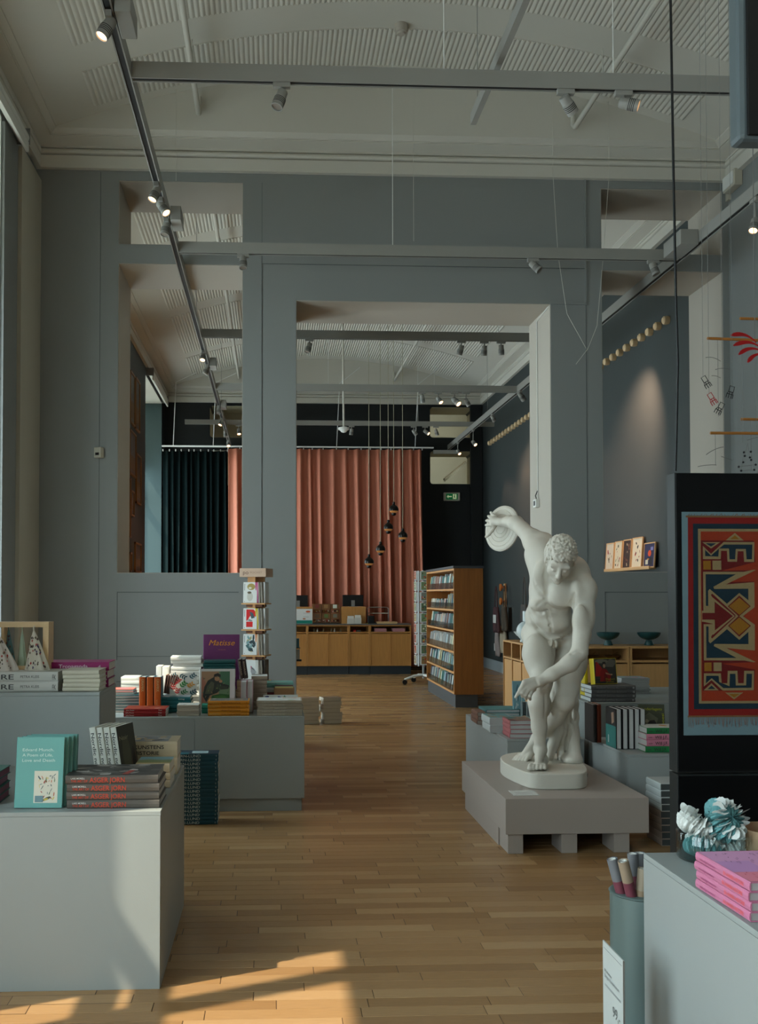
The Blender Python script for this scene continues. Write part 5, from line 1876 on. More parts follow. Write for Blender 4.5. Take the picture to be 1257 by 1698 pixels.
# postcard rack beside it
RXc, RYc = 2.745, 17.9
t = thing('postcard_rack', 'white revolving postcard rack on castors left of the bookcase', 'rack', (RXc, RYc, 0))
MB().tube([(RXc, RYc, .1), (RXc, RYc, 2.05)], .02, steel_m, 10).build('pole', t)
for a in range(4):
    an = math.radians(200 + 90 * a)
    ex, ey = RXc + .38 * math.cos(an), RYc + .38 * math.sin(an)
    lg = MB().tube([(RXc, RYc, .16), ((RXc + ex) / 2, (RYc + ey) / 2, .15), (ex, ey, .09)], .022, white_m, 8).build('leg', t, smooth=50)
    MB().lathe([(.012, -.02), (.045, -.02), (.045, .02), (.012, .02)], dark_m, 16, M=T_(ex, ey, .045) @ R_('X', 90)).build('castor', lg, smooth=40)
wire_m = mat('white_wire', (190, 192, 192), .4)
rp_ = random.Random(8)
for side in range(4):
    Ms = T_(RXc, RYc, 0) @ R_('Z', 90 * side + 4)
    b = MB()
    for xx in (-.11, .11):
        b.tube([(xx, -.12, .33), (xx, -.12, 2.04)], .008, wire_m, 6, M=Ms)
    for i in range(9):
        z = .35 + i * .19
        b.tube([(-.11, -.14, z), (.11, -.14, z)], .005, wire_m, 5, M=Ms)
    b.build('wire_panel', t)
    for i in range(9):
        z = .36 + i * .19
        c = MB().box(-.085, .085, -.150, -.130, z, z + .155, white_m, M=Ms)
        cd_ = c.build('postcard', t)
        if side in (0, 3):
            base_ = [(120, 130, 100), (140, 110, 70), (110, 130, 90), (150, 60, 40), (120, 120, 110), (90, 110, 80)][rp_.randrange(6)]
            it = [(C(*base_), rect(.08, .05, .92, .95))]
            for q in range(9):
                it.append((C(*rp_.choice([(170, 60, 40), (60, 80, 60), (220, 215, 190), (60, 60, 80), (190, 160, 80), (110, 140, 120)])), blob(rp_.uniform(.2, .8), rp_.uniform(.2, .8), rp_.uniform(.05, .16), rp_.uniform(.04, .12), 6, rp_.uniform(0, 3))))
            art(cd_, it, R_('Z', 90 * side + 4) @ T_(-.085, -.1505, z) @ R_('X', 90), .17, .155, 'card_picture')

# ------------------------------------------------------------------ low cabinets
C2 = mat('oak_low_cabinet', (178, 134, 84), .45, var=.2, vscale=5, stretch=(9, 9, .7), bump=.04)
# along the aisle behind the dividing wall; the face looks to the left
ys = [10.95, 11.42, 11.89, 12.36, 12.83, 13.30]
lb = ['single-door oak cabinet in the aisle row, nearest the dividing wall', 'single-door oak cabinet in the aisle row, second from the dividing wall', 'single-door oak cabinet in the aisle row, the middle one',
      'single-door oak cabinet in the aisle row, second from its far end', 'single-door oak cabinet in the aisle row, at its far end']
for k in range(5):
    cabinet(lb[k], -ys[k + 1] + .001, -ys[k] - .001, 3.12, 3.58, 1.0, 1, top_open=.19, kick=.06, face='-x', om=C2)
xs_ = [2.92, 3.505, 4.12, 4.735]
for k in range(3):
    cabinet(['oak cabinet under the right wall opening, left part behind the statue', 'oak cabinet under the right wall opening, green bowls on top', 'oak cabinet under the right wall opening, hidden behind the black display stand'][k],
            xs_[k] + .002, xs_[k + 1] - .002, 9.6, 10.03, 1.1, 1 if k else 1, top_open=.115, kick=.06, om=C2)
# white vessels on the aisle cabinets
c = at(873, 1041, 12.4)
t = thing('sphere_vase', 'white spherical vase with tall neck behind the statue', 'vase', (c.x, 12.4, 1.0))
r = .125
pr = [(.0, 0), (.05, 0), (.055, .012), (.035, .03)] + [(r * math.sin(q), .15 - r * math.cos(q)) for q in [PI * k / 12 for k in range(2, 12)]] + [(.045, .275), (.045, .40), (.038, .40), (.036, .28)]
MB().lathe(pr, mat('white_ceramic', (190, 200, 200), .35), 32, M=T_(c.x, 12.4, 1.0)).build('vase_body', t, smooth=50)
MB().tube([(c.x + .1, 12.4, 1.2), (c.x + .17, 12.4, 1.2), (c.x + .17, 12.4, 1.1), (c.x + .11, 12.4, 1.08)], .012, MATS['white_ceramic'], 8).build('handle', t, smooth=60)
c = at(857, 1058, 12.75)
t = thing('footed_bowl', 'small white footed bowl left of the spherical vase', 'bowl', (3.2, 12.75, 1.0))
xb = c.x + .03
MB().lathe([(0, 0), (.04, 0), (.03, .02), (.03, .05), (.08, .08), (.12, .13), (.115, .13), (.07, .085), (0, .07)], MATS['white_ceramic'], 28, M=T_(max(xb, 3.25), 12.75, 1.0)).build('bowl_body', t, smooth=50)
# boxes in the compartments
o = MB().box(3.2, 3.4, 11.95, 12.25, .79, .90, white_m).build('white_box', bevel=.004); tag(o, 'white box in an open compartment of the aisle cabinets', 'box')
bx('pink_stripe', 3.198, 3.2, 11.96, 12.24, .82, .835, pinkb, o)
o = MB().box(3.2, 3.3, 12.95, 13.05, .79, .83, white_m).build('white_cup', bevel=.01); tag(o, 'tiny white box in the farthest aisle cabinet compartment', 'box')
# dark green bowls
bowl_m = mat('green_ceramic', (24, 62, 62), .35)
for px, lab in ((1008.5, 'left dark green footed bowl on the oak cabinet'), (1076, 'right dark green footed bowl on the oak cabinet')):
    c = at(px, 1060, 9.8)
    t = thing('footed_bowl', lab, 'bowl', (c.x, 9.8, 1.1))
    q = T_(c.x, 9.8, 1.1)
    b = [(.113 * math.cos(a), .128 - .075 * math.sin(a)) for a in [PI / 2 * k / 9 for k in range(10)]][::-1]
    MB().lathe([(.0, .0), (.045, 0), (.046, .006), (.028, .05)] , bowl_m, 32, M=q).build('foot', t, smooth=50)
    MB().lathe([(.0, .05)] + b[1:] + [(.109, .130), (.10, .10), (.07, .075), (0, .062)], bowl_m, 32, M=q).build('bowl_body', t, smooth=50)
brass = mat('brass', (150, 112, 60), .3, metal=.8)
for px, lab in ((1017, 'flat brass dish inside the oak cabinet behind the painted book'), (982, 'brass dish with raised arms, in the cabinet by the statue')):
    c = at(px, 1090, 9.75)
    zc = 1.1 - .022 - .115
    t = thing('brass_dish', lab, 'dish', (c.x, 9.78, zc))
    MB().lathe([(0, 0), (.03, 0), (.05, .012), (.085, .04), (.08, .04), (.045, .018), (0, .012)], brass, 24, M=T_(c.x, 9.78, zc)).build('dish_body', t, smooth=50)
    MB().tube([(c.x - .07, 9.78, zc + .035), (c.x - .02, 9.78, zc + .03), (c.x + .05, 9.78, zc + .07)], .004, brass, 6).build('handle', t)

# ------------------------------------------------------------------ pictures on the right wall of the back hall
ya, yb = 12.1, 14.1
zl = 1.925
t = thing('picture_ledge', 'narrow pale wooden picture ledge on the dark right wall', 'shelf', (XR, 13.1, zl))
bx('ledge_board', XR - .085, XR, ya, yb, zl, zl + .018, oakl_m, t); bx('ledge_lip', XR - .088, XR - .076, ya, yb, zl + .0181, zl + .04, oakl_m, t)
rp3 = random.Random(12)
for k, (px0, px1, pt, lab) in enumerate(((1003, 1016.5, 900.5, 'pale framed print with red flourish, leftmost on the picture ledge'), (1017, 1030, 897.5, 'pale framed print with green flourish, second on the picture ledge'),
                                         (1031, 1045, 894.5, 'dark framed print in the middle of the picture ledge'), (1046, 1063.5, 891, 'pale framed print with red dots and black squiggle on the ledge'),
                                         (1066, 1085, 899.5, 'dark blue framed print with orange disc, rightmost on the ledge'))):
    A, B = atx(px0 + .4, 930, XR - .06), atx(px1 - .4, 930, XR - .06)
    zt = atx((px0 + px1) / 2, pt, XR - .05).z
    L_, hh = abs(A.y - B.y), zt - zl - .0185
    ym = (A.y + B.y) / 2
    t = thing('framed_print', lab, 'picture', M=T_(XR - .065, ym, zl + .0185) @ R_('Z', -90) @ R_('X', -4))
    fr_ = MB()
    w_ = .014
    for a, b, c, d in ((-L_ / 2, L_ / 2, 0, w_), (-L_ / 2, L_ / 2, hh - w_, hh), (-L_ / 2, -L_ / 2 + w_, w_, hh - w_), (L_ / 2 - w_, L_ / 2, w_, hh - w_)):
        fr_.box(a, b, 0, .018, c, d, oakl_m)
    fr_.build('frame', t, world=False)
    MB().box(-L_ / 2 + w_, L_ / 2 - w_, .006, .012, w_, hh - w_, C(*[(196, 182, 160), (200, 188, 160), (52, 36, 30), (205, 192, 165), (34, 34, 70)][k])).build('print_sheet', t, world=False)
    it = []
    cols = [[(150, 40, 30), (60, 60, 60), (120, 110, 80)], [(70, 90, 60), (40, 50, 40), (150, 60, 50)], [(150, 90, 60), (90, 40, 40), (170, 150, 120)], [(150, 50, 40), (30, 30, 30)], [(200, 80, 30), (90, 120, 150), (180, 180, 150)]][k]
    for q in range(12 if k != 4 else 0):
        it.append((C(*cols[q % len(cols)]), blob(rp3.uniform(.2, .8), rp3.uniform(.12, .88), rp3.uniform(.03, .10), rp3.uniform(.01, .06), 7, rp3.uniform(0, 3), .3)))
    if k == 4:
        it = [(C(200, 70, 25), blob(.52, .58, .16, .14, 14)), (C(190, 185, 160), rect(.15, .1, .4, .3)), (C(180, 120, 40), rect(.3, .3, .62, .36)), (C(120, 120, 170), rect(.6, .7, .85, .85)), (C(20, 20, 30), rect(.5, .08, .8, .4))]
    art(t, it, T_(-L_ / 2 + w_, .0055, w_) @ R_('X', 90), L_ - 2 * w_, hh - 2 * w_, 'print_motif')

# frames on the dark left wall of the back hall
zo = 180.0; sc_ = 360 / 1054.0
FR = [((100, 640), (123, 890), 'tall framed photo top left on the dark left wall'), ((126, 672), (147, 922), 'tall framed photo top right on the dark left wall'),
      ((98, 925), (128, 1140), 'dark framed picture under the tall photos, left wall'), ((130, 1038), (153, 1278), 'long brownish framed print on the dark left wall'),
      ((104, 1212), (119, 1335), 'small upright brass-framed picture on the left wall'), ((124, 1465), (153, 1608), 'framed dark print at the foot of the left wall view'),
      ((97, 1150), (102, 1440), 'narrow slice of a framed print at the wall opening edge'), ((98, 1510), (107, 1606), 'small framed print lowest beside the opening edge')]
fw_m = mat('brass_frame', (140, 96, 54), .4, metal=.3)
for (a, b, lab) in FR:
    A, B = atx(180 + a[0] * sc_, 400 + (a[1] + b[1]) / 2 * sc_, XL), atx(180 + b[0] * sc_, 400 + (a[1] + b[1]) / 2 * sc_, XL)
    y0_, y1_ = A.y, B.y
    zt = atx(180 + (a[0] + b[0]) / 2 * sc_, 400 + a[1] * sc_, XL).z; zb = atx(180 + (a[0] + b[0]) / 2 * sc_, 400 + b[1] * sc_, XL).z
    zt, zb = zt - .12 * (zt - zb) * 0, zb
    t = thing('framed_picture', lab, 'picture', (XL, (y0_ + y1_) / 2, zb))
    w_ = .03
    f_ = MB()
    for p in ((y0_, y1_, zb, zb + w_), (y0_, y1_, zt - w_, zt), (y0_, y0_ + w_, zb, zt), (y1_ - w_, y1_, zb, zt)):
        f_.box(XL, XL + .03, *p, fw_m)
    f_.build('frame', t)
    bx('picture_sheet', XL + .001, XL + .012, y0_ + w_, y1_ - w_, zb + w_, zt - w_, mat('old_photo', (74, 66, 60), .35, var=.6, vscale=3), t)
    bx('mount_strip', XL + .0121, XL + .013, y0_ + w_ + .06, y1_ - w_ - .06, zb + w_ + .08, zb + (zt - zb) * .45, C(118, 92, 64), t)

# coat pegs with bags on the right wall of the back hall
def bag(label, y, ztop, h, w, m, drop=.35, badge=False, x=XR - .10):
    t = thing('tote_bag', label, 'bag', (x, y, ztop - drop - h))
    z1 = ztop - drop

    def fn(u, v):
        return (x + .035 * math.sin(PI * u) * (1 - v * .6) + .012 * math.sin(9 * u + 4 * v), y + (u - .5) * w * (1 - .12 * v), z1 - h + h * v)
    o = MB().grid(fn, 10, 10, m).build('bag_body', t, smooth=70)
    s_ = o.modifiers.new('thickness', 'SOLIDIFY'); s_.thickness = .05; s_.offset = 0
    for s in (-.3, .3):
        MB().tube([(x, y + s * w, z1 - .02), (x, y + s * w * .6, ztop - .12), (x, y, ztop)], .012, m, 6).build('strap', t, smooth=50)
    if badge:
        bx('badge', x - .035, x - .03, y - w * .3, y + w * .3, z1 - h * .62, z1 - h * .3, C(190, 190, 185), t)
    return t


ph_ = thing('coat_hook', 'wooden hook board with round pegs on the right wall', 'hook', (XR, 19.75, 1.75))
zA = atx(838, 970, XR - .03).z
bx('hook_board', XR - .03, XR, 19.95, 20.05, zA - .45, zA + .03, oakl_m, ph_)
for z in (zA - .05, zA - .33):
    MB().lathe([(.02, 0), (.02, .06), (.07, .08), (.075, .11), (.0, .12)], mat('orange_beech', (176, 104, 50), .45), 20, M=T_(XR - .03, 19.9, z) @ R_('Y', -90)).build('peg', ph_, smooth=50)
bag('dark maroon tote bag with white print, hanging on the wall peg', 20.12, zA - .03, .52, .42, C(64, 40, 42, .8), drop=.42, badge=True, x=XR - .17)
bag('dark brown tote bag behind the maroon one on the peg', 19.62, zA - .02, .48, .34, C(66, 58, 48, .8), drop=.42, x=XR - .12)
bag('pale beige tote bag hanging lowest on the wall peg', 19.95, zA - .35, .55, .42, C(160, 148, 128, .8), drop=.48, x=XR - .06)
bag('grey-lilac tote bag hanging under the maroon one', 20.5, zA - .55, .5, .25, C(150, 136, 132, .8), drop=.42, x=XR - .06)
bag('slim grey folded bag hanging beside the doorway edge', 18.2, atx(872, 958, XR).z, .5, .4, C(70, 68, 66, .8), drop=.5, x=XR - .08)
t = thing('wall_socket', 'small white wall socket above the skirting on the right wall', 'socket', (XR, 21.0, .4))
bx('socket_plate', XR - .015, XR, 20.9, 21.02, .42, .58, white_m, t, bevel=.004)
# ================================================================== BOOKS
BK = {}
STAND = R_('Y', 90)                                   # spine towards -y, head of the book up
FACE = Matrix(((0, 1, 0, 0), (0, 0, -1, 0), (-1, 0, 0, 0), (0, 0, 0, 1)))   # front cover towards -y


def book_meshes(L, D, T, cm, pm, soft, sm):
    key = (round(L, 4), round(D, 4), round(T, 4), cm.name, pm.name, soft, sm.name)
    if key in BK:
        return BK[key]
    t = .0012 if soft else .0028
    ins = .0005 if soft else .004
    l, d = L / 2, D / 2
    b = MB()
    b.box(-l, l, -d + .003, d, 0, t, cm); b.box(-l, l, -d + .003, d, T - t, T, cm)
    sp = []
    for i in range(5):       # slightly rounded spine
        a = -PI / 2 + PI * i / 4
        sp.append((-d + .003 - (.003 if soft else .005) * math.cos(a), T / 2 + (T / 2) * math.sin(a)))
    n0 = len(b.v)
    vs = [(-l, y, z) for y, z in sp] + [(l, y, z) for y, z in sp]
    b.add(vs, [(i, i + 5, i + 6, i + 1) for i in range(4)] + [(0, 1, 2, 3, 4), (9, 8, 7, 6, 5)], sm)
    c = b.mesh('cover')
    p = MB().box(-l + ins, l - ins, -d + .003, d - ins, t, T - t, pm).mesh('page_block')
    BK[key] = (c, p)
    return BK[key]


def book(label, L, D, T, M, cm, pm=None, soft=False, sm=None, spine=(), front=None, group=None, name='book'):
    """spine: [(text, u0, width, v0, height, material)] as fractions of the spine; front: function(root, L, D, T)"""
    pm = pm or paper_m
    t = thing(name, label, 'book', M=M, group=group)
    c, p = book_meshes(L, D, T, cm, pm, soft, sm or cm)
    link(c, 'cover', t); link(p, 'page_block', t)
    off = .0032 if soft else .0052
    for (s, u0, w, v0, h, m) in spine:
        F = T_(-L / 2 + u0 * L, -D / 2 - off + .003 - .0006, T * v0) @ R_('X', 90)
        text(t, s, F, w * L, h * T, m, .012)
    if front:
        front(t, L, D, T)
    return t


def fcover(D, L, T):
    """frame of the front cover when the book stands: u = across (from the spine), v = up"""
    return Matrix(((0, -1, 0, L / 2), (1, 0, 0, -D / 2), (0, 0, 1, T), (0, 0, 0, 1)))


def ftop(D, L, T):
    """frame of the front cover of a book lying with its spine to the viewer: u = along the spine, v = away"""
    return Matrix(((1, 0, 0, -L / 2), (0, 1, 0, -D / 2), (0, 0, 1, T), (0, 0, 0, 1)))


ORD = ['topmost', 'second from top', 'third from top', 'fourth from top', 'fifth from top', 'sixth from top', 'seventh from top', 'eighth from top', 'ninth from top', 'tenth from top',
       'eleventh from top', 'twelfth from top', 'thirteenth from top', 'fourteenth from top', 'fifteenth from top', 'sixteenth from top', 'seventeenth from top', 'eighteenth from top']


def ordn(i, n):
    return 'bottom one' if i == n - 1 and n > 1 else ORD[i]


def pile(desc, where, n, L, D, T, x, y, z, cm, rot=0, jit=.004, seed=0, group=None, mats=None, top=None, Ts=None, **k):
    """n books lying on each other, x, y = middle; numbered from the top"""
    r = random.Random(seed)
    zz = z + .0006
    out = []
    for j in range(n):
        i = n - 1 - j
        Tj = Ts[i] if Ts else T
        mm = mats[i % len(mats)] if mats else cm
        M = T_(x + r.uniform(-jit, jit), y + r.uniform(-jit, jit), zz) @ R_('Z', rot + r.uniform(-1, 1) * (jit * 300))
        lab = '%s, %s %s' % (desc, ordn(i, n), where)
        o = book(lab, L, D, Tj, M, mm, group=group, front=top if i == 0 else None, **k)
        out.append(o)
        zz += Tj + .0004
    return out, zz


def print_top(items):
    def f(t, L, D, T):
        art(t, items, ftop(D, L, T), L, D)
    return f


def print_front(items, texts=(), ttop=False):
    def f(t, L, D, T):
        F = fcover(D, L, T)
        if items:
            art(t, items, F, D, L)
        for (s, u, v, w, h, m) in texts:
            text(t, s, F @ T_(u * D, v * L, .0010), w * D, h * L, m, .005)
    return f


def X(px, Y):
    return at(px, 1100, Y).x


def W(px0, px1, Y):
    return abs(X(px1, Y) - X(px0, Y))


# ------------------------------------------------------------------ left foreground podium (top z = .719)
ZP = .7195
aqua = C(92, 148, 142, .45)
Yb = 4.165
xl, xr = X(23, Yb), X(103, Yb)
D_, L_ = xr - xl, .288


def munch(t, L, D, T):
    F = fcover(D, L, T)
    wt = C(190, 205, 200)
    for s, v, w in (('Edvard Munch.', .80, .66), ('A Poem of Life,', .725, .64), ('Love and Death', .65, .69)):
        text(t, s, F @ T_(.13 * D, v * L, .0008), w * D, .042 * L, wt)
    rs = random.Random(31)
    it = [(C(196, 192, 176), rect(.40, .07, .90, .52))]
    for q in range(34):
        cx, cy = rs.uniform(.46, .84), rs.uniform(.12, .47)
        it.append((C(*rs.choice([(60, 80, 90), (170, 90, 60), (80, 110, 80), (190, 170, 90), (150, 60, 50), (110, 120, 120)])), blob(cx, cy, rs.uniform(.012, .045), rs.uniform(.004, .012), 6, rs.uniform(0, 3), .2)))
    it += [(C(96, 124, 130), rect(.43, .08, .60, .17)), (C(60, 64, 50), blob(.68, .13, .09, .02, 8, .3)), (C(180, 160, 70), blob(.66, .12, .05, .015, 8, .2))]
    art(t, it, F, D, L)


munch_l = ['front one of the four turquoise hardbacks standing on the left foreground podium', 'second from front of the four standing turquoise hardbacks, left podium',
           'third from front of the four standing turquoise hardbacks, left podium', 'rearmost of the four standing turquoise hardbacks, left podium']
for k in range(4):
    M = T_(xl + D_ / 2 + k * .012, Yb + .03 + k * .030, ZP + .001) @ R_('Z', -2) @ R_('X', -8) @ T_(0, 0, L_ / 2) @ FACE @ T_(0, 0, -.013)
    book(munch_l[k], L_, D_, .026, M, aqua, front=munch if k == 0 else None)

asg = C(82, 76, 70, .4)
red_t = C(190, 66, 44)
whi_t = C(200, 196, 190)
Ya = 4.17
xa0, xa1 = X(111, Ya), X(264, Ya)


def asger_top(t, L, D, T):
    rs = random.Random(2)
    it = [(C(58, 56, 54), rect(.02, .02, .99, .98))]
    for q in range(40):
        it.append((C(*rs.choice([(130, 128, 124), (90, 88, 84), (30, 30, 30), (165, 162, 158), (100, 96, 90)])), blob(rs.uniform(.05, .95), rs.uniform(.08, .92), rs.uniform(.02, .09), rs.uniform(.03, .12), 7, rs.uniform(0, 3), .4)))
    it.append((C(150, 60, 50), [(.6, .05), (.66, .4), (.72, .4), (.67, .05)]))
    art(t, it, ftop(D, L, T), L, D)


asp = (('LARS MORELL', .06, .15, .56, .2, whi_t), ('THE ART OF', .06, .18, .20, .28, red_t), ('ASGER JORN', .26, .38, .18, .58, red_t))
for i in range(4):
    pile  # stack placed one by one: each is shifted a little
zz = ZP
for j in range(4):
    i = 3 - j
    M = T_((xa0 + xa1) / 2 + (.004, 0, .003, -.004)[j], Ya + .135 + (0, .004, .002, .0)[j], zz + .0006) @ R_('Z', (-.4, .3, -.2, .5)[j])
    book('grey art hardback with red spine letters, %s of the left podium stack' % ordn(i, 4), xa1 - xa0, .27, .0335, M, asg, spine=asp, front=asger_top if i == 0 else None, pm=paperg_m)
    zz += .0340

# Nordic noir: four standing paperbacks, leaning
nn = C(196, 196, 186)
olive = C(52, 50, 38)


def nn_front(t, L, D, T):
    it = [(olive, rect(0, 0, 1, 1)), (C(96, 66, 48), [(.5, 0), (.75, .55), (.9, .5), (1, .2), (1, 0)]), (C(74, 72, 52), blob(.4, .5, .25, .3, 9, 0, .2)), (C(40, 30, 26), blob(.8, .3, .12, .3, 8))]
    art(t, it, fcover(D, L, T), D, L)
    text(t, 'Noir', fcover(D, L, T) @ T_(.1 * D, .74 * L, .001), .5 * D, .08 * L, C(150, 140, 110))


Yn = 4.78
tn = .031
for k in range(4):
    xx = X(181, Yn) + k * (tn + .0012)
    M = T_(xx, Yn, ZP + .004) @ R_('Z', -16) @ R_('Y', -9) @ T_(0, 0, .132) @ STAND @ T_(0, 0, -tn / 2)
    book(['leftmost', 'second from left', 'third from left', 'rightmost'][k] + ' of four leaning cream paperbacks with long black spine titles, left podium', .262, .19, tn, M, nn, soft=True,
         spine=(('Nordic noir', .10, .68, .22, .52, dark_m), ('ab', .90, .05, .3, .4, C(150, 150, 145))), front=nn_front if k == 3 else None)

# Kunstens historie
kh = C(176, 160, 132)


def kh_top(t, L, D, T):
    rs = random.Random(4)
    it = [(C(120, 124, 128), rect(.05, .05, .8, .95))]
    for q in range(14):
        it.append((C(*rs.choice([(170, 140, 90), (90, 100, 110), (190, 180, 160), (70, 60, 50)])), blob(rs.uniform(.1, .75), rs.uniform(.1, .9), .07, .12, 6, rs.uniform(0, 3), .3)))
    art(t, it, ftop(D, L, T), L, D)


Yk = 4.93
zz = ZP
for j, i in enumerate((1, 0)):
    M = T_(-.578, Yk + .115, zz + .0006)
    book(['thick beige art history volume lying on top, behind the leaning paperbacks', 'thick beige art history volume lying underneath, behind the leaning paperbacks'][i], .235, .21, .080, M, kh,
         spine=(('KUNSTENS', .10, .62, .56, .22, dark_m), ('HISTORIE', .10, .52, .20, .22, dark_m)), front=kh_top if i == 0 else None)
    zz += .081
land = C(90, 112, 108)


def land_top(t, L, D, T):
    art(t, [(C(96, 130, 138), rect(0, .5, 1, 1)), (C(100, 110, 70), [(0, .5), (.3, .62), (.7, .55), (1, .6), (1, .2), (0, .2)]), (C(150, 130, 80), rect(0, .1, 1, .22))], ftop(D, L, T), L, D)


o_, _ = pile('beige paperback', 'of the low stack beside the big art hardbacks', 3, .155, .20, .0, X(256, 4.62), 4.70, ZP, C(180, 160, 130), Ts=[.04, .034, .034], seed=3, top=land_top, soft=True)

# books cut by the left edge
o_, _ = pile('teal picture book with pink page edges', 'of the far left stack', 4, .22, .2, .033, X(-42, 4.3), 4.36, ZP, C(40, 100, 92), mats=[C(40, 100, 92), C(36, 90, 84)], pm=C(140, 70, 96), seed=5)

# ------------------------------------------------------------------ taller podium behind (top z = 1.0975)
ZQ = 1.0975
Yq = 5.26
xq0, xq1 = X(-60, Yq), X(96, Yq)
for i in (1, 0):
    M = T_((xq0 + xq1) / 2, Yq + .14, ZQ + .0006 + (1 - i) * .0515)
    book(['white art book with black spine letters, lying on top at the far left', 'white art book with black spine letters, lying underneath at the far left'][i], xq1 - xq0, .27, .051, M, C(186, 186, 180),
         spine=(('NATURE', .03, .50, .24, .5, dark_m), ('PETRA KLEIS', .60, .20, .38, .26, C(90, 88, 86)), ('FK', .94, .04, .2, .5, C(90, 88, 86))))
cream = C(196, 190, 172)
o_, _ = pile('small cream notebook', 'on the taller left podium', 5, .19, .22, .0215, (X(104, 5.26) + X(165, 5.26)) / 2, 5.26 + .115, ZQ, cream, pm=C(214, 212, 204), seed=8, jit=.003)
mag = C(140, 20, 92)
Yt = 5.50
xt0, xt1 = X(66, Yt), X(180, Yt)
zz = ZQ + .0006
for j in range(3):
    i = 2 - j
    M = T_((xt0 + xt1) / 2 + (0, -.004, .003)[j], Yt + .115, zz) @ R_('Z', (.5, -.6, .2)[j])
    book('magenta hardback with pale spine title, %s of its stack behind the cream notebooks' % ordn(i, 3), xt1 - xt0, .24, .045, M, mag, spine=(('Tropaganda', .27, .42, .3, .45, C(214, 190, 205)), ('4', .84, .04, .3, .35, C(214, 190, 205))))
    zz += .0455
# wooden crate with cloth cones
xc0, xc1 = X(-26, 5.36), X(76, 5.36)
zc0, zc1 = ZQ + .103, at(40, 1032, 5.36).z
t = thing('wooden_crate', 'open pale wooden crate standing on edge at the far left', 'crate', ((xc0 + xc1) / 2, 5.5, zc0))
Yc0, Yc1 = 5.42, 5.545
cw = .03
ply = mat('pale_plywood', (206, 176, 134), .5, var=.1, vscale=5, stretch=(1, 8, 8))
bx('crate_top', xc0, xc1, Yc0, Yc1, zc1 - .028, zc1, ply, t); bx('crate_bottom', xc0, xc1, Yc0, Yc1, zc0, zc0 + .02, ply, t)
bx('crate_side', xc1 - cw, xc1, Yc0, Yc1, zc0 + .0205, zc1 - .0285, ply, t); bx('crate_side', xc0, xc0 + cw, Yc0, Yc1, zc0 + .0205, zc1 - .0285, ply, t)
bx('crate_side', X(2, 5.42), X(6, 5.42), Yc0, Yc1 - .01, zc0 + .0205, zc1 - .0285, ply, t)


def cone_cloth(px_b0, px_b1, px_top, ytop, ybase, Y, pal_, label, dots):
    base = at((px_b0 + px_b1) / 2, ybase, Y); top = at(px_top, ytop, Y)
    r = abs(X(px_b1, Y) - X(px_b0, Y)) / 2
    z0 = zc0 + .0005 if Y > 5.4 else ZQ + .103
    t = thing('cloth_cone', label, 'ornament', (base.x, Y, z0))
    h = top.z - z0
    N = 28

    def fn(u, v):
        a = 2 * PI * u
        rr2 = r * (1 - v) ** .8 * (1 + .16 * math.sin(5 * a + 2 * v) + .06 * math.sin(11 * a))
        return (base.x + (top.x - base.x) * v + rr2 * math.cos(a), Y + rr2 * math.sin(a) * .45, z0 + h * v)
    MB().grid(fn, N, 12, C(*pal_, .7)).build('cloth', t, smooth=80)
    rs = random.Random(int(px_top) + 3)
    g = MB()
    for q in range(dots):
        a = -PI / 2 + rs.uniform(-1.2, 1.2); v = rs.uniform(.05, .85)
        p = Vector(fn((a / (2 * PI)) % 1.0, v)); nrm = Vector((math.cos(a), math.sin(a) * 2, .3)).normalized()
        q_ = nrm.to_track_quat('Z', 'Y').to_matrix().to_4x4()
        s = rs.uniform(.003, .006)
        g.add([(s, 0, .0016), (0, s * 1.6, .0016), (-s, 0, .0016), (0, -s * 1.6, .0016)], [(0, 1, 2, 3)], C(*rs.choice([(60, 40, 40), (150, 50, 40), (70, 60, 90), (90, 80, 60)])), M=T_(*p) @ q_)
    if dots:
        g.build('printed_motifs', t, kind='stuff')
    MB().tube([(top.x, Y, top.z - .01), (top.x, Y, top.z + .012), (top.x + .004, Y, top.z + .02)], .004, C(*pal_, .7), 6).build('tip', t)
    return t


cone_cloth(43, 80, 56, 1044, 1111, 5.38, (196, 188, 172), 'white cloth cone with small dark motifs, right in the crate', 46)
cone_cloth(28, 44, 37, 1042, 1106, 5.45, (150, 166, 146), 'pale green cloth cone in the middle of the crate', 0)
cone_cloth(8, 26, 14, 1039, 1106, 5.47, (86, 122, 128), 'blue speckled cloth cone inside the crate, left of the green one', 20)
cone_cloth(-30, 27, -4, 1050, 1111, 5.37, (196, 188, 180), 'white cloth cone with pink motifs cut by the left edge', 46)

# ------------------------------------------------------------------ long table (top z = .7005)
ZT_ = .7006
tb = ''


def tpile(desc, where, n, px0, px1, Y, D, pT, cm, z=ZT_, **k):
    """stack whose spine side spans px0..px1 at depth Y; pT = book thickness in metres"""
    return pile(desc, where, n, W(px0, px1, Y), D, pT, (X(px0, Y) + X(px1, Y)) / 2, Y + D / 2, z, cm, **k)


rs9 = random.Random(9)


def speck(base, cols, nq, seed, sx=.08, sy=.1):
    r = random.Random(seed)
    return [(C(*base), rect(.03, .03, .97, .97))] + [(C(*r.choice(cols)), blob(r.uniform(.1, .9), r.uniform(.1, .9), r.uniform(sx * .3, sx), r.uniform(sy * .3, sy), 7, r.uniform(0, 3), .3)) for _ in range(nq)]


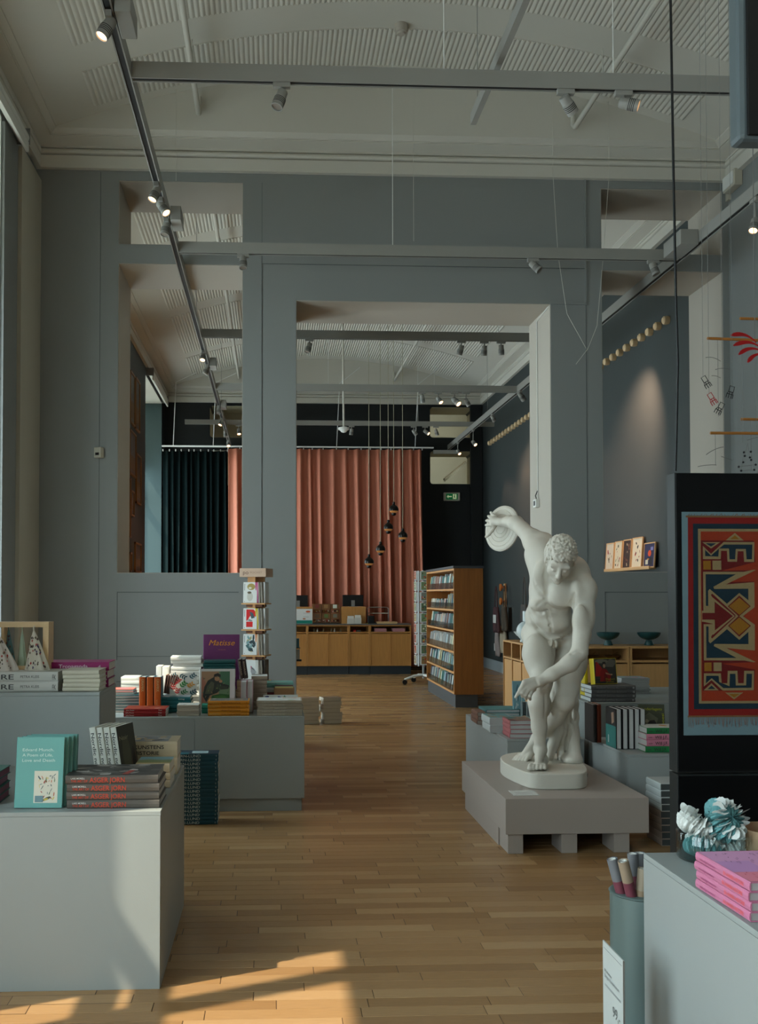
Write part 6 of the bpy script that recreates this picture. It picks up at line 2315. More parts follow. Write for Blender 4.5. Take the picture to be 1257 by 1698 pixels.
tpile('red paperback with pale spine letters', 'of the front left table stack', 3, 205.7, 275.3, 7.45, .23, .0185, C(136, 18, 18), seed=1, soft=True,
      spine=(('John Power', .05, .2, .25, .5, C(200, 190, 180)), ('Pow', .83, .08, .25, .5, C(200, 190, 180))), top=print_top(speck((150, 60, 40), [(190, 120, 70), (90, 30, 40), (200, 190, 170)], 12, 1)))
tpile('small beige paperback', 'of the stack right of the red books', 5, 293.8, 330, 7.45, .15, .0165, C(166, 156, 140), seed=2, soft=True, pm=C(120, 116, 108), top=print_top(speck((186, 186, 178), [(60, 80, 110), (200, 160, 60), (90, 60, 50)], 7, 2)))
must = C(186, 116, 14)
tpile('mustard yellow hardback', 'of the stack before the portrait cover', 4, 345.7, 413.7, 7.46, .2, .0275, must, seed=3,
      spine=(('MODERN', .04, .24, .3, .42, C(170, 130, 60)), ('Picasso, Friends and Family', .33, .46, .3, .38, C(110, 66, 14)), ('7', .93, .02, .2, .5, C(80, 50, 10))), top=print_top(speck((96, 92, 88), [(170, 120, 60), (60, 60, 60), (190, 186, 180)], 14, 3)))
tpile('white and beige paperback', 'of the big stack at the table\'s right corner', 5, 427, 502, 7.45, .24, .0225, C(150, 140, 124), seed=4, soft=True, jit=.006,
      spine=(('HENRI MATISSE', .12, .5, .3, .35, C(176, 168, 150)),), top=print_top(speck((190, 192, 188), [(110, 150, 150), (120, 160, 120), (180, 140, 110)], 10, 4, .15, .12)))
# second row
Y2 = 7.70
tl = C(18, 66, 72)
_, zt1 = tpile('dark teal striped hardback', 'of the stack at the table\'s left end', 6, 190, 239, Y2, .24, .022, tl, seed=5, pm=C(176, 166, 158), top=print_top([(C(60, 110, 118), rect(0, 0, 1, 1))]), rot=180)
tpile('coral hardback', 'on the teal striped stack', 2, 186, 222, Y2 + .03, .17, .02, C(196, 100, 88), z=zt1, seed=6, top=print_top([(C(196, 104, 92), rect(0, 0, 1, 1)), (C(130, 110, 130), rect(.3, .3, .7, .6))]), rot=180)
tpile('thick white brochure', 'of the sunlit stack behind the coral books', 4, 201, 231, 8.12, .2, .030, C(216, 214, 204), seed=7, z=ZT_, soft=True)
tpile('thick white brochure', 'of the low stack behind the teal striped books', 4, 201, 231, 8.12, .2, .028, C(216, 214, 204), seed=17, z=ZT_ + .124, soft=True)
tpile('teal and cream hardback', 'of the stack under the leaf-patterned cover', 4, 267, 316, Y2, .26, .029, C(24, 96, 100), seed=8, pm=C(190, 180, 160), rot=0, spine=(('THE ART', .05, .2, .3, .4, C(12, 50, 60)), ('Living', .6, .2, .3, .4, C(200, 200, 190))),
      top=print_top(speck((160, 170, 175), [(20, 110, 115), (200, 200, 200)], 6, 8, .2, .2)))
# three orange boxed books
org = C(184, 84, 16)
for k, (a, b, top, bot) in enumerate(((230.7, 241.5, 1123, 1172), (243.3, 254.2, 1123, 1172), (255.6, 266.7, 1123, 1172))):
    Yo = 7.66
    tk = W(a, b, Yo)
    h = at(a, top, Yo).z - ZT_
    M = T_((X(a, Yo) + X(b, Yo)) / 2, Yo + .09, ZT_ + h / 2 + .0005) @ STAND @ T_(0, 0, -tk / 2)
    book(['leftmost of three upright orange books, its title on the spine', 'middle one of three upright orange books, plain spine', 'rightmost of three upright orange books, pale lettering low on spine'][k],
         h, .17, tk, M, C(40, 104, 120), sm=org, spine=(() if k == 1 else (('GRAFIKK', .05, .36, .35, .4, C(200, 160, 110)),)) + ((('vol ii', .62, .3, .35, .25, C(200, 150, 100)),) if k == 2 else ()))
# leaf-patterned square book


def leaves(t, L, D, T):
    r = random.Random(6)
    it = [(C(204, 202, 194), rect(0, 0, 1, 1))]

    def sprig(cx, cy, an, s, col_, nl=3):
        for q in range(nl):
            for sd in (-1, 1):
                px_, py_ = cx + math.cos(an) * s * (q - .8) * .5, cy + math.sin(an) * s * (q - .8) * .5
                a2 = an + sd * .9
                it.append((C(*col_), blob(px_ + math.cos(a2) * s * .36, py_ + math.sin(a2) * s * .36, s * .36, s * .15, 8, a2)))
        it.append((C(*col_), blob(cx + math.cos(an) * s * .1, cy + math.sin(an) * s * .1, s * .7, s * .05, 6, an)))
    dk, rd_, gr, orr = (18, 70, 84), (176, 30, 30), (50, 130, 60), (206, 140, 40)
    for (cx, cy, an, s, c) in ((.12, .88, .6, .16, dk), (.45, .88, -.6, .18, dk), (.82, .84, .7, .18, dk), (.12, .35, 1.4, .2, rd_), (.27, .62, .9, .18, rd_), (.28, .16, 1.3, .17, rd_), (.47, .46, .8, .2, gr),
                               (.5, .12, .6, .17, (30, 110, 60)), (.74, .44, .6, .18, orr), (.84, .12, .5, .18, dk)):
        sprig(cx, cy, an, s, c)
    art(t, it, fcover(D, L, T), D, L)


Yl = 7.86
Dl = W(281.5, 326, Yl)
zl_ = ZT_ + .119
Ll = at(300, 1116.5, Yl).z - at(300, 1153, Yl).z
M = T_((X(281.5, Yl) + X(326, Yl)) / 2, Yl, at(300, 1153, Yl).z) @ R_('X', -7) @ T_(0, 0, Ll / 2) @ FACE @ T_(0, 0, -.01)
book('square white book with colourful leaf pattern, standing up among the table stacks', Ll, Dl, .022, M, C(204, 202, 194), front=leaves)
# its stand: books below
# leaning brown thin books left of it
for k in range(5):
    Yh = 7.88
    M = T_(X(272 + k * 2.6, Yh), Yh + .04, ZT_ + .119) @ R_('Y', 8 + k * 3) @ T_(0, 0, .085) @ STAND @ T_(0, 0, -.004)
    book('thin brown booklet, %s of the leaning fan beside the leaf-patterned book' % ORDL[k], .16 - .004 * (4 - k), .13, .009, M, C(92, 60, 52), pm=C(190, 150, 110), soft=True)
# sunlit white magazines
whm = C(222, 220, 212)
pile('white magazine', 'of the tall sunlit stack', 15, W(283, 333, 8.05), .24, .0265, (X(283, 8.05) + X(333, 8.05)) / 2, 8.18, ZT_, whm, seed=11, jit=.012, soft=True, pm=C(220, 214, 206))
for k, (a, b) in enumerate(((258.6, 268), (268.8, 279))):
    Yo = 8.2
    tk = W(a, b, Yo)
    h = at(a, 1105 + k, Yo).z - ZT_
    M = T_((X(a, Yo) + X(b, Yo)) / 2, Yo + .1, ZT_ + h / 2 + .0005) @ STAND @ T_(0, 0, -tk / 2)
    book(['left of two sunlit white books standing behind the orange ones', 'right of two sunlit white books standing behind the orange ones'][k], h, .18, tk, M, C(206, 206, 200), soft=True)
# portrait cover
Yp = 7.80
Dp = W(330.6, 389.5, Yp)
zb_ = ZT_
Lp = at(360, 1110, Yp).z - zb_


def portrait(t, L, D, T):
    r = random.Random(12)
    it = [(C(146, 112, 84), rect(.06, .12, .86, .94)), (C(96, 116, 84), rect(.55, .3, .86, .94)), (C(150, 96, 76), [(.06, .2), (.2, .2), (.25, .55), (.1, .8), (.06, .8)]),
          (C(60, 96, 70), [(.5, .6), (.86, .55), (.86, .94), (.6, .94)]),
          (C(40, 44, 36), [(.10, .34), (.14, .56), (.24, .72), (.40, .80), (.52, .78), (.62, .66), (.84, .60), (.82, .52), (.60, .50), (.5, .42), (.3, .36), (.2, .2)]),
          (C(78, 78, 60), [(.16, .4), (.22, .58), (.34, .7), (.42, .66), (.40, .5), (.34, .4)]),
          (C(54, 58, 44), [(.44, .5), (.5, .64), (.62, .6), (.8, .57), (.78, .53), (.6, .5)]),
          (C(158, 116, 84), blob(.50, .76, .075, .055, 10)), (C(30, 26, 24), [(.40, .80), (.42, .87), (.52, .9), (.60, .86), (.60, .80), (.5, .82)]),
          (C(166, 120, 90), blob(.60, .70, .05, .035, 8)), (C(44, 84, 36), [(.3, .2), (.36, .36), (.6, .4), (.84, .38), (.86, .2)]), (C(60, 104, 44), blob(.6, .32, .2, .04, 9, 0, .2)), (C(30, 60, 30), blob(.75, .26, .1, .03, 8))]
    for q in range(16):
        it.append((C(*r.choice([(120, 130, 70), (60, 80, 60), (150, 110, 80), (80, 120, 80)])), blob(r.uniform(.1, .82), r.uniform(.16, .9), .03, .008, 6, r.uniform(0, 3))))
    it = [(m, [(min(u, .86), v) for u, v in p]) for m, p in it]
    art(t, it, fcover(D, L, T), D, L)


M = T_((X(330.6, Yp) + X(389.5, Yp)) / 2, Yp, zb_ + .003) @ R_('X', -5) @ T_(0, 0, Lp / 2) @ FACE @ T_(0, 0, -.015)
book('large pale book showing a painted seated figure, standing on the table', Lp, Dp, .030, M, C(186, 184, 178), front=portrait)
# stack behind it, carrying dark teal books
_, zz = pile('beige thick paperback', 'of the stack behind the painted portrait cover', 8, W(337, 389, 8.0), .22, .0375, (X(337, 8.0) + X(389, 8.0)) / 2, 8.13, ZT_, C(150, 124, 92), seed=14, soft=True)
ztop_ = zz
pile('dark teal cloth-bound book', 'above the painted portrait cover', 3, W(337, 389, 8.0), .20, .0225, (X(337, 8.0) + X(389, 8.0)) / 2, 8.13, zz, C(10, 62, 62), seed=15, pm=C(20, 60, 60))
# purple book
Ym = 8.40
Dm = W(337, 397, Ym)
zt = at(360, 1053, Ym).z
pur = C(86, 30, 76)


def purple(t, L, D, T):
    F = fcover(D, L, T)
    text(t, 'Matisse', F @ T_(.15 * D, .80 * L, .001), .72 * D, .10 * L, C(190, 120, 20), 0.0, shear=.3)
    text(t, 'THE BOOKS', F @ T_(.40 * D, .71 * L, .001), .22 * D, .02 * L, C(150, 90, 60))


o_, zz = pile('brown-edged book', 'of the stack carrying the purple book', 3, Dm + .02, .18, .035, (X(337, Ym) + X(397, Ym)) / 2, Ym + .08, ZT_, C(150, 116, 80), seed=16)
Lm = zt - zz
M = T_((X(337, Ym) + X(397, Ym)) / 2, Ym, zz + .004) @ R_('X', -5) @ T_(0, 0, Lm / 2) @ FACE @ T_(0, 0, -.02)
book('tall purple cloth-bound book with ochre script title, standing at the table\'s back', Lm, Dm, .04, M, pur, front=purple)
# small green box-like books by the mustard stack
for k in range(2):
    tpile('small green booklet', 'of the %s pair beside the portrait cover' % ('left' if k == 0 else 'right'), 2, 334 + k * 5.5, 339 + k * 5.5, 7.62, .1, .034, C(24, 110, 90), seed=20 + k)
# two upright books with pale page edges and pink tops
for k, (a, b, top) in enumerate(((399.2, 408.8, 1130), (410, 419.3, 1129.5))):
    Yo = 7.66
    tk = W(a, b, Yo)
    h = at(a, top, Yo).z - ZT_
    M = T_((X(a, Yo) + X(b, Yo)) / 2, Yo + .09, ZT_ + h / 2 + .0005) @ R_('Z', 180) @ STAND @ T_(0, 0, -tk / 2)
    book(['left of two upright books with pale page edges and pink covers', 'right of two upright books with pale page edges and pink covers'][k], h, .17, tk, M, C(176, 130, 140), pm=C(170, 168, 166))
for k in range(2):
    Yo = 7.98
    tk = .030
    M = T_(X(402 + k * 6.6, Yo), Yo + .08, ZT_ + .21) @ R_('Y', -8) @ T_(0, 0, .1) @ STAND @ T_(0, 0, -tk / 2)
    book(['left of two leaning dark brown spines before the revolving book tower', 'right of two leaning dark brown spines before the revolving book tower'][k], .155, .14, tk, M, C(44, 26, 24), pm=C(160, 150, 140), spine=(('BIOGRAFI', .1, .7, .3, .4, C(150, 130, 110)),))
pile('brown paperback', 'of the stack under the leaning dark spines', 5, .12, .18, .0425, X(406, 7.98), 8.07, ZT_, C(140, 112, 84), seed=23, soft=True)
# tall stack of beige paperbacks
pile('beige paperback', 'of the tall stack right of the pink-topped books', 8, W(416, 442.5, 7.85), .2, .0325, (X(416, 7.85) + X(442.5, 7.85)) / 2, 7.95, ZT_, C(136, 120, 104), seed=24, soft=True, top=print_top([(C(190, 190, 186), rect(0, 0, 1, 1))]))
# teal-topped red-striped stack
tpile('red-striped grey book', 'of the stack at the table\'s back right', 5, 443, 487, 8.1, .22, .037, C(150, 50, 50), seed=25, mats=[C(110, 160, 150), C(170, 166, 160), C(120, 40, 44), C(170, 166, 160), C(120, 40, 44)], pm=C(170, 164, 156), top=print_top([(C(100, 156, 146), rect(0, 0, 1, 1)), (C(150, 120, 110), rect(.1, .2, .8, .3))]))
# brown box with bright cards
xb0, xb1 = X(454.5, 7.9), X(488, 7.9)
zb0 = ZT_ + .001
t = thing('card_box', 'small open brown box of colourful cards, back right of the table', 'box', ((xb0 + xb1) / 2, 7.95, zb0))
cb = C(150, 112, 76, .8)
zt = at(470, 1141, 7.9).z
bx('box_front', xb0, xb1, 7.90, 7.904, zb0, zt, cb, t); bx('box_back', xb0, xb1, 7.996, 8.0, zb0, zt, cb, t)
bx('box_side', xb0, xb0 + .004, 7.9045, 7.9955, zb0, zt, cb, t); bx('box_side', xb1 - .004, xb1, 7.9045, 7.9955, zb0, zt, cb, t); bx('box_bottom', xb0 + .005, xb1 - .005, 7.905, 7.995, zb0, zb0 + .004, cb, t)
for k in range(9):
    MB().box(xb0 + .008, xb1 - .008, 0, .003, zb0 + .006, zt + .012 + .003 * (k % 3), C(*rs9.choice([(190, 190, 186), (160, 60, 60), (60, 60, 70), (200, 180, 120), (90, 120, 110)])), M=T_(0, 7.912 + k * .009, 0)).build('card', t)
tpile('dark red book with grey cover', 'of the pair behind the white picture book', 2, 431, 495.5, 7.72, .17, .046, C(104, 14, 20), seed=26, top=print_top([(C(176, 174, 170), rect(0, 0, 1, 1)), (C(50, 50, 60), rect(.84, .3, .95, .6))]))
tpile('white picture book with bright motifs', 'before the dark red pair', 3, 436.5, 494, 7.695, .02, .02, C(196, 196, 192), seed=27) if False else None
M = T_((X(436.5, 7.70) + X(494, 7.70)) / 2, 7.705, ZT_ + .001) @ R_('X', -12) @ T_(0, 0, .065) @ R_('X', 90) @ T_(0, 0, -.008)
o = book('white picture book with bright motifs, upright between the red pair and corner stack', W(436.5, 494, 7.7), .13, .016, M, C(198, 198, 194))
art(o, speck((200, 200, 196), [(190, 150, 60), (60, 70, 120), (180, 60, 60), (90, 140, 110)], 14, 30, .05, .08), T_(-W(436.5, 494, 7.7) / 2, -.065, .0162), W(436.5, 494, 7.7), .13)

# books stacked on the floor left: tall dark blue pile
navy = C(18, 66, 80)
xn0, xn1 = X(305, 7.02), X(362, 7.02)


def navy_top(t, L, D, T):
    art(t, [(C(24, 40, 50), rect(0, 0, 1, 1)), (C(140, 160, 160), rect(.5, .2, .8, .8)), (C(30, 90, 100), rect(0, 0, .45, .4))], ftop(D, L, T), L, D)


pile('dark blue paperback', 'in the floor pile by the table', 18, xn1 - xn0 + .14, .17, .0268, (xn0 - .14 + xn1) / 2, 7.02 + .085, 0, navy, seed=31, jit=.003, soft=True,
     spine=(('JØRN-LUND', .205, .465, .16, .66, C(184, 194, 192)), ('E', .95, .02, .3, .4, C(150, 160, 160))), top=navy_top)
# floor stacks beyond the table
for s, (xx, yy, rot, nm) in enumerate(((.46, 12.45, 12, 'left'), (.745, 12.5, 12, 'right'))):
    pile('white-edged brown paperback', 'of the %s floor stack by the doorway' % nm, 7, .23, .17, .046, xx, yy, 0, C(112, 88, 66), mats=[C(112, 88, 66), C(150, 140, 124)], pm=C(196, 188, 172), rot=180 + rot, seed=33 + s, soft=True, jit=.016)

# ------------------------------------------------------------------ revolving book tower
YS = 8.95
sx = X(425, YS)
t = tw = thing('book_tower', 'square revolving wooden book tower before the grey pillar', 'book stand', (sx, YS, 0))
hw = W(399.5, 450, YS) / 2 * .80
Ms = T_(sx, YS, 0) @ R_('Z', -15)
zsh = [at(425, y, YS).z for y in (1000, 1043, 1085.5, 1128)]
oakt = mat('tower_birch', (190, 142, 92), .5, var=.12, vscale=5, stretch=(1, 8, 8))
zhead = at(425, 941, YS).z
zhb = at(425, 957, YS).z
MB().box(-hw - .012, hw + .012, -hw - .012, hw + .012, zhb, zhead - .01, mat('tower_header', (178, 150, 128), .5, var=.1), M=Ms).build('header_box', t, bevel=.002)
MB().box(-.012, .012, -hw + .03, hw - .03, .2, zhb, oakt, M=Ms).build('divider', t); MB().box(-hw + .03, hw - .03, -.010, .010, .2, zhb, oakt, M=Ms).build('divider', t)
lowz = zsh[-1]
zall = zsh + [lowz - .235]
for z in zall:
    MB().box(-hw, hw, -hw, hw, z - .012, z, oakt, M=Ms).build('shelf', t, bevel=.001)
    MB().box(-hw + .035, hw - .035, -hw + .035, hw - .035, z - .034, z - .0125, mat('tower_dark_wood', (110, 70, 50), .6), M=Ms).build('shelf_rail', t)  # darker wood rail under each shelf
MB().lathe([(.2, 0), (.2, .03), (.05, .05), (.05, zall[-1] - .035)], oakt, 28, M=T_(sx, YS, 0)).build('foot', t, smooth=40)
text(t, 'po', Ms.copy() @ T_(0, 0, 0) if False else (MW[t].inverted() @ Ms @ T_(-hw + .02, -hw - .0128, (zhb + zhead) / 2 - .02) @ R_('X', 90)), .05, .035, C(90, 66, 56))
text(t, 'POCKET', MW[t].inverted() @ Ms @ T_(-hw + .085, -hw - .0128, (zhb + zhead) / 2 - .012) @ R_('X', 90), .11, .016, C(130, 104, 88))
rt = random.Random(44)
covs = [[(198, 198, 192), (150, 130, 70)], [(200, 200, 196), (186, 20, 20)], [(196, 198, 194), (70, 100, 96)], [(206, 206, 202), (150, 150, 150)]]
for lv, z in enumerate(zsh):
    lvn = ['top', 'second', 'third', 'lowest visible'][lv]
    zc = z + .001
    hB = .185
    # face-out copies on the left of the front side
    wB = .125

    def cov(t_, L, D, T, lv=lv):
        c = covs[lv]
        r = random.Random(50 + lv)
        it = [(C(*c[0]), rect(0, 0, 1, 1))]
        if lv == 0:
            it += [(C(150, 130, 70), blob(.58, .78, .30, .16, 12)), (C(196, 190, 170), blob(.50, .72, .12, .05, 9)), (C(176, 172, 160), blob(.5, .3, .22, .22, 12)), (C(90, 80, 60), blob(.45, .5, .16, .06, 9))]
        elif lv == 1:
            it += [(C(186, 16, 16), [(.22, .95), (.75, .95), (.95, .8), (.9, .6), (.5, .62), (.3, .4), (.22, .4)]), (C(186, 16, 16), rect(.22, .1, .7, .36)), (C(60, 70, 76), [(.45, .85), (.7, .78), (.85, .55), (.6, .5)]), (C(120, 120, 120), [(.4, .5), (.7, .42), (.6, .36), (.35, .4)])]
        elif lv == 2:
            it += [(C(*r.choice([(60, 90, 90), (110, 140, 140), (150, 140, 90), (40, 56, 60)])), blob(r.uniform(.3, .85), r.uniform(.15, .85), .14, .08, 7, r.uniform(0, 3), .3)) for _ in range(18)]
        else:
            it += [(C(140, 140, 140), [(.6, .7), (.8, .6), (.98, .42), (.7, .2), (.55, .45)]), (C(170, 60, 90), [(.55, .72), (.62, .70), (.56, .5)]), (C(60, 60, 60), [(.6, .66), (.9, .48), (.64, .58)])]
        it += [(C(110, 110, 108), rect(.08, .05, .12, .09)), (C(110, 110, 108), rect(.08, .6, .12, .93))]
        art(t_, it, fcover(D, L, T), D, L)
    for k in range(2):
        M = Ms @ T_(-hw + .012 + wB / 2, -hw + .028 + .022 * k, zc) @ R_('X', -3) @ T_(0, 0, hB / 2) @ FACE @ T_(0, 0, -.01)
        book('%s white pocket book facing out on the %s tower shelf' % ('front' if k == 0 else 'rear', lvn), hB, wB, .018, M, C(*covs[lv][0]), soft=True, front=cov if k == 0 else None)
    # spines to the right
    sets = [[(170, 60, 110), (180, 90, 130), (110, 130, 160), (100, 120, 140), (200, 200, 196), (190, 190, 186)], [(190, 160, 30), (200, 176, 60), (206, 206, 202), (200, 200, 196), (206, 206, 202), (196, 196, 192)],
            [(196, 120, 70), (200, 170, 140), (200, 110, 70), (206, 200, 190), (200, 200, 196), (190, 190, 186)], [(200, 198, 190), (206, 204, 196), (30, 28, 28), (34, 30, 30), (30, 28, 28), (60, 50, 40)]][lv]
    xx = .004
    for k, c_ in enumerate(sets):
        tk = (hw - .010) / 6.3
        M = Ms @ T_(xx + tk / 2 + .008, -hw + .085, zc + hB / 2) @ STAND @ T_(0, 0, -tk / 2)
        book('%s pocket book spine from the left on the %s tower shelf' % (['first', 'second', 'third', 'fourth', 'fifth', 'sixth'][k], lvn), hB, .12, tk * .94, M, C(*c_), soft=True)
        xx += tk
    # right side of the tower
    for k in range(2):
        M = Ms @ T_(hw - .02 - .022 * k, .035, zc + hB / 2) @ R_('Z', 90) @ FACE @ T_(0, 0, 0)
        M = Ms @ R_('Z', 90) @ T_(-hw + .06 + .0, -hw + .028 + .022 * k, zc) @ R_('X', -3) @ T_(.0, 0, hB / 2) @ FACE @ T_(0, 0, -.01)
        book('%s dark picture pocket book on the tower\'s right side, %s shelf' % ('outer' if k == 0 else 'inner', lvn), hB, .09, .018, M, C(120, 112, 100), soft=True, front=print_front(speck((88, 80, 70), [(50, 46, 40), (130, 110, 90), (160, 150, 130)], 9, 60 + lv, .25, .2)) if k == 0 else None)
    for k in range(3):
        M = Ms @ R_('Z', 90) @ T_(.02 + .022 * k, -hw + .075, zc + hB / 2) @ STAND @ T_(0, 0, -.01)
        book('pale pocket book, %s of three, rear right side of the %s tower shelf' % (['nearest', 'middle', 'farthest'][k], lvn), hB, .12, .02, M, C(176, 162, 144), soft=True)

# ------------------------------------------------------------------ low podium left behind the statue (top z .5005)
ZR = .5006
rose = C(166, 98, 100)
pgm = C(178, 180, 178)


def side_pile(desc, where, n, px_l, px_n, px_r, ytop, Yn, D, T, z, cm, yl=None, **k):
    """a stack whose spines look left (towards -x) and whose page ends look at the viewer"""
    x0 = X(px_n, Yn)
    wd = W(px_n, px_r, Yn)
    Ln = D
    return pile(desc, where, n, Ln, wd, T, x0 + wd / 2, Yn + Ln / 2, z, cm, rot=-90, **k)


side_pile('pink-spined book', 'of the stack by the statue\'s back foot', 4, 829, 845, 884, 0, 7.60, .24, .0335, ZR, rose, pm=pgm, seed=41, jit=.003, top=print_top(speck((120, 100, 84), [(60, 110, 110), (150, 110, 90), (90, 60, 60)], 9, 41, .2, .2)))
side_pile('white-spined art book', 'of the stack behind the pink-spined ones', 2, 800, 812, 852, 0, 7.92, .3, .058, ZR, C(190, 196, 194), pm=pgm, seed=42, top=print_top(speck((110, 150, 150), [(150, 130, 110), (90, 100, 90)], 5, 42, .3, .2)))
side_pile('brown-spined book', 'of the stack at the podium\'s left edge', 3, 786, 792, 806, 0, 8.42, .28, .034, ZR, C(120, 84, 70), pm=C(150, 140, 130), seed=43)
_, zz = side_pile('grey-paged teal cover book', 'of the rear stack left of the statue', 4, 798, 806, 862, 0, 8.58, .3, .026, ZR + .0, C(60, 110, 112), pm=C(180, 182, 180), seed=44, top=print_top([(C(90, 140, 140), rect(0, 0, 1, 1))]))
side_pile('maroon-edged book with pale teal cover', 'of the pair behind the statue\'s hand', 2, 838, 852, 886, 0, 8.2, .24, .035, ZR, C(110, 30, 44), pm=C(190, 190, 184), seed=45, top=print_top(speck((140, 170, 165), [(176, 150, 120), (100, 140, 140)], 4, 45, .3, .2)))
for k in range(6):
    Yo = 8.75
    M = T_(X(862, Yo) + k * .02, Yo + .1, ZR + .087 + .0) @ STAND @ T_(0, 0, -.008)
    M = T_(X(864, 8.55) + k * .019, 8.52, ZR + .0905) @ STAND @ T_(0, 0, -.008)
    book('thin grey magazine standing on edge behind the pointing hand, %s of six' % ORDL[k], .18, .05, .013, M, C(*[(110, 120, 120), (60, 66, 66), (150, 156, 154)][k % 3]), soft=True)
hb = at(860, 1130, 8.6).z - ZR
M = T_(X(861, 8.62), 8.62, ZR + .002) @ R_('X', -6) @ T_(0, 0, hb / 2) @ FACE @ T_(0, 0, -.008)
book('upright book with blue-grey pattern behind the statue\'s pointing hand', hb, .11, .016, M, C(120, 150, 156), front=print_front(speck((110, 146, 152), [(50, 70, 80), (170, 180, 180), (80, 110, 120)], 18, 46, .12, .08)))

# ------------------------------------------------------------------ podiums right of the statue
ZS_ = .7636
gsp = C(84, 82, 82)
Yg = 7.70
pile('grey hardback with faint title', 'of the stack carrying the painted cover', 4, W(980, 1053.8, Yg), .27, .0315, (X(980, Yg) + X(1053.8, Yg)) / 2, Yg + .14, ZS_, gsp, pm=C(190, 196, 194), seed=51, jit=.003,
     spine=(('Elisabeth Jerichau Baumann', .12, .66, .3, .42, C(120, 118, 116)), ('HB', .93, .04, .2, .5, C(190, 188, 186))))
zz = ZS_ + 4 * .0319


def paint(t, L, D, T):
    it = [(C(54, 52, 46), rect(.02, .02, .98, .98)), (C(96, 92, 82), blob(.75, .8, .25, .16, 9, .3, .2)), (C(40, 42, 34), rect(.02, .02, .98, .2)), (C(112, 106, 94), blob(.35, .88, .3, .08, 9)),
          (C(150, 26, 16), [(.05, .30), (.10, .86), (.16, .86), (.36, .62), (.30, .3)]), (C(170, 140, 110), blob(.46, .70, .055, .08, 9)), (C(30, 22, 20), [(.38, .74), (.40, .86), (.52, .86), (.54, .78), (.46, .8)]),
          (C(130, 18, 14), [(.24, .10), (.28, .5), (.40, .60), (.54, .58), (.66, .42), (.74, .34), (.70, .1)]), (C(100, 12, 10), [(.4, .1), (.45, .4), (.55, .4), (.6, .1)]), (C(176, 140, 110), blob(.76, .36, .05, .03, 7)),
          (C(170, 120, 90), [(.5, .45), (.72, .38), (.72, .34), (.52, .38)])]
    art(t, it, fcover(D, L, T), D, L)
    F = fcover(D, L, T)
    text(t, 'Elisabeth', F @ T_(.50 * D, .15 * L, .0012), .40 * D, .075 * L, C(150, 140, 20)); text(t, 'Jerichau', F @ T_(.50 * D, .055 * L, .0012), .34 * D, .075 * L, C(150, 140, 20))


Ye_ = 7.80
De = W(982, 1024, Ye_) + .0
hE = at(1000, 1092.5, Ye_).z - zz
M = T_((X(981, Ye_) + X(1024.5, Ye_)) / 2 + 0, Ye_ + .02, zz + .002) @ R_('Z', 14) @ R_('X', -7) @ T_(0, 0, hE / 2) @ FACE @ T_(0, 0, -.03)
book('painted-cover book with yellow spine standing on the grey hardbacks', hE, De, .062, M, C(190, 168, 16), pm=C(186, 184, 176), front=paint)
yel = C(190, 168, 16)
M = T_(X(966, 7.93), 7.93, ZS_ + .002) @ R_('X', -6) @ T_(0, 0, .13) @ STAND
book('yellow-spined book standing left of the painted cover, mostly hidden', .26, .12, .03, M, yel)
pile('pale grey paperback', 'of the tall stack behind the grey hardbacks', 9, W(1030, 1077, 8.3), .24, .0145, (X(1030, 8.3) + X(1077, 8.3)) / 2, 8.42, ZS_, C(140, 142, 142), seed=52, rot=180, soft=True, jit=.006, pm=C(150, 150, 148), top=print_top(speck((130, 150, 150), [(200, 120, 140), (170, 180, 180)], 6, 52, .2, .2)))
# lower podium
dkc = C(24, 24, 26)
Y5 = 7.02


def tealc(t, L, D, T):
    # the back cover looks to the left
    b = MB()
    w, h = D, L
    for m, pts in ((C(52, 110, 104), rect(0, 0, 1, .58)), (C(40, 36, 34), rect(0, .58, 1, 1)), (C(80, 60, 50), blob(.6, .8, .2, .1, 8, .3, .2)), (C(150, 150, 140), blob(.75, .66, .05, .04, 7))):
        b.add([(L / 2 - v * L, -D / 2 + (1 - u) * D, -.0006) for u, v in pts][::-1], [tuple(range(len(pts)))], m)
    b.build('cover_picture', t, world=False)
    for q in range(3):
        bx('title_line', -L / 2 + .19, -L / 2 + .235, .04 + q * .008, .044 + q * .008, -.0009, -.0006, C(170, 176, 170), t, world=False)


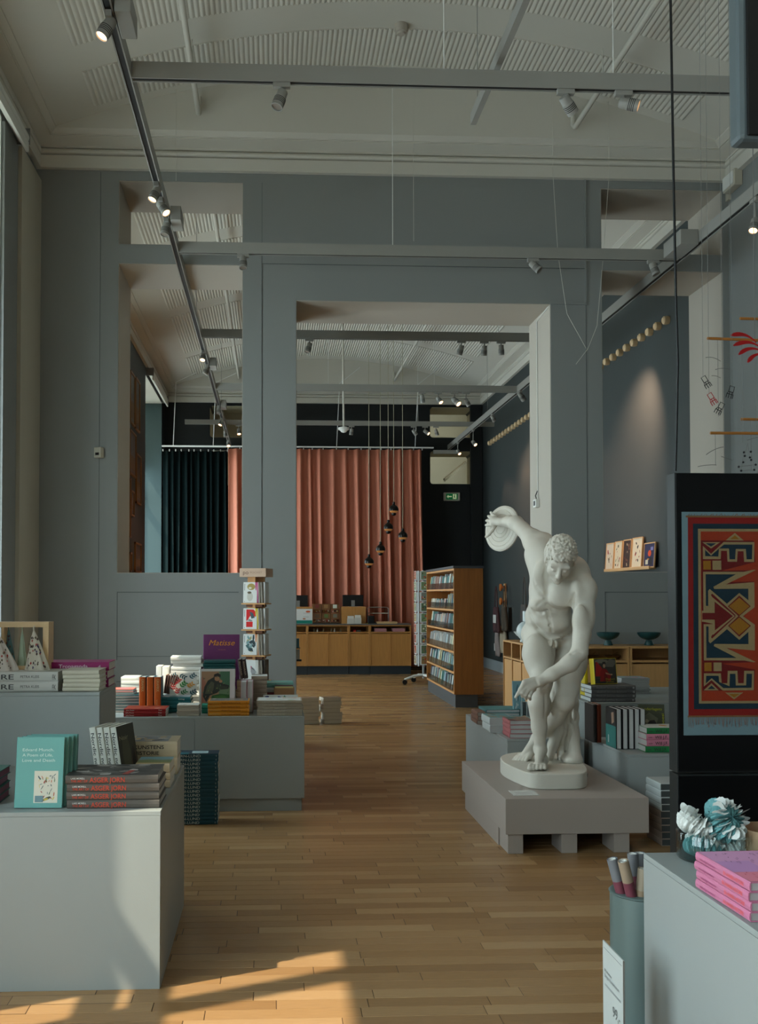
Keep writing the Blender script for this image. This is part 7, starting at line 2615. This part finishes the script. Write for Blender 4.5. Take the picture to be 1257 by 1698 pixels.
for k in range(5):
    a = (1021, 1031.5, 1041.5, 1051, 1060.5)[k]
    tk = W(a, a + 8.6, Y5)
    h = .285
    M = T_(X(a + 4.4, Y5), Y5 + .11, ZR + h / 2 + .0005) @ R_('Z', 180) @ STAND @ T_(0, 0, -tk / 2)
    o = book(['leftmost upright black-cover book, page edges forward, teal back cover visible', 'second from left upright black-cover book with page edges forward', 'third from left upright black-cover book with page edges forward',
              'fourth from left upright black-cover book with page edges forward', 'rightmost upright black-cover book with page edges forward'][k], h, .22, tk * .97, M, dkc, pm=C(184, 184, 182))
    if k == 0:
        # picture on the outer (left) side
        b = MB(); e = .0004
        for m, (u0, v0, u1, v1) in ((C(52, 110, 104), (0, 0, 1, .56)), (C(40, 36, 34), (0, .56, 1, 1)), (C(90, 66, 54), (.5, .7, .8, .9)), (C(150, 150, 140), (.1, .2, .16, .42))):
            pass
        MM = MW[o].inverted()
        x_ = X(a, Y5) - .0012
        pts = [((x_, Y5 + .002, ZR + .004), (x_, Y5 + .218, ZR + .004), (x_, Y5 + .218, ZR + .16), (x_, Y5 + .002, ZR + .16))]
        b.add([MM @ Vector(p) for p in pts[0]], [(0, 1, 2, 3)], C(52, 110, 104))
        b.add([MM @ Vector(p) for p in ((x_, Y5 + .002, ZR + .1605), (x_, Y5 + .218, ZR + .1605), (x_, Y5 + .218, ZR + .28), (x_, Y5 + .002, ZR + .28))], [(0, 1, 2, 3)], C(46, 42, 40))
        b.add([MM @ Vector(p) for p in ((x_ - .0003, Y5 + .04, ZR + .19), (x_ - .0003, Y5 + .09, ZR + .17), (x_ - .0003, Y5 + .1, ZR + .25), (x_ - .0003, Y5 + .05, ZR + .26))], [(0, 1, 2, 3)], C(150, 120, 100))
        b.add([MM @ Vector(p) for p in ((x_ - .0003, Y5 + .15, ZR + .03), (x_ - .0003, Y5 + .17, ZR + .03), (x_ - .0003, Y5 + .17, ZR + .085), (x_ - .0003, Y5 + .15, ZR + .085))], [(0, 1, 2, 3)], C(160, 170, 166))
        b.build('cover_picture', o, world=False)
for k in range(2):
    M = T_(X(984 + k * 7, 7.35), 7.42, ZR + .145) @ STAND @ T_(0, 0, -.015)
    book(['dark brown upright book standing against the higher right podium', 'rust-red upright book beside the teal back cover'][k], .28, .2, .03, M, [C(46, 38, 36), C(110, 44, 22)][k], pm=paperg_m)


def vand(t, L, D, T):
    it = [(C(66, 68, 50), rect(0, 0, 1, 1)), (C(96, 96, 76), blob(.4, .55, .3, .2, 9, .2, .2)), (C(30, 28, 26), blob(.45, .4, .22, .14, 9, .4, .3)), (C(150, 140, 116), blob(.3, .55, .08, .05, 8)), (C(120, 104, 80), blob(.55, .3, .18, .06, 8, .2)), (C(44, 50, 30), blob(.75, .2, .18, .12, 8, 0, .3))]
    art(t, it, fcover(D, L, T), D, L)
    F = fcover(D, L, T)
    text(t, 'Vanderlagets', F @ T_(.04 * D, .84 * L, .0012), .86 * D, .07 * L, C(170, 170, 20)); text(t, 'poesi', F @ T_(.97 * D, .45 * L, .0012) @ R_('Z', 90), .3 * L, .07 * L, C(170, 170, 20))


Yv = 7.36
hv = at(1080, 1169, Yv).z - ZR
Dv = W(1060, 1101, Yv)
M = T_((X(1060, Yv) + X(1101, Yv)) / 2, Yv, ZR + .003) @ R_('Z', -10) @ R_('X', -10) @ T_(0, 0, hv / 2) @ FACE @ T_(0, 0, -.02)
book('olive picture book with yellow title, standing behind the green and pink stack', hv, Dv, .04, M, C(66, 68, 50), front=vand)
gr, pk_ = C(26, 112, 60), C(190, 116, 136)
Yw = 6.86
GP, _ = pile('thick book', 'of the green and pink stack by the black display', 4, .27, .205, .0425, X(1071.5, Yw) + .135, Yw + .11, ZR, gr, mats=[gr, pk_, pk_, gr], pm=C(196, 196, 192), seed=55, jit=.004,
     spine=(('novelle', .05, .1, .35, .25, C(60, 50, 50)), ('Will J.F.', .22, .34, .25, .5, C(40, 50, 40))), top=print_top([(C(190, 196, 190), rect(0, 0, 1, 1)), (C(180, 130, 70), blob(.6, .6, .1, .2, 8))]))
for o_, nm in zip(GP, ('green-spined thick book, bottom one of the green and pink stack', 'pink-spined thick book, third from top of the green and pink stack', 'pink-spined thick book, second from top of the green and pink stack', 'green-spined thick book, topmost of the green and pink stack')):
    o_['label'] = nm
# floor stack behind the display stand
pile('white-spined paperback', 'in the floor stack behind the black display', 9, .25, .19, .0435, 2.487 + .095, 6.26 + .145, 0, C(176, 182, 180), mats=[C(176, 182, 180)] * 4 + [C(140, 124, 112)] * 5, rot=-90, pm=C(60, 66, 66), seed=56, jit=.003)

# ------------------------------------------------------------------ right foreground
ZV = .7206
pb = atz(1243.8, 1529.6, ZV); pf = atz(1154, 1471.6, ZV)
Lb = (pf - pb).length
ang = math.degrees(math.atan2(pf.y - pb.y, pf.x - pb.x))
pkc = C(186, 112, 142, .4)


def pink_top(t, L, D, T):
    r = random.Random(70)
    it = [(C(206, 150, 190), rect(.02, .02, .6, .98)), (C(190, 140, 190), rect(.35, .02, .7, .5)), (C(220, 130, 150), rect(.7, .02, .98, .98))]
    for q in range(26):
        it.append((C(90, 50, 80), blob(r.uniform(.08, .45), r.uniform(.1, .9), .025, .006, 5, r.uniform(-.6, .6))))
        it.append((C(190, 70, 80), blob(r.uniform(.62, .92), r.uniform(.1, .9), .028, .006, 5, r.uniform(-.6, .6))))
    art(t, it, ftop(D, L, T), L, D)


nrm = Vector((-(pf - pb).y, (pf - pb).x, 0)).normalized()
if nrm.x < 0:
    nrm = -nrm
zz = ZV
for j in range(4):
    i = 3 - j
    m = (pf + pb) / 2 + nrm * .105
    M = T_(m.x + (0, .002, -.002, .001)[j], m.y + (0, -.002, .002, .0)[j], zz + .0005) @ R_('Z', ang + 180)
    book('pink hardback with darker spine band, %s of the right foreground stack' % ordn(i, 4), Lb, .21, .0262, M, pkc, pm=C(176, 170, 172),
         spine=(('kvinnelige kunstnere', .10, .30, .35, .3, C(150, 70, 110)), ('EN ANNEN HISTORIE', .55, .36, .3, .4, C(216, 90, 90))), front=pink_top if i == 0 else None)
    zz += .0267

# glass bowl of scrunchies
gb = atz(1183, 1440, ZV)
Yg_ = gb.y
gcx = at(1180, 1440, Yg_ + .09).x
gcy = Yg_ + .12
gr_ = .118
gx = X(1180, gcy)
t = thing('glass_bowl', 'round clear glass bowl on the right foreground podium', 'bowl', (gx, gcy, ZV))
hgl = .088
MB().lathe([(0, 0), (gr_ - .006, 0), (gr_, .006), (gr_, hgl), (gr_ - .0015, hgl + .002), (gr_ - .003, hgl), (gr_ - .003, .009), (0, .006)], glass_m, 48, M=T_(gx, gcy, ZV)).build('bowl_wall', t, smooth=50)
scw = mat('white_seersucker', (205, 208, 204), .85, var=.06, vscale=30, bump=.3, bscale=150)
sct = mat('teal_seersucker', (96, 146, 148), .85, var=.35, vscale=8, stretch=(40, 6, 6), bump=.3, bscale=150)


def scrunchie(cx, cy, cz, R, m, label, tilt, seed, puff=.028):
    r = random.Random(seed)
    ph = [r.uniform(0, 6.28) for _ in range(4)]
    t = thing('scrunchie', label, 'hair tie', (cx, cy, cz - puff))
    Mq = T_(cx, cy, cz) @ R_('Z', r.uniform(0, 180)) @ R_('X', tilt[0]) @ R_('Y', tilt[1])

    def kk(a, b):
        return 1 + .24 * math.sin(17 * a + ph[0] + 1.1 * math.sin(b)) + .15 * math.sin(37 * a + ph[1] + 2.3 * b) + .14 * math.cos(b - 3 * a) + .05 * math.sin(61 * a)

    def fn(u, v):
        a, b = 2 * PI * u, 2 * PI * v
        rr = puff * kk(a, b)
        return Mq @ Vector(((R + rr * math.cos(b)) * math.cos(a), (R + rr * math.cos(b)) * math.sin(a), rr * math.sin(b) * .95))
    MB().grid(fn, 300, 20, m).build('ruffled_cloth', t, smooth=80)

    def edge(u, v):
        a = 2 * PI * u
        b = .9 + .5 * math.sin(17 * a + ph[3])
        rr = puff * kk(a, b) * (.98 + .42 * v + .10 * v * math.sin(45 * a))
        return Mq @ Vector(((R + rr * math.cos(b)) * math.cos(a), (R + rr * math.cos(b)) * math.sin(a), rr * math.sin(b) + .003 * v * math.sin(53 * a)))
    MB().grid(edge, 320, 3, scw).build('frilled_edge', t, smooth=80)
    return t


scrunchie(gx - .045, gcy - .02, ZV + .040, .034, sct, 'pale teal scrunchie at the bottom left of the glass bowl', (20, 10), 1, .026)
scrunchie(gx + .045, gcy + .0, ZV + .042, .034, scw, 'white scrunchie at the bottom right of the glass bowl', (-15, 10), 2, .026)
scrunchie(gx - .050, gcy + .02, ZV + .100, .036, scw, 'fluffy white scrunchie at the upper left of the glass bowl', (35, -20), 3, .028)
scrunchie(gx + .030, gcy - .015, ZV + .128, .030, sct, 'striped teal scrunchie with white edge on top of the glass bowl', (60, 15), 4, .034)
scrunchie(gx + .015, gcy + .05, ZV + .088, .034, scw, 'white scrunchie behind the striped teal one in the glass bowl', (10, 25), 5, .027)
# beige box with pink card
kx, kY = X(1238, 3.25), 3.25
kx0_ = X(1222, 3.28)
t = thing('card_holder', 'round beige holder of pink cards at the right edge of the foreground', 'box', (kx0_ + .1, 3.28, ZV))
bei = C(170, 140, 110, .6)
zz1 = at(1225, 1372, 3.28).z
MB().lathe([(0, 0), (.088, 0), (.09, .002), (.092, zz1 - ZV), (.086, zz1 - ZV), (.085, .006), (0, .005)], bei, 36, M=T_(kx0_ + .095, 3.27, ZV)).build('holder_wall', t, smooth=40)
for k in range(3):
    M = T_(kx0_ + .062 + k * .012, 3.25 + k * .02, ZV + .008) @ R_('Y', 17) @ R_('Z', -10)
    o = MB().box(0, .085, 0, .003, 0, (.165, .17, .15)[k], [C(214, 140, 186), C(210, 130, 180), C(180, 70, 60)][k]).build('pink_card', None, world=False)
    o.matrix_basis = M; MW[o] = M
    tag(o, ['front pink card leaning in the beige holder at the right edge', 'second pink card in the beige holder at the right edge', 'red-pink card at the back of the beige holder'][k], 'card')
    if k == 0:
        text(o, 'bokmerke', T_(.02, -.0006, .125) @ R_('X', 90), .05, .012, C(180, 90, 140), shear=.3)

# poster bin
bcy, br = 3.62, .122
bcx = at(1014, 1480, bcy).x + br
zr = .515
t = thing('poster_bin', 'tall grey-green round bin holding rolled posters, beside the right podium', 'bin', (bcx, bcy, 0))
binm = mat('bin_metal', (96, 112, 110), .4, metal=.2)
MB().lathe([(0, 0), (br, 0), (br, zr), (br - .004, zr), (br - .004, .006), (0, .005)], binm, 40, M=T_(bcx, bcy, 0)).build('bin_wall', t, smooth=40)
MB().lathe([(br + .001, zr - .006), (br + .004, zr - .003), (br + .001, zr), (br - .004, zr + .001)], binm, 40, M=T_(bcx, bcy, 0)).build('rim', t, smooth=50)
gy, rs_ = C(110, 112, 116), C(112, 58, 70)
pst = [((1015, 1424), (1022, 1480), 3.60, gy, rs_, 'grey-and-rose rolled poster farthest left in the bin'), ((1033, 1427), (1040, 1482), 3.545, C(150, 132, 112), rs_, 'beige-and-rose rolled poster, second from left in the bin'),
       ((1049, 1415), (1053, 1470), 3.67, gy, rs_, 'rolled poster at the back of the bin, left of two'), ((1061, 1414), (1063, 1470), 3.68, gy, C(120, 66, 80), 'rolled poster at the back of the bin, right of two'),
       ((1067, 1440), (1060, 1485), 3.56, C(160, 146, 126), C(146, 124, 100), 'pale beige rolled poster by the podium corner, in the bin')]
for (p_, q2, yb, m1, m2, lab) in pst:
    tp = at(p_[0], p_[1], yb); rm = at(q2[0], q2[1], yb)
    r = .0195

    def inside(p, lim):
        o_ = Vector((p.x - bcx, p.y - bcy))
        if o_.length > lim:
            o_ *= lim / o_.length
        return Vector((bcx + o_.x, bcy + o_.y, p.z))
    rm = inside(rm, .094)
    dd = rm - tp
    bt = inside(rm + dd * ((rm.z - .03) / -dd.z), .09)
    bt.z = .03
    d = (tp - bt)
    fr_ = 1 - (tp.z - at(p_[0], p_[1] + 36, yb).z) / (tp.z - .03)
    t = thing('rolled_poster', lab, 'poster', tuple(bt))
    L_ = d.length
    q = T_(*bt) @ d.to_track_quat('Z', 'Y').to_matrix().to_4x4()
    MB().lathe([(r, 0), (r, L_ * fr_)], m2, 20, M=q).build('lower_sheet', t, smooth=60)
    MB().lathe([(r, L_ * fr_), (r, L_), (r - .0025, L_), (r - .0025, L_ - .1)], m1, 20, M=q).build('upper_sheet', t, smooth=60)
    sp = [(r * (1 - .07 * k / 3) * math.cos(k * .5), r * (1 - .07 * k / 3) * math.sin(k * .5)) for k in range(0, 30)]
    b = MB()
    vs = [(x, y, L_ - .03) for x, y in sp] + [(x, y, L_ - .001) for x, y in sp]
    b.add(vs, [(k, k + 1, len(sp) + k + 1, len(sp) + k) for k in range(len(sp) - 1)], white_m, M=q)
    b.build('paper_roll', t)

# price sign
sxp = 1.10
a0, a1 = atx(999.5, 1557, sxp), atx(1033, 1595, sxp)
t = thing('price_sign', 'white price sign in a thin stand before the poster bin', 'sign', (sxp, (a0.y + a1.y) / 2, 0))
y0_, y1_ = min(a0.y, a1.y), max(a0.y, a1.y)
ztop_ = (a0.z + a1.z) / 2
bx('sign_board', sxp, sxp + .004, y0_, y1_, ztop_ - .30, ztop_, C(186, 192, 190, .3), t)
bx('edge', sxp - .0005, sxp + .005, y0_ - .003, y0_, ztop_ - .30, ztop_, steel_m, t)
bx('stem', sxp + .006, sxp + .014, (y0_ + y1_) / 2 - .006, (y0_ + y1_) / 2 + .006, .008, ztop_ - .02, steel_m, t)
bx('foot', sxp - .05, sxp + .055, (y0_ + y1_) / 2 - .08, (y0_ + y1_) / 2 + .08, 0, .008, steel_m, t)
Ff = MW[t].inverted() @ Matrix(((0, 0, -1, sxp - .0004), (-1, 0, 0, y1_), (0, 1, 0, ztop_ - .30), (0, 0, 0, 1)))
wS = y1_ - y0_
gt = C(96, 100, 100)
text(t, 'Plakater', Ff @ T_(.02, .205, .001), .07, .010, gt); text(t, 'Bergen Kunstmuseum', Ff @ T_(.02, .188, .001), wS * .72, .012, gt)
for k in range(2):
    bx('rule', sxp - .0009, sxp - .0004, y0_ + .02, y1_ - .02, ztop_ - .135 - k * .004, ztop_ - .134 - k * .004, gt, t)
bx('rule', sxp - .0009, sxp - .0004, y0_ + .01, y1_ - .01, ztop_ - .02, ztop_ - .019, gt, t)
text(t, '99,-', Ff @ T_(wS * .5, .09, .001), wS * .36, .034, gt)
